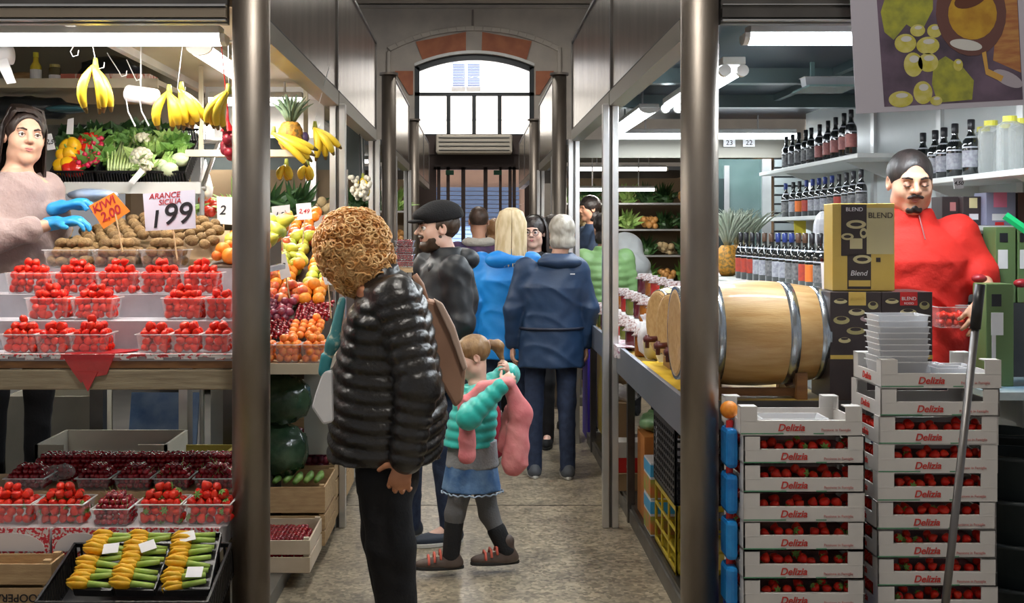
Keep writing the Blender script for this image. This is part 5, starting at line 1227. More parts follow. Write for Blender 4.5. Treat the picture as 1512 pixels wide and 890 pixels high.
# ================= the white berry crates
CRW = mat('crate_white_card', (.66, .64, .62), .6, 0, (.60, .58, .56), 5); LOGO = mat('logo_red', (.55, .04, .03), .6); LOGP = mat('logo_pink', (.60, .25, .24), .7); GL = mat('line_green', (.10, .28, .16), .6)
CD = {}
CW, CDp, CH = .405, .295, .096
def crate_parts():
    m = MB(); t = .006; w, d, h = CW, CDp, CH; lo = .048
    m.b2((-w/2, 0, 0), (w/2, d, .005))
    m.b2((-w/2, 0, 0), (w/2, t, lo)); m.b2((-w/2, d-t, 0), (w/2, d, lo)); m.b2((-w/2, 0, 0), (-w/2+t, d, lo)); m.b2((w/2-t, 0, 0), (w/2, d, lo))
    m.b2((-w/2+.05, .001, lo-.004), (w/2-.05, .016, lo+.001)) 
    body = m.mesh('body', CRW)
    m = MB()
    for sx in (-1, 1):
        for y0, y1 in ((0, .05), (d-.05, d)):
            x0 = sx*w/2; x1 = sx*(w/2-.055); m.b2((min(x0, x1), y0, lo), (max(x0, x1), y1, h))
            m.b2((min(x0, x1)+.008, y0+.008, h), (max(x0, x1)-.008, y1-.008, h+.006))
    return body
body = crate_parts()
def cpost(sx, yy):
    m = MB(); x0 = sx*CW/2; x1 = sx*(CW/2-.055); a, b = min(x0, x1), max(x0, x1); y0 = 0 if yy == 0 else CDp-.05; t = .005
    m.b2((a, y0, .048), (b, y0+t, CH)) if yy == 0 else m.b2((a, y0+.05-t, .048), (b, y0+.05, CH))
    m.b2((x0 if sx < 0 else x0-t, y0, .048), (x0+t if sx < 0 else x0, y0+.05, CH)); m.b2((a, y0, CH-.004), (b, y0+.05, CH)); m.b2((a-.0008 if 0 else a, y0-.0006 if yy == 0 else y0, .0465), (b, y0, .0485))
    return m.mesh('corner_post', CRW)
posts = [cpost(sx, yy) for sx in (-1, 1) for yy in (0, 1)]
m = MB(); m.b2((-CW/2, -.0008, .0470), (-CW/2+.05, 0, .0482)); m.b2((CW/2-.05, -.0008, .0470), (CW/2, 0, .0482)); SEAM = m.mesh('seam', DARK)
_l = txt('Delizia', .033, LOGO, None, (0, 0, 0), bold=.0006, shear=.25); LM = _l.data; bpy.data.objects.remove(_l)
_l = txt('Passione in Famiglia', .0125, LOGP, None, (0, 0, 0)); TM = _l.data; bpy.data.objects.remove(_l)
GM = MB().b2((-CW/2, -.0008, .004), (-.06, 0, .008)).mesh('green_line', GL); GM2 = MB().b2((.04, -.0008, .004), (.075, 0, .008)).mesh('green_line', GL)
def berry_crate(x, y, z, label, fillit=True, where='', jit=0):
    t = thing('berry_crate', label, 'crate', (x, y, z), (0, 0, jit))
    o = bpy.data.objects.new('body', body); COL.objects.link(o); o.parent = t
    for p_ in posts:
        o = bpy.data.objects.new('corner_post', p_); COL.objects.link(o); o.parent = t
    for nm, me, lc, rt in (('logo_lettering', LM, (-.035, -.0012, .025), (PI/2, 0, 0)), ('slogan_lettering', TM, (.115, -.0012, .018), (PI/2, 0, 0)), ('green_line', GM, (0, 0, 0), (0, 0, 0)), ('green_line', GM2, (0, 0, 0), (0, 0, 0)), ('logo_lettering', LM, (-CW/2-.0012, CDp/2, .025), (PI/2, 0, -PI/2))):
        o = bpy.data.objects.new(nm, me); COL.objects.link(o); o.parent = t; o.location = lc; o.rotation_euler = rt
    if fillit:
        r = .0175
        for j in range(2):
            for i in range(9):
                if j and i % 2: continue
                put('strawberry', x-.165+i*.041+random.uniform(-.008, .008), y+.035+j*.04, z+.030+r+random.uniform(0, .014)+.006*j, 'strawberry seen through the slot of %s' % where, 'strawberries in %s' % where)
        for i in range(6): put('strawberry', x-CW/2+.03, y+.07+i*.035, z+.05, 'strawberry seen through the slot of %s' % where, 'strawberries in %s' % where)
        m = MB(); m.b2((-CW/2+.012, .012, .006), (CW/2-.012, CDp-.012, .030)); m.build('inner_tray', mat('crate_liner', (.10, .01, .012), .6), t)
ORD = ['bottom', 'second from the bottom', 'third from the bottom', 'fourth from the bottom', 'fifth from the bottom', 'sixth from the bottom', 'seventh from the bottom', 'eighth from the bottom', 'topmost', 'topmost']
# left stack rests on a blue crate; measured 9 boxes up to 0.98 m
YL = 3.84; sL = F/YL; zt = CZ-(601-VY)/sL+.002
nL = 7; z0 = zt-nL*CH
for k in range(nL):
    nm = ['bottom', 'second from the bottom', 'third from the bottom', 'fourth from the bottom', 'third from the top', 'second from the top', 'topmost'][k]
    dx = ((.5, 0, .5, .2, .5, .4, -3.5)[k])/sL
    berry_crate((1187-VX)/sL+dx, YL, z0+k*CH, 'white berry crate, %s of the left stack beside the near right column' % nm, k < nL-1, 'the left stack crate %s' % nm, random.uniform(-.006, .006))
plastic_crate((1190-VX)/sL, YL+.01, z0-.21, .42, .30, .208, mat('blue_plastic', (.01, .03, .42), .4), 'blue plastic crate under the left stack of white crates', 3, 6)
plastic_crate((1190-VX)/sL, YL+.01, 0, .42, .30, z0-.212, BLACK, 'black plastic crate on the floor under the blue one', 5, 6)
YR = 3.90; sR = F/YR; zt = CZ-(532-VY)/sR+.002; nR = 9; z1 = zt-nR*CH
for k in range(nR):
    nm = ['bottom', 'second from the bottom', 'third from the bottom', 'fourth from the bottom', 'fifth from the bottom', 'fourth from the top', 'third from the top', 'second from the top', 'topmost'][k]
    dx = (-5, -6, -6.5, -7, -5.5, -5, -4, -2, 0)[k]/sR
    berry_crate((1390-VX)/sR+dx, YR, z1+k*CH, 'white berry crate, %s of the right stack' % nm, k < nR-2, 'the right stack crate %s' % nm, random.uniform(-.006, .006))
plastic_crate((1385-VX)/sR, YR+.01, 0, .42, .30, z1-.002, BLACK, 'black plastic crate on the floor under the right stack', 4, 6)
# punnet lids and tubs on the right stack
def tub(x, y, z, w, d, h, label, group=None, mt=None):
    key = ('tub', w, d, h)
    if key not in PUN: PUN[key] = punnet_mesh(w, d, h, 'plastic_tub', mt or glassy('milky_tub', (.78, .80, .84), .62, .25))
    o = bpy.data.objects.new('plastic_tub', PUN[key][0]); COL.objects.link(o); o.location = (x, y, z); tag(o, label, 'tub', group); r = bpy.data.objects.new('rim', PUN[key][1]); COL.objects.link(r); r.parent = o
zb = z1+(nR-1)*CH+.006
for k in range(9):
    tub((1342-VX)/sR+random.uniform(-.004, .004), YR+.11, zb+.002+k*.020, .17, .13, .075, 'milky plastic tub nested in the tall stack on the right crates', 'tubs nested on the right crates')
for k, (px, dy) in enumerate(((1415, .08), (1435, .16), (1400, .2))): tub((px-VX)/sR, YR+dy, zb+.001, .10, .08, .055, 'small clear tub loose in the top right crate, %s' % ('front', 'rear right', 'rear left')[k])
tub((1185-VX)/sL, YL+.15, z0+(nL-1)*CH+.006, .22, .12, .035, 'shallow clear tub lying in the top left crate')
# blue striped stack at the left of the crates and oranges
t = thing('bottle_shrink_pack', 'column of shiny blue packs squeezed between column and crates', 'pack', (.872, 3.93, 0))
for k in range(6):
    m = MB(); m.b2((-.02, -.05, .02+k*.155), (.02, .06, .155+k*.155)); m.build('pack', mat('shiny_blue', (.01, .16, .50), .2, 0, (.02, .28, .70), 10, .3, 12), t, bevel=.015)
    m = MB(); m.tube([(0, 0, .152+k*.155), (0, 0, .176+k*.155)], .012, 10); m.build('pack_cap', RBX, t)
put('orange', .875, 3.95, .985, 'single orange on top of the blue packs', 'orange on the packs')
# leaning pole
a, b = P(1447, 420, 3.72), P(1383, 1010, 3.62); v = (a-b); a2 = b+v*(-b.z/v.z)*-1 if False else None
k = -a.z/(v.z) ; foot = a+v*k
t = thing('broom_pole', 'steel broom pole with black grip leaning in front of the right crates', 'pole', foot)
top = a-foot; gl = top*(1-.10)
m = MB(); m.tube([(0, 0, 0), gl], .0125, 16); m.build('shaft', mat('pole_steel', (.20, .19, .185), .42, .9), t, True)
m = MB(); m.tube([gl, top], .0165, 16); m.build('grip', BLACK, t, True)
m = MB(); m.b2((-.16, -.03, 0), (.16, .03, .05)); m.build('broom_head', BLACK, t, bevel=.01)
# black tubs, table and floor at far right
for k, (px, Y) in enumerate(((1502, 4.9), (1528, 4.4))):
    for j in range(4):
        x = (px-VX)*Y/F; m = MB(); z = j*.17
        m.lathe([(.11, z), (.14, z+.20), (.15, z+.20), (.15, z+.215), (.13, z+.215), (.12, z+.03)], (x, Y+.15, 0), 24); tag(m.build('black_bucket', mat('bucket_grey', (.035, .045, .05), .35), smooth=True), 'dark round bucket, %s of the %s nested stack at the lower right' % (('lowest', 'second', 'third', 'top')[j], ('rear', 'front')[k]), 'bucket')
t = thing('side_counter', 'pale counter with blue top at the right edge behind the crates', 'counter', (0, 0, 0))
m = MB(); m.b2((1.92, 4.30, .965), (2.44, 5.9, .995)); m.build('blue_mat', mat('blue_mat', (.18, .32, .42), .3, 0, (.45, .52, .55), 5), t)
# boxes beside the barrel: BLEND cartons, gold wine box
CB = mat('choc_card', (.035, .026, .028), .45, 0, (.05, .035, .035), 6); GOLD = mat('gold_card', (.62, .42, .08), .4, 0, (.68, .50, .14), 3); PALE = mat('pale_gold_card', (.62, .55, .28), .45, 0, (.56, .50, .30), 3)
def blend_box(px0, px1, py0, py1, Y, label, tabm, word2=None):
    a, b = P(px0, py1, Y), P(px1, py0, Y); w, h = b.x-a.x, b.z-a.z
    t = thing('wine_carton', label, 'box', ((a.x+b.x)/2, Y, a.z)); m = MB(); m.b2((-w/2, 0, 0), (w/2, .22, h)); m.build('box', CB, t, bevel=.002)
    m = MB(); m.b2((-w*.14, -.0012, h*.80), (w*.20, 0, h*1.0)); m.build('label_tab', tabm, t); txt('BLEND', w*.095, GOLD if word2 is None else PAPER, t, (w*.03, -.003, h*.90))
    if word2: txt(word2, w*.06, PAPER, t, (w*.03, -.003, h*.83))
    m = MB(); m.b2((-w/2, -.0012, .0), (w/2, 0, h*.06)); m.build('gold_stripe', GOLD, t)
    for (cx, cz, rx, rz, mt) in ((-.30, .86, .13, .035, PALE), (.02, .70, .16, .05, PALE), (-.28, .58, .16, .06, mat('olive_print', (.40, .36, .16), .6)), (.24, .60, .15, .045, mat('pink_print', (.45, .33, .35), .6)), (.0, .42, .18, .055, mat('olive_print', (.40, .36, .16), .6)), (-.22, .28, .12, .04, PALE), (.34, .80, .1, .06, mat('olive_print', (.40, .36, .16), .6))):
        if cz*h < h*.0: continue
        m = MB(); o_ = [(cx*w+math.cos(q)*rx*w, cz*h+math.sin(q)*rz*h) for q in np.linspace(0, 2*PI, 20, endpoint=False)]; i_ = [(cx*w+math.cos(q)*rx*w*.62, cz*h+.006+math.sin(q)*rz*h*.5) for q in np.linspace(0, 2*PI, 20, endpoint=False)]
        for q in range(20): m.prism([o_[q], o_[(q+1) % 20], i_[(q+1) % 20], i_[q]], 'y', -.0014, -.0002)
        m.build('printed_cup', mt, t)
    return t
blend_box(1226, 1301, 431, 530, 4.32, 'dark wine carton printed with cups and a gold BLEND tab, left of its twin', GOLD)
blend_box(1302, 1377, 431, 530, 4.32, 'dark wine carton printed with cups and a red BLEND tab', RBX, 'ROSSO')
a = P(1226, 532, 4.31); m = MB(); m.b2((a.x, 4.315, .9605), (P(1377, 0, 4.31).x, 4.55, a.z+.004)); tag(m.build('lower_carton', CB), 'dark carton underneath the two BLEND cartons', 'box')
tag(MB().b2((P(1262, 0, 4.3).x, 4.312, P(0, 560, 4.3).z), (P(1276, 0, 4.3).x, 4.3145, P(0, 547, 4.3).z)).build('orange_sticker', mat('sticker_orange', (.80, .12, .03), .5)), 'orange red sticker on the dark lower carton', 'sticker')
Y = 4.36; a, b = P(1230, 430, Y), P(1320, 301, Y); w, h = b.x-a.x, b.z-a.z
t = thing('gold_wine_box', 'tall gold wine box standing on the BLEND cartons', 'box', ((a.x+b.x)/2, Y, a.z+.002), (0, 0, D(-4)))
m = MB(); m.b2((-w/2, 0, 0), (w/2, .14, h)); m.build('box', GOLD, t, bevel=.002)
m = MB(); m.b2((-w*.36, -.0012, h*.40), (w*.05, 0, h*.985)); m.b2((-w*.26, -.0012, h*.02), (w*.12, 0, h*.42)); m.build('dark_panel', CB, t)
m = MB(); m.b2((w*.05, -.0010, h*.42), (w*.485, 0, h*.95)); m.build('pale_panel', PALE, t)
txt('BLEND', w*.13, CB, t, (w*.27, -.003, h*.86)); txt('Blend', w*.12, PAPER, t, (-.08*w, -.003, h*.20), shear=.2); txt('BLEND', w*.09, PAPER, t, (-.15*w, -.003, h*.93))
for (cx, cz, rx, rz) in ((-.12, .76, .16, .05), (-.26, .62, .1, .04), (-.02, .36, .15, .05), (.0, .66, .06, .06)):
    m = MB(); o_ = [(cx*w+math.cos(q)*rx*w, cz*h+math.sin(q)*rz*h) for q in np.linspace(0, 2*PI, 20, endpoint=False)]; i_ = [(cx*w+math.cos(q)*rx*w*.6, cz*h+math.sin(q)*rz*h*.45) for q in np.linspace(0, 2*PI, 20, endpoint=False)]
    for q in range(20): m.prism([o_[q], o_[(q+1) % 20], i_[(q+1) % 20], i_[q]], 'y', -.0025, -.0013)
    m.build('printed_cup', PALE, t)
m = MB(); m.b2((-w*.22, -.0022, h*.48), (-w*.02, -.0012, h*.60)); m.build('printed_card', PALE, t); m = MB(); m.b2((-w*.24, -.0022, h*.05), (w*.11, -.0012, h*.12)); m.build('gold_stripe', GOLD, t)
m = MB(); m.b2((w*.20, -.0022, h*.33), (w*.27, -.0008, h*.38)); m.build('square_mark', CB, t)
# wine shelves on the right wall
SW = mat('shelf_white', (.66, .68, .66), .4)
def wshelf(x0, x1, y0, y1, z, label):
    t = thing('wall_shelf', label, 'shelf', ((x0+x1)/2, (y0+y1)/2, z)); m = MB(); hx, hy = (x1-x0)/2, (y1-y0)/2; m.b2((-hx, -hy, -.025), (hx, hy, 0)); m.build('board', SW, t, bevel=.003)
    for s in (-.6, .6):
        m = MB(); m.prism([(hx, -.025), (-hx*.6, -.025), (hx, -.14)], 'y', s*hy-.008, s*hy+.008); m.build('bracket', SW, t)
wshelf(2.08, 2.45, 6.25, 8.4, 2.02, 'upper white shelf of wine bottles on the right wall')
wshelf(2.08, 2.45, 6.25, 8.4, 1.69, 'lower white shelf of wine bottles on the right wall')
wshelf(2.12, 2.45, 4.35, 5.9, 1.84, 'white shelf on the right wall behind the seller in red')
n = 0
for i, px in enumerate((1153, 1162, 1171, 1181, 1189, 1201, 1213, 1224, 1236, 1246)):
    Y = 8.25-(px-1150)/96*1.9; wine_bottle((px-VX)*Y/F+.04, Y, 2.021, .245, 'dark wine bottle on the upper right shelf, %s from the left' % ('first', 'second', 'third', 'fourth', 'fifth', 'sixth', 'seventh', 'eighth', 'ninth', 'tenth')[i], None, 'black', 'rose' if i > 4 else 'dark', .032)
for i, px in enumerate((1152, 1163, 1172, 1182, 1191, 1200, 1209, 1219, 1229, 1240, 1250, 1261)):
    Y = 8.25-(px-1150)/110*1.9; wine_bottle((px-VX)*Y/F+.04, Y, 1.691, .245, 'wine bottle on the lower right shelf, %s from the left' % ('first', 'second', 'third', 'fourth', 'fifth', 'sixth', 'seventh', 'eighth', 'ninth', 'tenth', 'eleventh', 'twelfth')[i], None, 'navy' if i in (0, 3, 4, 5, 6, 7) else 'black', ('dark', 'white', 'orange', 'red', 'white', 'white', 'white', 'dark', 'red', 'dark', 'dark', 'dark')[i], .032)
for i, px in enumerate((1363, 1381, 1394, 1410, 1434)):
    Y = (5.8, 5.65, 5.5, 5.3, 5.1)[i]; wine_bottle((px-VX)*Y/F, Y, 1.841, .25, 'dark wine bottle behind the seller in red, %s from the left' % ('first', 'second', 'third', 'fourth', 'fifth')[i], None, 'black', 'white', .037)
# clear bottles with yellow lids
for i, (px, Y) in enumerate(((1452, 5.3), (1463, 5.0), (1482, 5.15), (1491, 4.8), (1508, 4.9))):
    x = (px-VX)*Y/F; t = thing('clear_canister', 'clear ribbed plastic canister with yellow lid on the right wall shelf, %s from the left' % ('first', 'second', 'third', 'fourth', 'fifth')[i], 'canister', (x, Y, 1.841)); m = MB(); m.lathe([(.045, 0)]+[(.05+.002*(k % 2), .01+k*.017) for k in range(12)]+[(.025, .215)], n=16); m.build('body', glassy('canister_plastic', (.6, .63, .62), .3, .2), t, True)
    m = MB(); m.tube([(0, 0, .21), (0, 0, .235)], .028, 14); m.build('lid', mat('lid_yellow', (.75, .70, .08), .4), t)
card([(1407, 263), (1422, 262), (1423, 278), (1409, 279)], 4.34, 'small white price tag on the shelf edge behind the seller in red', [('4,50', 0, 0, .02, INK, .0002)])
# counters of box wine right of the seller
GB = mat('green_box', (.10, .17, .06), .45, 0, (.13, .21, .08), 3); LB = mat('lilac_box', (.22, .22, .32), .45)
m = MB(); m.b2((2.08, 4.75, .995), (2.44, 5.9, 1.30)); tag(m.build('box_stand', DARK), 'dark stand under the boxed wines at the right', 'stand')
def wbox(px0, px1, py0, py1, Y, mt, label, marks=(), z0=None):
    a, b = P(px0, py1, Y), P(px1, py0, Y); w, h = b.x-a.x, b.z-a.z; zz = z0 if z0 else a.z
    t = thing('boxed_wine', label, 'box', ((a.x+b.x)/2, Y, zz)); m = MB(); m.b2((-w/2, 0, 0), (w/2, .12, b.z-zz)); m.build('box', mt, t, bevel=.003); h = b.z-zz
    for (x0, x1, y0, y1, mm) in marks:
        m = MB(); m.b2(((x0-.5)*w, -.0015, y0*h), ((x1-.5)*w, 0, y1*h)); m.build('printed_mark', mm, t, bevel=.0005)
wbox(1456, 1497, 419, 500, 4.46, GB, 'green boxed wine with a hand slot, right of the pole grip', ((.2, .55, .78, .90, INK), (.18, .62, .50, .72, PAPER), (.2, .35, .25, .5, ARC)), .9955)
wbox(1470, 1500, 335, 417, 4.75, GB, 'green boxed wine standing higher behind, with white label', ((.2, .6, .80, .92, INK), (.12, .6, .45, .70, PAPER)), 1.301)
wbox(1503, 1532, 335, 417, 4.75, GB, 'green boxed wine at the right picture edge', ((.1, .5, .80, .92, INK), (.1, .5, .45, .70, PAPER)), 1.301)
wbox(1453, 1471, 345, 412, 5.1, CB, 'dark boxed wine between the seller in red and the green box', ((.2, .7, .5, .7, PALE),), 1.301)
zs = P(0, 333, 4.95).z
m = MB(); m.b2((1.98, 4.90, zs-.02), (2.44, 5.4, zs)); m.b2((1.99, 5.36, .9955), (2.02, 5.39, zs-.02)); m.b2((2.38, 5.41, 1.3), (2.42, 5.44, zs)); tag(m.build('middle_shelf', SW), 'white shelf between the boxed wines at the right', 'shelf')
wbox(1456, 1500, 284, 331, 4.95, LB, 'lilac boxed wine with a pink label at the upper right', ((.25, .7, .55, 1.0, mat('pink_label', (.60, .15, .25), .5)), (.2, .8, .15, .35, PAPER), (.3, .6, 0, .1, RBX)), zs+.001)
wbox(1422, 1452, 290, 331, 5.0, CB, 'dark boxed wine left of the lilac box', ((.3, .7, .6, .95, PALE), (.3, .75, .2, .4, ARC)), zs+.001)
wbox(1503, 1530, 284, 331, 4.97, mat('brown_card', (.10, .04, .03), .5), 'brown boxed wine at the right edge above', (), zs+.001)
wbox(1391, 1420, 290, 331, 5.05, CB, 'dark boxed wine just right of the seller\'s ear', ((.4, .7, .5, .8, mat('rose_label', (.5, .2, .2), .5)),), zs+.001)
m = MB(); a, b = P(1484, 318, 4.6), P(1530, 350, 4.55); m.tube([a, b], .016, 4, sq=.5); m.b2((b.x-.02, 4.55, b.z-.02), (2.46, 4.58, b.z+.02)); tag(m.build('green_strap', mat('bright_green', (.01, .50, .16), .4)), 'bright green plastic bar slanting at the right edge', 'bar')
for k, (px, py) in enumerate(((1446, 411), (1508, 418))):
    m = MB(); m.ball(P(px, py, 4.6), (.03, .03, .018), 10, 7); tag(m.build('red_pouch', mat('dark_red_foil', (.35, .02, .03), .35), smooth=True), 'dark red packet beside the green boxed wine, %s' % ('left', 'right')[k], 'packet')
# bottle row on a long board behind the barrel
t = thing('bottle_board', 'white board behind the barrel carrying a long row of wine bottles', 'shelf', (1.63, 6.3, 1.30)); m = MB(); m.b2((-.12, -.95, -.02), (.10, 1.3, 0)); m.build('board', SW, t)
for y in (-.7, 1.1):
    m = MB(); m.b2((-.05, y, -1.30), (-.01, y+.04, -.02)); m.build('leg', SW, t)
CL = ['dark', 'dark', 'dark', 'white', 'white', 'dark', 'white', 'white', 'dark', 'dark', 'red', 'orange', 'dark']
for i, px in enumerate((1094, 1102, 1111, 1120, 1129, 1139, 1149, 1159, 1169, 1179, 1189, 1199, 1211)):
    s = 233+(px-1088)/127*72; Y = F/s; wine_bottle((px-VX)/s, Y, 1.301, .285, 'dark wine bottle in the long row behind the barrel, %s from the left' % ('first', 'second', 'third', 'fourth', 'fifth', 'sixth', 'seventh', 'eighth', 'ninth', 'tenth', 'eleventh', 'twelfth', 'thirteenth')[i], None, 'navy' if 5 < i < 9 else ('brown' if 3 < i < 6 or 8 < i < 11 else 'black'), 'red' if i < 3 else CL[i], .034)
# pineapples
gl_ = mat('grey_pineapple_leaf', (.25, .30, .22), .5, 0, (.42, .46, .36), 12)
for i, (px, Y, l) in enumerate(((1074, 7.6, 'left'), (1089, 7.75, 'middle'), (1103, 7.95, 'rear'))):
    pineapple(((px-VX)*Y/F, Y, 1.301 if i < 1 else 1.301), 'golden pineapple with grey green crown behind the near right column, %s of three' % l, .2, gl_, .075)
m = MB(); m.b2((1.55, 7.5, 1.25), (2.05, 8.2, 1.30)); m.b2((1.9, 7.9, 0), (1.94, 7.94, 1.25)); m.b2((1.6, 8.1, 0), (1.64, 8.14, 1.25)); tag(m.build('fruit_table', SW), 'table carrying the pineapples', 'table')
card([(1172, 326), (1190, 326), (1190, 348), (1173, 347)], 7.6, 'small yellow and blue shelf label under the lower wine shelf', [], mt=mat('yellow_label', (.75, .62, .06), .5))
card([(1212, 388), (1230, 388), (1230, 430), (1214, 430)], 4.9, 'plain white board between the bottle row and the gold box', [])
m = MB(); m.b2((P(1220, 0, 4.9).x, 4.9, .12), (P(1226, 0, 4.9).x, 4.93, 1.36)); tag(m.build('board_stand', WHITE), 'white stand holding the plain board', 'stand')
m = MB(); m.ball((P(1215, 0, 6).x, 6.0, 1.60), (.05, .05, .10), 14, 10); m.b2((P(1200, 0, 6).x, 5.9, 1.30), (P(1232, 0, 6).x, 6.1, 1.50)); tag(m.build('film_wrapped_basket', CLEARW, smooth=False), 'film wrapped gift basket behind the bottle row', 'basket')
m = MB(); m.b2((P(1195, 0, 6).x, 5.85, 1.27), (P(1236, 0, 6).x, 6.15, 1.30)); m.b2((1.86, 6.1, 0), (1.89, 6.13, 1.27)); tag(m.build('basket_stand', SW), 'small stand under the film wrapped basket', 'stand')
m = MB(); m.b2((P(1195, 0, 5.6).x, 5.6, 2.30), (P(1270, 0, 5.6).x, 5.9, 2.31)); m.b2((1.72, 5.88, 2.31), (1.74, 5.9, 2.46)); tag(m.build('glass_tray', mat('teal_glass2', (.20, .32, .32), .2)), 'glass tray hanging under the stall ceiling at the right', 'tray')
for k in range(3): tub(P(1205+k*22, 0, 5.7).x, 5.74, 2.311, .11, .09, .05, 'clear tub stored on the hanging glass tray, %s' % ('left', 'middle', 'right')[k])
# poster
Y = 3.93; a, b = P(1264, 168, Y), P(1540, 168, Y); w = b.x-a.x
t = thing('poster', 'white edged poster of grapes and a wine glass hanging at the upper right', 'poster', (a.x, Y, a.z), (0, D(-3), 0))
k_ = Y/F
m = MB(); m.b2((0, -.001, 0), (w, .001, .62)); m.build('paper', mat('poster_paper', (.50, .48, .56), .6), t)
def pg(name, pts, mt, d): 
    m = MB(); m.prism([((x-1264)*k_+.006*0, (168-y)*k_) for x, y in pts], 'y', -.0011-d, -.0008); m.build(name, mt, t)
def el(cx, cy, rx, ry, n=22, a0=0): return [(cx+math.cos(q)*rx*math.cos(a0)-math.sin(q)*ry*math.sin(a0), cy+math.cos(q)*rx*math.sin(a0)+math.sin(q)*ry*math.cos(a0)) for q in np.linspace(0, 2*PI, n, endpoint=False)]
k1 = .0003
pg('picture', [(1302, -60), (1511, -60), (1511, 160), (1306, 160)], mat('art_dark', (.06, .045, .07), .5, 0, (.16, .11, .17), 7), k1)
pg('leaf_print', [(1308, 20), (1330, -40), (1360, -60), (1390, -50), (1385, 20), (1365, 55), (1345, 40), (1325, 62), (1312, 50)], mat('art_leaf', (.25, .27, .05), .5, 0, (.42, .42, .05), 25), k1*2)
pg('leaf_print', [(1382, 100), (1400, 90), (1425, 108), (1440, 128), (1436, 156), (1385, 158), (1378, 130)], mat('art_leaf', (.3, .3, .05), .5), k1*2)
pg('bread_print', [(1480, -20), (1510, -20), (1510, 120), (1470, 100), (1478, 40)], mat('art_amber', (.50, .26, .08), .5, 0, (.35, .12, .05), 12, stretch=(1, 1, 5)), k1*2)
for (cx, cy, rx, ry) in ((1342, 68, 16, 14), (1361, 50, 11, 9), (1375, 73, 17, 13), (1352, 100, 14, 18), (1386, 52, 11, 10), (1374, 98, 15, 14), (1418, 104, 7, 9), (1331, 150, 18, 12), (1364, 142, 14, 17), (1383, 155, 9, 7)):
    pg('grape_print', el(cx, cy, rx, ry), mat('art_grape', (.52, .47, .06), .4, 0, (.62, .58, .20), 30), k1*3); pg('grape_shine', el(cx+rx*.1, cy-ry*.45, rx*.5, ry*.3), mat('art_shine', (.62, .62, .60), .4), k1*4)
pg('glass_print', el(1441, 28, 52, 64), mat('art_glass', (.14, .06, .05), .3), k1*4); pg('wine_print', el(1443, 30, 36, 38), mat('art_wine', (.55, .33, .03), .3, 0, (.40, .20, .02), 18), k1*5); pg('wine_dark', el(1441, 8, 25, 12, 22, -.3), mat('art_brown', (.12, .04, .02), .3), k1*6)
pg('glass_shine', el(1431, 75, 24, 8, 22, .2), mat('art_shine', (.62, .62, .60), .4), k1*6); pg('glass_stem', [(1454, 88), (1460, 86), (1462, 112), (1484, 124), (1480, 132), (1458, 120)], mat('art_amber2', (.62, .36, .08), .3), k1*5); pg('glass_foot', el(1490, 128, 24, 10, 22, .5), mat('art_shine2', (.42, .38, .44), .3), k1*4)
for x in (.1, w-.1):
    m = MB(); m.tube([(x, 0, .62), (x, 0, .70)], .003, 6); m.build('string', DARK, t)
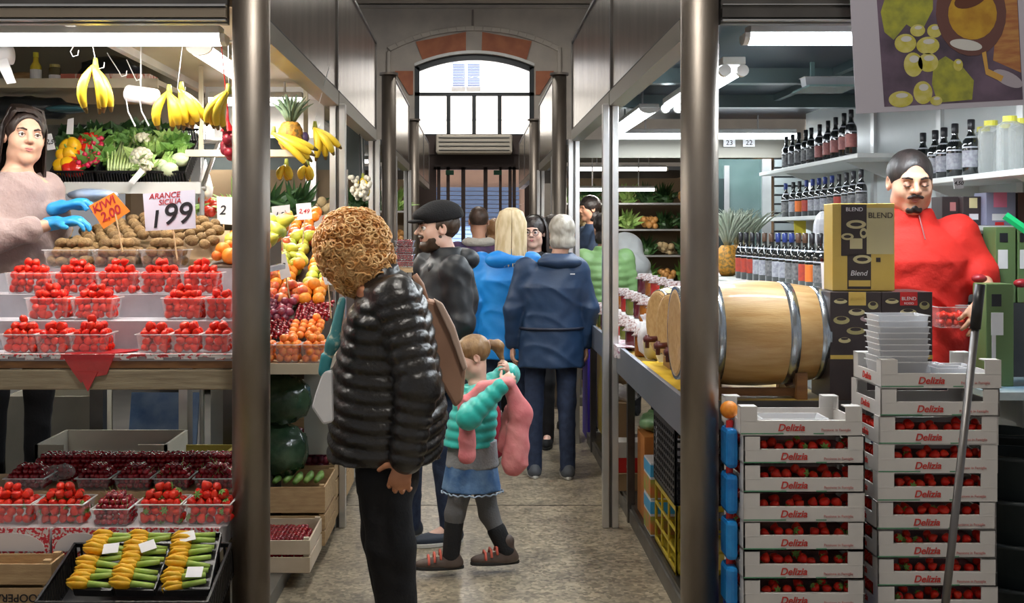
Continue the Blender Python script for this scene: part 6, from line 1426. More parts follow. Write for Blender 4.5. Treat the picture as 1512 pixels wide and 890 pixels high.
# ================= PEOPLE
def A3(v): return np.array(v, dtype=float)
def unit(v): v = A3(v); return v/np.linalg.norm(v)
class Rig:
    def __init__(s, label, loc, yaw, h, hs=1.0, **j):
        s.t = thing('person', label, 'person', loc); a = D(yaw); s.f = A3((math.cos(a), math.sin(a), 0)); s.l = A3((-math.sin(a), math.cos(a), 0)); s.k = h/1.75; s.hs = hs*s.k
        J = dict(pelvis=(0, 0, .97), chest=(0, 0, 1.28), neck=(0, 0, 1.47), head=(0, .03, 1.635), shL=(.175, 0, 1.41), elL=(.225, -.03, 1.13), wrL=(.23, .05, .89),
                 shR=(-.175, 0, 1.41), elR=(-.225, -.03, 1.13), wrR=(-.23, .05, .89), hipL=(.09, 0, .92), knL=(.10, .02, .50), anL=(.10, -.02, .09), hipR=(-.09, 0, .92), knR=(-.10, .02, .50), anR=(-.10, -.02, .09))
        J.update({k: v for k, v in j.items() if len(v) == 3}); s.J = {k: s.pt(*v) for k, v in J.items()}
        for k, v in j.items():
            if len(v) == 4: s.J[k] = A3(v[:3])  # given directly, relative to the foot point
        s.body = []; s.fine = []; s.face(yaw, 0)
    def pt(s, side, front, up): return s.k*(s.l*side+s.f*front+A3((0, 0, up)))
    def face(s, yaw, pitch=0, roll=0):
        a, p = D(yaw), D(pitch); y = A3((math.cos(a)*math.cos(p), math.sin(a)*math.cos(p), -math.sin(p))); x = unit(np.cross(y, (0, 0, 1))); z = np.cross(x, y)
        r = D(roll); x, z = x*math.cos(r)+z*math.sin(r), z*math.cos(r)-x*math.sin(r); s.R = np.stack([x, y, z], 1)
    def hp(s, x, y, z): return s.J['head']+s.R @ (A3((x, y, z))*s.hs)
    def head(s, nose=1.0, jaw=1.0, far=False):
        q = s.hs; e = lambda c, r, k=.02, op='u': s.body.append(ell(s.hp(*c), A3(r)*q, s.R, k*q, op)); c_ = lambda a, b, ra, rb, k=.01: s.body.append(cap(s.hp(*a), s.hp(*b), ra*q, rb*q, k*q))
        e((0, -.012, .035), (.075, .094, .085)); e((0, .025, -.03), (.058*jaw, .062, .082), .03); e((0, .062, -.092), (.024*jaw, .022, .020), .03)
        for sx in (-1, 1): e((sx*.040, .045, -.025), (.026, .034, .03), .02); e((sx*.044*jaw, .012, -.068), (.02, .03, .024), .03)
        c_((-.036, .078, .030), (.036, .078, .030), .011, .011, .015)
        if not far:
            for sx in (-1, 1): e((sx*.031, .094, .008), (.017, .014, .011), .012, 's')
        c_((0, .086, .020), (0, .108*nose+.0, -.016), .007, .011, .012)
        for sx in (-1, 1): c_((sx*.011, .092, -.020), (sx*.011, .094, -.019), .0085, .008, .008)
        c_((-.016, .080, -.050), (.016, .080, -.050), .009, .009, .014); e((0, .088, -.043), (.012, .006, .006), .008)
        for sx in (-1, 1): e((sx*.077, -.008, -.002), (.010, .020, .031), .006); e((sx*.083, -.002, .002), (.006, .011, .018), .004, 's')
        s.body.append(cap(s.hp(0, -.02, -.06), s.J['neck'], .050*q, .058*s.k, .03)); s.fine.append((s.J['head'], .145*q))
    def hand(s, w, d, pal, side=1, curl=.35, sc=1.0, out=None, fat=1.0, thumb=1.0):
        out = s.body if out is None else out; d = unit(d); pal = unit(A3(pal)-d*np.dot(pal, d)); th = np.cross(d, pal)*side; w = A3(w); q = sc*s.k
        out.append(cap(w+d*.02*q, w+d*.082*q, .033*q*fat, .041*q*fat, .012, sq=(pal, .42*fat)))
        for i in range(4):
            p = w+d*(.090, .096, .093, .084)[i]*q+th*(.031-.0215*i)*q; L = (.070, .078, .073, .056)[i]*q; a = curl*.6
            for sgi, fr in enumerate((.45, .31, .24)):
                n_ = p+(d*math.cos(a)+pal*math.sin(a)+th*(.10-.07*i))*L*fr; out.append(cap(p, n_, (.0098, .0088, .008)[sgi]*q*fat, (.0088, .008, .007)[sgi]*q*fat, .003)); p = n_; a += curl
        p = w+d*.035*q+th*.026*q; v = unit(d*.6+th*.75*thumb+pal*.3); n_ = p+v*.045*q; out.append(cap(p, n_, .013*q*fat, .0105*q*fat, .008)); v = unit(v+d*.5); out.append(cap(n_, n_+v*.032*q, .0105*q*fat, .0085*q*fat, .003))
        s.fine.append((w+d*.09*q, .10*q)); return w+d*.1*q
    def limbs(s, fore=True):
        k = s.k; J = s.J
        for x in 'LR':
            s.body.append(cap(J['sh'+x], J['el'+x], .046*k, .038*k, .02)); s.body.append(cap(J['el'+x], J['wr'+x], .040*k, .025*k, .015))
            s.body.append(cap(J['hip'+x], J['kn'+x], .075*k, .05*k, .03)); s.body.append(cap(J['kn'+x], J['an'+x], .05*k, .035*k, .02)); s.body.append(cap(J['an'+x]-A3((0, 0, .01)), J['an'+x]+s.f*.12*k-A3((0, 0, .05*k)), .03*k, .028*k, .02))
        tors = [(J['pelvis']-A3((0, 0, .06*k)), .15, .10), (J['pelvis'], .155, .105), (J['chest'], .16, .10), (s.J['neck']-A3((0, 0, .05*k)), .15, .07), (s.J['neck']+A3((0, 0, .0)), .06, .055)]
        s.body.append(loft([(p[0], p[1], p[2], w*k, d*k) for p, w, d in tors], s.l, s.f, .03))
    def finish(s, skin, res=.010): return sdf(s.body, 'body', skin, s.t, res=res, fine=s.fine, fres=.0042 if res < .012 else .006)
    def eyes(s, iris=(.05, .03, .02), closed=False, brow=(.04, .025, .02), lips=True, lipc=(.45, .14, .12), by=.0):
        wm = mat('eye_white', (.75, .72, .70), .2); im = mat('iris_%d' % int(iris[0]*1000), iris, .15); bm = mat('brow_%d' % int(brow[0]*1000), brow, .8); sk = mat('eyelid', (.50, .27, .19), .5)
        for sx in (-1, 1):
            c = s.hp(sx*.031, .078, .008); R = Matrix(s.R.tolist()); m = MB(); m.ball(c, .0125*s.hs, 12, 9, 0, R); m.ball(s.hp(sx*.031, .0868, .008 if not closed else .003), (.0062*s.hs, .0050*s.hs, .0062*s.hs), 10, 7, 1, R); m.build('eye', [wm if not closed else sk, im if not closed else sk], s.t, True)
            m = MB(); m.tube([s.hp(sx*.014, .093, .028+by), s.hp(sx*.031, .093, .034+by), s.hp(sx*.050, .078, .030+by)], [.003*s.hs, .0038*s.hs, .0018*s.hs], 6); m.build('eyebrow', bm, s.t, True)
            m = MB(); m.tube([s.hp(sx*.018, .088, .009 if not closed else .003), s.hp(sx*.031, .0915, .015 if not closed else .0), s.hp(sx*.045, .084, .009 if not closed else .003)], .0018*s.hs, 5); m.build('eyelashes', bm, s.t, True)
        if lips:
            m = MB(); m.tube([s.hp(-.024, .084, -.050), s.hp(-.010, .091, -.0475), s.hp(0, .092, -.0485), s.hp(.010, .091, -.0475), s.hp(.024, .084, -.050)], [.001, .004*s.hs, .0035*s.hs, .004*s.hs, .001], 6); m.tube([s.hp(-.022, .083, -.052), s.hp(0, .0915, -.0565), s.hp(.022, .083, -.052)], [.001, .0055*s.hs, .001], 6); m.build('lips', mat('lip_%d' % int(lipc[0]*1000), lipc, .4), s.t, True)
    def top(s, mt, hem=.80, bulk=1.0, name='jacket', rib=None, arm=(.058, .053, .051, .043), collar=.0, st=None, wristcut=(0, 0), res=.009, noise=.0015, extra=(), armrib=None, fold=None, shw=.165, hemw=.19):
        k = s.k; J = s.J; pr = []
        if st is None:
            b = bulk; pel, ch, ne = J['pelvis'], J['chest'], J['neck']; pz = lambda z: pel+(ch-pel)*((z*k-pel[2])/(ch[2]-pel[2]))
            st = [(*(pel[:2]), hem*k, hemw*k*b, .145*k*b), (*pz(1.0)[:2], 1.0*k, .175*k*b, .132*k*b), (*pz(1.12)[:2], 1.12*k, .168*k*b, .128*k*b), (ch[0], ch[1], ch[2], .188*k*b, .135*k*b), (ch[0]*.4+ne[0]*.6, ch[1]*.4+ne[1]*.6, 1.39*k, shw*k*b, .105*k*b), (ne[0], ne[1], 1.455*k, .09*k*b, .075*k*b), (ne[0], ne[1], (1.475+collar)*k, .066*k*b, .064*k*b)]
        pr.append(loft(st, s.l, s.f, .03, rib=rib))
        for x, wc in (('L', wristcut[0]), ('R', wristcut[1])):
            w = J['el'+x]+(J['wr'+x]-J['el'+x])*(1-wc); pr.append(ell(J['sh'+x]-A3((0, 0, .01)), .060*k*bulk, None, .05))
            pr.append(cap(J['sh'+x], J['el'+x], arm[0]*k*bulk, arm[1]*k*bulk, .035, rib=armrib)); pr.append(cap(J['el'+x], w, arm[2]*k*bulk, (arm[3] if not wc else arm[3]*1.15)*k*bulk, .03, rib=armrib))
            v = unit(w-J['el'+x])
        pr += list(extra); return sdf(pr, name, mt, s.t, res=res, noise=noise, nfreq=38, fold=(0 if rib else .009) if fold is None else fold)
    def trousers(s, mt, name='trousers', th=.083, kn=.062, an=.052, res=.010, low=.05, noise=.0015):
        k = s.k; J = s.J; pr = [ell(J['pelvis']-A3((0, 0, .03*k)), A3((.15, .12, .13))*k if abs(s.f[1]) > .7 else A3((.12, .15, .13))*k, None, .05)]
        for x in 'LR': pr += [cap(J['hip'+x], J['kn'+x], th*k, kn*k, .03), cap(J['kn'+x], J['an'+x]-A3((0, 0, low*k-.02)), kn*k, an*k, .03)]
        return sdf(pr, name, mt, s.t, res=res, noise=noise, nfreq=45, fold=.006)
    def shoes(s, mt, sole, L=.27, ankle=0, dirs=None, name='shoe', sc=1):
        k = s.k*sc
        for i, x in enumerate('LR'):
            a = s.J['an'+x]; f = s.f if dirs is None else unit(A3(dirs[i])); l = np.cross((0, 0, 1), f); R = np.stack([l, f, (0, 0, 1)], 1); b = A3((a[0], a[1], a[2]-.09*s.k)); up = A3((0, 0, 1))
            pr = [ell(b+f*.075*k+up*.032*k, A3((.045, L*.5, .040))*k, R, .02), ell(b-f*.01*k+up*.05*k, A3((.040, .055, .050))*k, R, .03), cap(b+up*.05*k, b+up*(.085+ankle)*k-f*.005, .040*k, .042*k, .02), plane(b+up*.014*k, (0, 0, -1))]
            o = sdf(pr, name, mt, s.t, res=.006); m = MB(); n = 18
            ol = [(b+f*(.070+math.cos(q)*L*.52)*k+l*math.sin(q)*(.045+.006*math.cos(q))*k) for q in np.linspace(0, 2*PI, n, endpoint=False)]
            m.prism([(p[0], p[1]) for p in ol], 'z', b[2]+.001, b[2]+.022*k); m.build('sole', sole, s.t, bevel=.004)
    def hair_cap(s, mt, r=(.086, .102, .093), c=(0, -.018, .046), cut=((0, .095, -.035), (.070, .070, .085)), extra=(), res=.006, noise=.003, name='hair', nf=90):
        pr = [ell(s.hp(*c), A3(r)*s.hs, s.R, .02)]+list(extra)
        if cut: pr.append(ell(s.hp(*cut[0]), A3(cut[1])*s.hs, s.R, .015, 's'))
        pr.append(plane(s.hp(0, 0, -.14), -s.R[:, 2])) if not extra else None
        return sdf(pr, name, mt, s.t, res=res, noise=noise, nfreq=nf)
    def strands(s, mt, n, gen, r=.003, seed=1, name='hair_strands'):
        rr = random.Random(seed); m = MB()
        for i in range(n): p = gen(i/n, rr); m.tube([Vector(q) for q in p], [r*.9]*(len(p)-1)+[r*.3], 5, cap=False)
        return m.build(name, mt, s.t, True)
def hairm(n, a, b): return mat(n, a, .45, 0, b, 30, .3, 80, stretch=(1, 1, .3))
JEANS = mat('blue_jeans', (.012, .022, .055), .8, 0, (.02, .035, .08), 30, .2, 120); BLKC = mat('black_cloth', (.006, .006, .008), .85, bump=.2, bs=80)
RUB = mat('dark_rubber', (.02, .02, .02), .7); WRUB = mat('white_rubber', (.55, .55, .52), .6)

# ---- 1 curly haired woman in the black quilted jacket
Yb = 4.20; S = F/Yb
def q_(px, py, dy=0): return A3(((px-VX)/S-bx, dy, CZ-(py-VY)/S))
bx = -.29
r = Rig('person with curly ginger hair in shiny black quilted jacket, bending towards the fruit', (bx, Yb, 0), 172, 1.70,
        head=(*q_(516, 362), 1), neck=(*q_(556, 404), 1), chest=(*q_(572, 480), 1), pelvis=(*q_(572, 690), 1), shL=(*q_(590, 432, -.17), 1), elL=(*q_(622, 555, -.235), 1), wrL=(*q_(606, 655, -.235), 1),
        shR=(*q_(560, 425, .17), 1), elR=(*q_(545, 530, .22), 1), wrR=(*q_(535, 600, .22), 1), hipL=(*q_(568, 700, -.075), 1), knL=(*q_(580, 800, -.08), 1), anL=(*q_(598, 952, -.085), 1), hipR=(*q_(560, 700, .09), 1), knR=(*q_(566, 800, .10), 1), anR=(*q_(585, 952, .12), 1))
r.face(188, 32); r.head()
hc = r.hand(r.J['wrL'], (-.30, -.05, -1), (.25, 1, .1), -1, .75, 1.0, thumb=1.5); r.hand(r.J['wrR'], (-1, 0, -.2), (0, .2, -1), 1, .4)
r.limbs(); r.finish(mat('curly_skin', (.60, .27, .14), .5, 0, (.52, .22, .11), 14)); r.eyes()
PUF = mat('black_puffer', (.008, .007, .007), .38, 0, (.013, .011, .010), 10, .9, 22, coat=.08, spec=.7)
st = [(*q_(567, 672)[:2], q_(0, 676)[2], .205, .205), (*q_(574, 610)[:2], q_(0, 610)[2], .215, .215), (*q_(572, 540)[:2], q_(0, 540)[2], .21, .19), (*q_(574, 470)[:2], q_(0, 470)[2], .21, .155), (*q_(578, 425)[:2], q_(0, 425)[2], .185, .105), (*q_(566, 400)[:2], q_(0, 400)[2], .09, .07), (*q_(560, 388)[:2], q_(0, 388)[2], .07, .062)]
r.top(PUF, st=st, rib=(.013, .052, .25), armrib=(.010, .048), arm=(.082, .075, .074, .064), res=.0075, name='quilted_jacket', noise=.002)
r.trousers(BLKC, th=.098, kn=.088, an=.062); r.shoes(BLKC, RUB)
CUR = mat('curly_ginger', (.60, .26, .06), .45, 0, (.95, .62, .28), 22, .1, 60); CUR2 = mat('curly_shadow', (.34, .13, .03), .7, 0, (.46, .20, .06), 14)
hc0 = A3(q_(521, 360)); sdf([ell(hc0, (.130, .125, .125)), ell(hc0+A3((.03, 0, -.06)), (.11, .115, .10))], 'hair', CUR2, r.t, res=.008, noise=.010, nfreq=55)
def curl(u, rr):
    z = rr.uniform(-.98, 1); a = rr.uniform(0, 2*PI); q = math.sqrt(max(0, 1-z*z)); n = A3((q*math.cos(a), q*math.sin(a), z)); R0 = A3((.138, .132, .134))
    p0 = hc0+n*R0*.93 if rr.random() < .62 else hc0+A3((.03, 0, -.06))+n*A3((.112, .117, .104)); t1 = unit(np.cross(n, (rr.uniform(-1, 1), rr.uniform(-1, 1), rr.uniform(-.3, .3)+1.2))); t2 = np.cross(n, t1); rad = rr.uniform(.010, .021); pts = []
    ln = rr.uniform(.015, .045); rr0 = rr.uniform(-.5, 1.2)
    for k in range(14):
        b = k*.85; pts.append(p0+n*(.012*rr0)+t1*math.cos(b)*rad+t2*(math.sin(b)*rad)+(-A3((0, 0, 1))*ln*k/13)+n*(.006*math.sin(b*.5)))
    return pts
r.strands(CUR, 1600, curl, .0042, 3, 'curls')
# patterned scarf
SCF = mat('patterned_scarf', (.55, .58, .45), .7, 0, (.05, .22, .24), 16, lo=.42, hi=.5)
sdf([cap(q_(512, 440, -.15), q_(500, 500, -.17), .014, .022, .02), cap(q_(500, 500, -.17), q_(490, 525, -.17), .022, .018, .02)], 'scarf', SCF, r.t, res=.006)
sdf([cap(q_(491, 520, -.17), q_(487, 540, -.17), .022, .020, .01)], 'scarf_band', mat('teal_band', (.04, .26, .30), .6), r.t, res=.006)
m = MB(); m.prism([(0, 0), (.03, 0), (.035, -.18), (.0, -.19), (-.04, -.13), (-.03, -.09)], 'y', -.02, .02); p = P(478, 546, 4.03); tag(m.build('white_paper_bag', PAPER, loc=p, bevel=.008), 'white paper bag held low in front of the black quilted jacket', 'bag')
# beige shoulder bag
TB = mat('beige_leather', (.42, .24, .16), .5, 0, (.36, .20, .13), 6, .1, 20); p = P(655, 520, 4.36); k_ = 4.36/F
t = thing('shoulder_bag', 'beige leather bag on the back of the curly haired person', 'bag', p)
f_ = lambda L: [((x-655)*k_, (520-y)*k_) for x, y in L]
m = MB(); m.prism(f_([(626, 440), (650, 446), (668, 480), (688, 545), (684, 588), (672, 600), (650, 560)]), 'y', -.05, .07); m.build('bag_body', TB, t, bevel=.012)
m = MB(); m.prism(f_([(640, 438), (654, 446), (672, 480), (691, 540), (684, 545), (664, 490)]), 'y', -.07, -.045); m.build('flap', mat('beige_leather_light', (.55, .40, .32), .5), t, bevel=.006)
m = MB(); m.tube([(x, -.02, z) for x, z in f_([(630, 445), (622, 420), (612, 405)])], .012, 8); m.build('strap', TB, t, True)
# ---- 2 man with the flat cap
Yb = 5.96; S = F/Yb; bx = -.175
r = Rig('person with beard in black flat cap and black rain jacket, looking left', (bx, Yb, 0), 205, 1.76, head=(*q_(646, 338), 1), neck=(*q_(660, 380), 1), chest=(*q_(660, 440), 1), shL=(.185, 0, 1.40), elL=(.24, -.02, 1.13), wrL=(.20, .17, .98), elR=(-.23, .0, 1.13), wrR=(-.18, .17, .98), hipL=(.08, 0, .92), hipR=(-.08, 0, .92), knL=(.09, .03, .5), anL=(.09, -.02, .09), knR=(-.10, .12, .5), anR=(-.11, .12, .09))
r.face(197, 3); r.head(nose=1.06, jaw=1.12); r.hand(r.J['wrL'], r.f-A3((0, 0, .5)), -r.l, 1, .5); r.hand(r.J['wrR'], r.f-A3((0, 0, .5)), r.l, -1, .5); r.limbs(); r.finish(SKINP); r.eyes(brow=(.05, .03, .02))
RJ = mat('black_rain_jacket', (.010, .012, .016), .5, 0, (.016, .020, .026), 8, .35, 14)
r.top(RJ, hem=.78, bulk=1.14, name='rain_jacket', collar=.03, noise=.004); r.trousers(JEANS, 'jeans'); r.shoes(mat('navy_shoe', (.02, .03, .05), .6), WRUB)
sdf([cap(r.J['neck']+A3((.03, .05, .0)), r.J['neck']+A3((-.06, -.06, -.06)), .05, .04, .03), ell(r.J['neck']+A3((.09, .02, -.01)), (.08, .10, .06), None, .04), ell(r.J['neck']+A3((-.05, -.03, .06)), .075, None, .02, 's')], 'hood', RJ, r.t, res=.007)
BH = hairm('dark_brown_hair', (.035, .02, .012), (.07, .042, .025))
r.hair_cap(BH, (.082, .10, .085), (0, -.022, .025), ((0, .12, -.0), (.09, .105, .12)))
sdf([ell(r.hp(0, .054, -.084), A3((.048, .045, .038))*r.hs, r.R, .02), ell(r.hp(.048, .022, -.055), A3((.023, .046, .052))*r.hs, r.R, .02), ell(r.hp(-.048, .022, -.055), A3((.023, .046, .052))*r.hs, r.R, .02), cap(r.hp(-.024, .090, -.037), r.hp(.024, .090, -.037), .010, .010, .01), ell(r.hp(0, .112, -.053), A3((.020, .018, .007))*r.hs, r.R, .006, 's')], 'beard', BH, r.t, res=.004, noise=.0015, nfreq=150)
CAPM = mat('black_wool_cap', (.008, .008, .010), .9, bump=.3, bs=120)
sdf([ell(r.hp(0, -.022, .070), A3((.097, .120, .080))*r.hs, r.R, .02), ell(r.hp(0, .045, .072), A3((.085, .085, .038))*r.hs, r.R, .03), plane(r.hp(0, 0, .038), -r.R[:, 2]-r.R[:, 1]*.12)], 'flat_cap', CAPM, r.t, res=.006)
sdf([ell(r.hp(0, .108, .044), A3((.072, .050, .011))*r.hs, r.R, .01)], 'cap_peak', CAPM, r.t, res=.005)
# ---- 3 girl
Yb = 5.38; S = F/Yb; bx = (697-VX)/S
r = Rig('small person with ponytail in turquoise padded jacket, denim skirt and grey leggings', (bx, Yb, 0), 184, 1.16, 1.22,
        head=(*q_(697, 527), 1), neck=(*q_(706, 566), 1), chest=(*q_(700, 600), 1), pelvis=(*q_(697, 668), 1), shL=(*q_(708, 580, -.10), 1), elL=(*q_(692, 606, -.21), 1), wrL=(*q_(738, 562, -.20), 1), shR=(*q_(712, 578, .10), 1), elR=(*q_(752, 560, .17), 1), wrR=(*q_(752, 552, .04), 1),
        hipL=(*q_(688, 690, -.04), 1), knL=(*q_(672, 755, -.04), 1), anL=(*q_(666, 817, -.04), 1), hipR=(*q_(708, 690, .05), 1), knR=(*q_(722, 762, .05), 1), anR=(*q_(748, 815, .02), 1))
r.face(195, 14); r.head(nose=.96); r.hand(r.J['wrL'], (.6, .3, .5), (.3, 1, 0), 1, .9, 1.0); r.hand(r.J['wrR'], (-.2, -.6, .5), (-1, 0, 0), 1, .9, 1.0); r.limbs(); r.finish(SKINP, .008); r.eyes()
TQ = mat('turquoise_puffer', (.02, .42, .36), .4, 0, (.03, .50, .44), 8, .2, 25, sheen=.2)
gl = [(*q_(702, 572)[:2], q_(0, 568)[2], .07, .055), (*q_(703, 585)[:2], q_(0, 585)[2], .115, .095), (*q_(698, 620)[:2], q_(0, 620)[2], .13, .115), (*q_(692, 656)[:2], q_(0, 656)[2], .13, .12)]
r.top(TQ, st=gl, rib=(.010, .045, 0), arm=(.080, .075, .080, .055), armrib=(.006, .045), res=.007, name='padded_jacket')
GK = mat('grey_knit', (.28, .29, .30), .9, bump=.3, bs=90)
sdf([loft([(*q_(698, 648)[:2], q_(0, 648)[2], .115, .112), (*q_(697, 688)[:2], q_(0, 688)[2], .115, .125)], r.l, r.f, .02)], 'grey_jumper', GK, r.t, res=.008, noise=.002)
DS = mat('denim_blue', (.035, .11, .28), .8, 0, (.16, .28, .46), 10, .2, 90)
sdf([loft([(*q_(696, 676)[:2], q_(0, 676)[2], .11, .115), (*q_(697, 722)[:2], q_(0, 722)[2], .125, .138)], r.l, r.f, .02, wav=.006), ell(q_(697, 735), (.09, .09, .05), None, .01, 's')], 'denim_skirt', DS, r.t, res=.006)
m = MB(); c = q_(697, 724); ring = [c+r.f*(.140+.005*math.sin(q*9))*math.cos(q)+r.l*(.128+.005*math.sin(q*9))*math.sin(q)+A3((0, 0, .004*math.sin(q*23))) for q in np.linspace(0, 2*PI, 80)]; m.tube([Vector(p) for p in ring], .004, 5, cap=False); m.build('frayed_hem', mat('frayed_denim', (.35, .45, .58), .9), r.t, True)
LG = mat('grey_leggings', (.13, .13, .135), .8, bump=.2, bs=120); SOCK = mat('black_sock', (.012, .012, .014), .9, bump=.3, bs=100)
J = r.J; sdf([cap(J['hipL'], J['knL'], .062, .046, .03), cap(J['knL'], J['anL'], .046, .032, .02), cap(J['hipR'], J['knR'], .062, .046, .03), cap(J['knR'], J['anR'], .046, .032, .02)], 'leggings', LG, r.t, res=.007)
for x, u in (('L', .18), ('R', .45)):
    a = J['kn'+x]+(J['an'+x]-J['kn'+x])*u; sdf([cap(a, J['an'+x], .045, .040, .01)], 'long_sock', SOCK, r.t, res=.006)
r.shoes(mat('brown_boot', (.085, .055, .045), .6, 0, (.12, .09, .075), 12), RUB, L=.29, ankle=.05, dirs=((-1, -.1, 0), (-1, -.15, 0)), name='boot', sc=1.18)
for x, dv in (('L', unit((-1, -.1, 0))), ('R', unit((-1, -.15, 0)))):
    a = J['an'+x]; b = A3((a[0], a[1], a[2]-.09*r.k))
    for k in range(3):
        m = MB(); c = b+dv*(.055+.030*k)*.9+A3((0, 0, .083-.012*k)); l = np.cross((0, 0, 1), dv); m.tube([Vector(c-l*.042-A3((0, 0, .028))), Vector(c-l*.024+A3((0, 0, .0))), Vector(c+l*.024), Vector(c+l*.042-A3((0, 0, .028)))], .0065, 6); m.build('boot_strap', mat('coral_strap', (.62, .12, .08), .6), r.t, True)
GH = hairm('light_brown_hair', (.16, .085, .035), (.30, .18, .08))
r.hair_cap(GH, (.085, .102, .090), (0, -.018, .040), ((0, .102, -.062), (.088, .105, .092)))
sdf([ell(r.hp(0, -.115, .045), .022*r.hs, None, .01), cap(r.hp(0, -.125, .045), r.hp(0, -.165, .02), .020, .026, .01), cap(r.hp(0, -.165, .02), r.hp(0, -.17, -.06), .026, .012, .02)], 'ponytail', GH, r.t, res=.005, noise=.003, nfreq=110)
sdf([ell(r.hp(0, -.112, .045), A3((.030, .014, .030))*r.hs, r.R, .01)], 'hair_tie', mat('cream_tie', (.62, .42, .36), .7), r.t, res=.005)
PK = mat('pink_fleece', (.72, .20, .22), .85, 0, (.80, .30, .30), 12, .3, 40)
o = sdf([cap(q_(748, 556, -.20), q_(712, 566, -.17), .026, .030, .03), cap(q_(712, 566, -.17), q_(688, 590, -.16), .030, .034, .03), cap(q_(688, 590, -.17), q_(690, 660, -.17), .034, .042, .03, sq=((0, 1, 0), .5)), cap(q_(750, 560, -.18), q_(766, 600, -.17), .030, .048, .03, sq=((0, 1, 0), .6)), cap(q_(766, 600, -.17), q_(758, 672, -.17), .048, .060, .03, sq=((0, 1, 0), .6)), cap(q_(752, 600, -.12), q_(744, 650, -.12), .035, .04, .03, sq=((0, 1, 0), .6))], 'pink_jacket', PK, None, res=.006, noise=.004, nfreq=42, fold=.012)
o.location = r.t.location; tag(o, 'pink fleece jacket slung over the arm of the small person in turquoise', 'jacket')
sdf([cap(q_(727, 610, .05), q_(730, 665, .05), .04, .05, .02)], 'red_rucksack', mat('dark_red_cloth', (.30, .01, .03), .7), None, res=.01).location = r.t.location
tag(bpy.data.objects['red_rucksack'], 'dark red bag hanging behind the pink fleece jacket', 'bag')
# ---- generic standing figures seen from behind or in part
def bob(r, mt, back=-.06, down=-.08, w=.085, seed=1, n=160, r0=.0035):
    r.hair_cap(mt, (.090, .106, .096), (0, -.018, .042), ((0, .115, -.04), (.075, .08, .09)), extra=[ell(r.hp(0, -.035, down), A3((w, .075, .07))*r.hs, r.R, .03), ell(r.hp(0, -.01, down-.09), A3((.11, .12, .05))*r.hs, r.R, .02, 's')])
def g_strand(w0, z1, spread, back=.085):
    def g(u, rr):
        a = rr.uniform(-1.9, 1.9); x0 = math.sin(a)*.035; y0 = -.02-math.cos(a)*.03
        x1 = math.sin(a)*w0; y1 = -.02-math.cos(a)*back; zz = z1+rr.uniform(-.03, .03)
        return lambda r: [r.hp(x0, y0, .135), r.hp(x1*.75, y1*.9, .11), r.hp(x1, y1, .04), r.hp(x1*1.02, y1*1.05, (.04+zz)*.5), r.hp(x1*spread, y1*1.1, zz)]
    return g
def long_hair(r, mt, w0=.104, z1=-.25, spread=1.05, n=220, seed=2, back=.11, rad=.005):
    g = g_strand(w0, z1, spread, back); r.strands(mt, n, lambda u, rr: g(u, rr)(r), rad, seed)
def simple(label, px, Y, head_py, yaw, h_z0, coat, hairm_, style='bob', hem=.80, tr=BLKC, sh=BLKC, bulk=1.05, skin=SKIN, collar=.02, face=None, res=.012, rib=None, sole=RUB, **kw):
    z0 = h_z0; hz = CZ-(head_py-VY)*Y/F; h = (hz-z0)/1.635*1.75
    r = Rig(label, ((px-VX)*Y/F, Y, z0), yaw, h, **kw); r.face(*(face or (yaw, 5))); r.head(far=False); r.hand(r.J['wrL'], (0, 0, -1), -r.l, -1, .5); r.hand(r.J['wrR'], (0, 0, -1), r.l, 1, .5); r.limbs(); r.finish(skin, res)
    r.top(coat, hem=hem, bulk=bulk, collar=collar, res=res*.85, rib=rib, armrib=(rib[0]*.7, rib[1]) if rib else None, name='coat', noise=.003); r.trousers(tr, res=.012); r.shoes(sh, sole)
    if style == 'bob': bob(r, hairm_)
    elif style == 'short': r.hair_cap(hairm_, (.081, .099, .088), (0, -.018, .036), ((0, .13, -.03), (.095, .10, .12)), noise=.001)
    elif style == 'long': r.hair_cap(hairm_, (.088, .104, .094), (0, -.018, .042), ((0, .115, -.04), (.075, .08, .09))); long_hair(r, hairm_)
    return r
# ---- 4 person in navy jacket, grey bob
NAV = mat('navy_jacket', (.008, .028, .075), .55, 0, (.012, .038, .095), 6, .35, 12); GREY = hairm('grey_hair', (.30, .27, .22), (.48, .45, .40))
r = simple('person with grey bobbed hair in navy blue hooded jacket and jeans, seen from behind', 814, 7.49, 346, 92, 0, NAV, GREY, 'none', hem=.745, tr=JEANS, sh=mat('grey_trainer', (.08, .09, .11), .7), bulk=1.20, sole=WRUB, res=.010, head=(-.075, .03, 1.635), anL=(.115, -.02, .09), anR=(-.105, -.06, .09), elL=(.26, -.01, 1.13), elR=(-.26, -.01, 1.13), wrL=(.26, .04, .90), wrR=(-.24, .04, .90), hipL=(.10, 0, .92), hipR=(-.10, 0, .92), knL=(.115, .02, .5), knR=(-.105, 0, .5), neck=(-.05, .0, 1.47))
bob(r, GREY, down=-.055, w=.088)
sdf([ell(r.J['neck']-r.f*.06*r.k+A3((0, 0, -.02)), A3((.15, .09, .05))*r.k, None, .03), ell(r.J['neck']+A3((0, 0, .01)), A3((.12, .09, .05))*r.k, None, .03), ell(r.J['neck']+A3((0, 0, .065)), A3((.085, .085, .05))*r.k, None, .02, 's')], 'hood', NAV, r.t, res=.008, noise=.004, nfreq=40)
m = MB(); c = r.J['pelvis']+A3((0, 0, .035)); m.tube([Vector(c+r.l*math.cos(q)*.222*r.k*.97+r.f*math.sin(q)*.165*r.k) for q in np.linspace(0, 2*PI, 40)], .009, 6, cap=False); m.build('waist_cord', mat('navy_dark', (.008, .012, .03), .6), r.t, True)
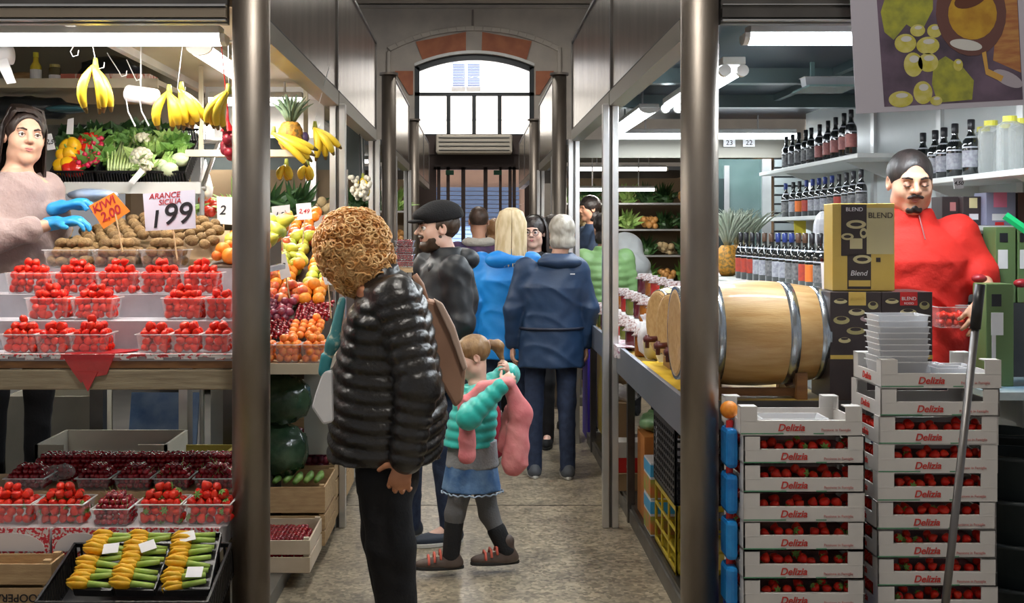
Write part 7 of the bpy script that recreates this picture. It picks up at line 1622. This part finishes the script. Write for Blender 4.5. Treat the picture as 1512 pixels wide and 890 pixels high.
m = MB(); m.box(Vector(r.J['chest']-r.f*.165*r.k+A3((0, 0, .09))-r.l*.12), (.03, .004, .006)); m.build('reflective_mark', PAPER, r.t)
# ---- 5 blonde in bright blue
BLU = mat('bright_blue_jacket', (.0, .20, .62), .5, 0, (.01, .24, .68), 6, .3, 12); BLO = hairm('blonde_hair', (.50, .38, .20), (.72, .60, .40))
r = simple('person with long blonde hair in bright blue jacket, seen from behind', 748, 7.85, 337, 80, 0, BLU, BLO, 'long', hem=.74, bulk=1.10, tr=JEANS, sh=mat('cream_trainer', (.55, .52, .46), .6), sole=WRUB, head=(-.03, .03, 1.635), res=.010)
sdf([ell(r.J['neck']-r.f*.07*r.k+A3((0, 0, -.05)), A3((.14, .08, .07))*r.k, None, .03)], 'hood', BLU, r.t, res=.008)
# ---- 6 glasses
r = simple('person with dark hair and round glasses, facing the camera', 789, 8.55, 344, 262, 0, mat('black_coat', (.012, .012, .014), .7), hairm('black_hair', (.012, .009, .008), (.03, .02, .018)), 'long', skin=SKINP, face=(255, 3))
r.eyes(lipc=(.5, .16, .16)); m = MB()
for sx in (-1, 1): m.tube([Vector(r.hp(sx*.032+math.cos(q)*.024, .100, .006+math.sin(q)*.021)) for q in np.linspace(0, 2*PI, 20)], .0018, 5, cap=False); m.tube([Vector(r.hp(sx*.056, .098, .01)), Vector(r.hp(sx*.078, .0, .01))], .0015, 5)
m.tube([Vector(r.hp(-.008, .101, .01)), Vector(r.hp(.008, .101, .01))], .0018, 5); m.build('glasses', INK, r.t, True)
# ---- 7 man with fleece collar
r = simple('person with cropped hair and pale fleece collar in the middle of the aisle', 707, 9.6, 327, 93, 0, mat('dark_patterned_coat', (.03, .025, .08), .6, 0, (.10, .03, .10), 14), hairm('cropped_hair', (.05, .03, .02), (.10, .06, .045)), 'short', skin=SKIN2)
sdf([ell(r.J['neck']+A3((0, 0, -.005)), A3((.14, .11, .055))*r.k, None, .03), ell(r.J['neck']+A3((0, 0, .06)), .075, None, .02, 's')], 'fleece_collar', mat('cream_fleece', (.50, .47, .42), .95, bump=.6, bs=60), r.t, res=.008, noise=.004)
# ---- 8, 9, 10 more heads in the aisle
simple('person with black hair mostly hidden behind the grey haired one', 817, 9.2, 341, 100, 0, mat('black_coat', (.012, .012, .014), .7), M['black_hair'], 'bob')
simple('person with light brown hair just visible beside the blonde one', 731, 10.2, 344, 80, 0, mat('brown_coat', (.10, .06, .04), .7), hairm('auburn_hair', (.28, .13, .05), (.40, .22, .10)), 'bob')
simple('person in green padded jacket beyond the right stall', 893, 9.25, 338, 100, 0, mat('green_puffer', (.14, .26, .09), .5, 0, (.18, .32, .12), 8), M['black_hair'], 'bob', bulk=1.15, rib=(.010, .06, 0))
r = simple('person in white coat with raised hood beyond the right stall', 924, 10.0, 370, 92, 0, mat('white_coat', (.58, .60, .60), .6, 0, (.52, .54, .55), 6, .2, 12), M['black_hair'], 'bob', bulk=1.3)
sdf([ell(r.hp(0, -.03, .02), A3((.17, .15, .165))*r.hs, r.R, .03), ell(r.hp(0, -.06, -.16), A3((.24, .19, .16))*r.hs, r.R, .06), ell(r.hp(0, .14, 0), .085, None, .02, 's')], 'hood', M['white_coat'], r.t, res=.008, noise=.004, nfreq=40, fold=.014)
simple('person in dark clothes with tied black hair behind the far counter', 874, 11.6, 309, 200, .12, mat('ink_blue_top', (.012, .03, .07), .7), M['black_hair'], 'bob', skin=SKIN2, elL=(.2, .12, 1.15), wrL=(.10, .30, 1.1), elR=(-.2, .12, 1.15), wrR=(-.10, .30, 1.1))
m = MB(); m.b2((.95, 11.3, .0), (1.6, 11.9, .12)); tag(m.build('platform', CARD), 'low platform behind the far counter', 'platform')
# ---- 11 seller at the left
Yb = 4.98; S = F/Yb; bx = (22-VX)/S
def q_(px, py, dy=0): return A3(((px-VX)/S-bx, dy, CZ-(py-VY)/S-.42))
r = Rig('person with dark hair in pale pink jumper and blue gloves serving at the left stall', (bx, Yb, .42), -48, 1.70, 1.06, head=(*q_(36, 203), 1), neck=(*q_(26, 252), 1), chest=(*q_(10, 320), 1), shR=(*q_(-22, 272, -.14), 1), elR=(*q_(18, 352, -.20), 1), wrR=(*q_(92, 330, -.10), 1), shL=(*q_(52, 276, .13), 1), elL=(*q_(66, 338, .12), 1), wrL=(*q_(88, 308, -.02), 1))
r.face(-55, 2, 4); r.head(); r.limbs(); r.finish(mat('seller_skin', (.64, .40, .29), .5, 0, (.58, .34, .24), 14, sss=.12)); r.eyes(lipc=(.55, .20, .18))
gm = mat('blue_glove', (.02, .26, .60), .4, 0, (.03, .32, .68), 14, .3, 30); g1 = []; r.hand(q_(92, 330, -.10), (1, -.1, .12), (0, .1, -1), -1, .5, 1.05, g1, 1.15); g1.append(cap(q_(84, 331, -.10), q_(96, 329, -.10), .031, .030, .01)); sdf(g1, 'glove', gm, r.t, res=.0045)
g2 = []; r.hand(q_(90, 306, -.02), (1, 0, .2), (0, 0, -1), 1, .55, 1.05, g2, 1.15); g2.append(cap(q_(82, 309, -.02), q_(94, 305, -.02), .031, .030, .01)); sdf(g2, 'glove', gm, r.t, res=.0045)
PJ = mat('pale_pink_wool', (.36, .27, .26), .95, 0, (.31, .23, .225), 14, .4, 70, sheen=.2)
r.top(PJ, hem=.85, bulk=1.10, name='jumper', wristcut=(.35, .42), arm=(.068, .060, .060, .048), res=.008, noise=.003, shw=.17); r.trousers(BLKC); r.shoes(BLKC, RUB)
DH = hairm('dark_seller_hair', (.012, .007, .006), (.030, .017, .013)); r.hair_cap(DH, (.088, .104, .095), (0, -.020, .042), ((0, .125, -.01), (.078, .085, .110)), noise=.002)
def gs(u, rr):
    a = rr.uniform(-2.0, 2.0); x1 = math.sin(a)*.092; y1 = -.02-math.cos(a)*.095 if abs(a) < 1.57 else -.015; zz = -.17+rr.uniform(-.03, .03)
    return [r.hp(math.sin(a)*.02, .0, .132), r.hp(x1*.72, y1*.6+.015, .118), r.hp(x1, y1, .045), r.hp(x1*1.04, y1*1.08, -.06), r.hp(x1*1.12, y1*1.25+.01, zz)]
r.strands(DH, 300, gs, .005, 5)
def gs2(u, rr):
    s_ = -1 if rr.random() < .5 else 1; y = rr.uniform(-.08, .068); e_ = .042+.096*math.sqrt(max(.05, 1-((y+.02)/.115)**2))
    return [r.hp(.02, y, e_), r.hp(.02+s_*.035, y+.002, e_-.004), r.hp(.01+s_*.056, y*.8, e_-.026), r.hp(s_*.084, y*.45-.012, .035), r.hp(s_*.092, y*.3-.02, -.13+rr.uniform(-.03, .03))]
r.strands(DH, 420, gs2, .0035, 6)
m = MB(); p = P(70, 293, 5.15)
o = sdf([cap((0, 0, 0), (-.02, .02, .10), .05, .045, .03), cap((-.05, 0, -.07), (-.02, 0, .09), .04, .04, .03)], 'fur_hood', mat('tan_fur', (.36, .20, .07), .95, 0, (.55, .36, .16), 20, .8, 60), None, res=.008, noise=.008, nfreq=90); o.location = (p.x, 5.32, 1.60); tag(o, 'tan fur hood hanging behind the seller with blue gloves', 'coat')
m = MB(); m.b2((p.x-.08, 5.30, 1.44), (p.x+.06, 5.36, 1.56)); tag(m.build('folded_coat', BLKC), 'dark folded coat under the tan fur hood', 'coat')
# ---- 12 seller in red at the right
Yb = 4.86; S = F/Yb; bx = (1345-VX)/S
def q_(px, py, dy=0): return A3(((px-VX)/S-bx, dy, CZ-(py-VY)/S-.12))
r = Rig('person with moustache and goatee in red zip jumper holding a punnet at the right stall', (bx, Yb, .12), -94, 1.80, 1.08, head=(*q_(1340, 270, -.03), 1), neck=(*q_(1345, 318), 1), chest=(*q_(1346, 385), 1), pelvis=(*q_(1350, 480), 1), shL=(*q_(1413, 345), 1), elL=(*q_(1438, 402, -.05), 1), wrL=(*q_(1424, 430, -.24), 1), shR=(*q_(1282, 345), 1), elR=(*q_(1270, 430), 1), wrR=(*q_(1300, 500, -.04), 1))
r.face(-97, 12); r.head(jaw=1.12); r.hand(r.J['wrL'], (-.45, -.25, -.6), (-.3, .5, -.6), 1, .5, 1.15); r.hand(r.J['wrR'], (.5, -.3, -.8), (1, 0, 0), -1, .5); r.limbs(); r.finish(mat('seller2_skin', (.66, .38, .26), .5, 0, (.58, .31, .20), 14, sss=.12)); r.eyes(closed=True, brow=(.02, .012, .01), lipc=(.42, .16, .13))
RJ2 = mat('red_jumper', (.70, .022, .012), .8, 0, (.60, .016, .010), 6, .4, 30)
r.top(RJ2, hem=.87, bulk=1.24, name='zip_jumper', wristcut=(.80, 0), collar=.05, res=.008, noise=.004, arm=(.066, .058, .056, .048), hemw=.172); r.trousers(JEANS, 'jeans'); r.shoes(BLKC, RUB)
m = MB(); m.tube([Vector(r.J['neck']+A3((0, -.088, -.0))), Vector(r.J['neck']+A3((.002, -.15, -.10)))], .003, 6); m.build('zip', mat('zip_dark', (.2, .02, .02), .5), r.t)
BK = M['black_hair']; r.hair_cap(BK, (.0825, .102, .0915), (0, -.018, .034), ((0, .140, .010), (.073, .078, .108)), noise=.0008)
sdf([cap(r.hp(-.026, .088, -.042), r.hp(0, .098, -.033), .006, .009, .008), cap(r.hp(.026, .088, -.042), r.hp(0, .098, -.033), .006, .009, .008)], 'moustache', BK, r.t, res=.0035, noise=.0015, nfreq=200)
sdf([cap(r.hp(-.018, .074, -.092), r.hp(.018, .074, -.092), .014, .014, .01), ell(r.hp(0, .080, -.080), (.012, .010, .012), None, .01)], 'goatee', BK, r.t, res=.0035, noise=.0015, nfreq=200)
m = MB(); m.b2((1.46, 4.62, 0), (2.3, 5.4, .12)); tag(m.build('platform', CARD), 'low platform behind the right counter', 'platform')
# the punnet he holds
c = P(1408, 468, 4.66); punnet(c.x, 4.60, c.z-.04, .17, .12, .085, 'clear punnet of strawberries held by the seller in red')
fill(c.x, 4.615, c.z-.037, .14, .09, .05, 'strawberry', 'strawberry in the punnet held by the seller in red', 'strawberries in the held punnet', 0)
flush()
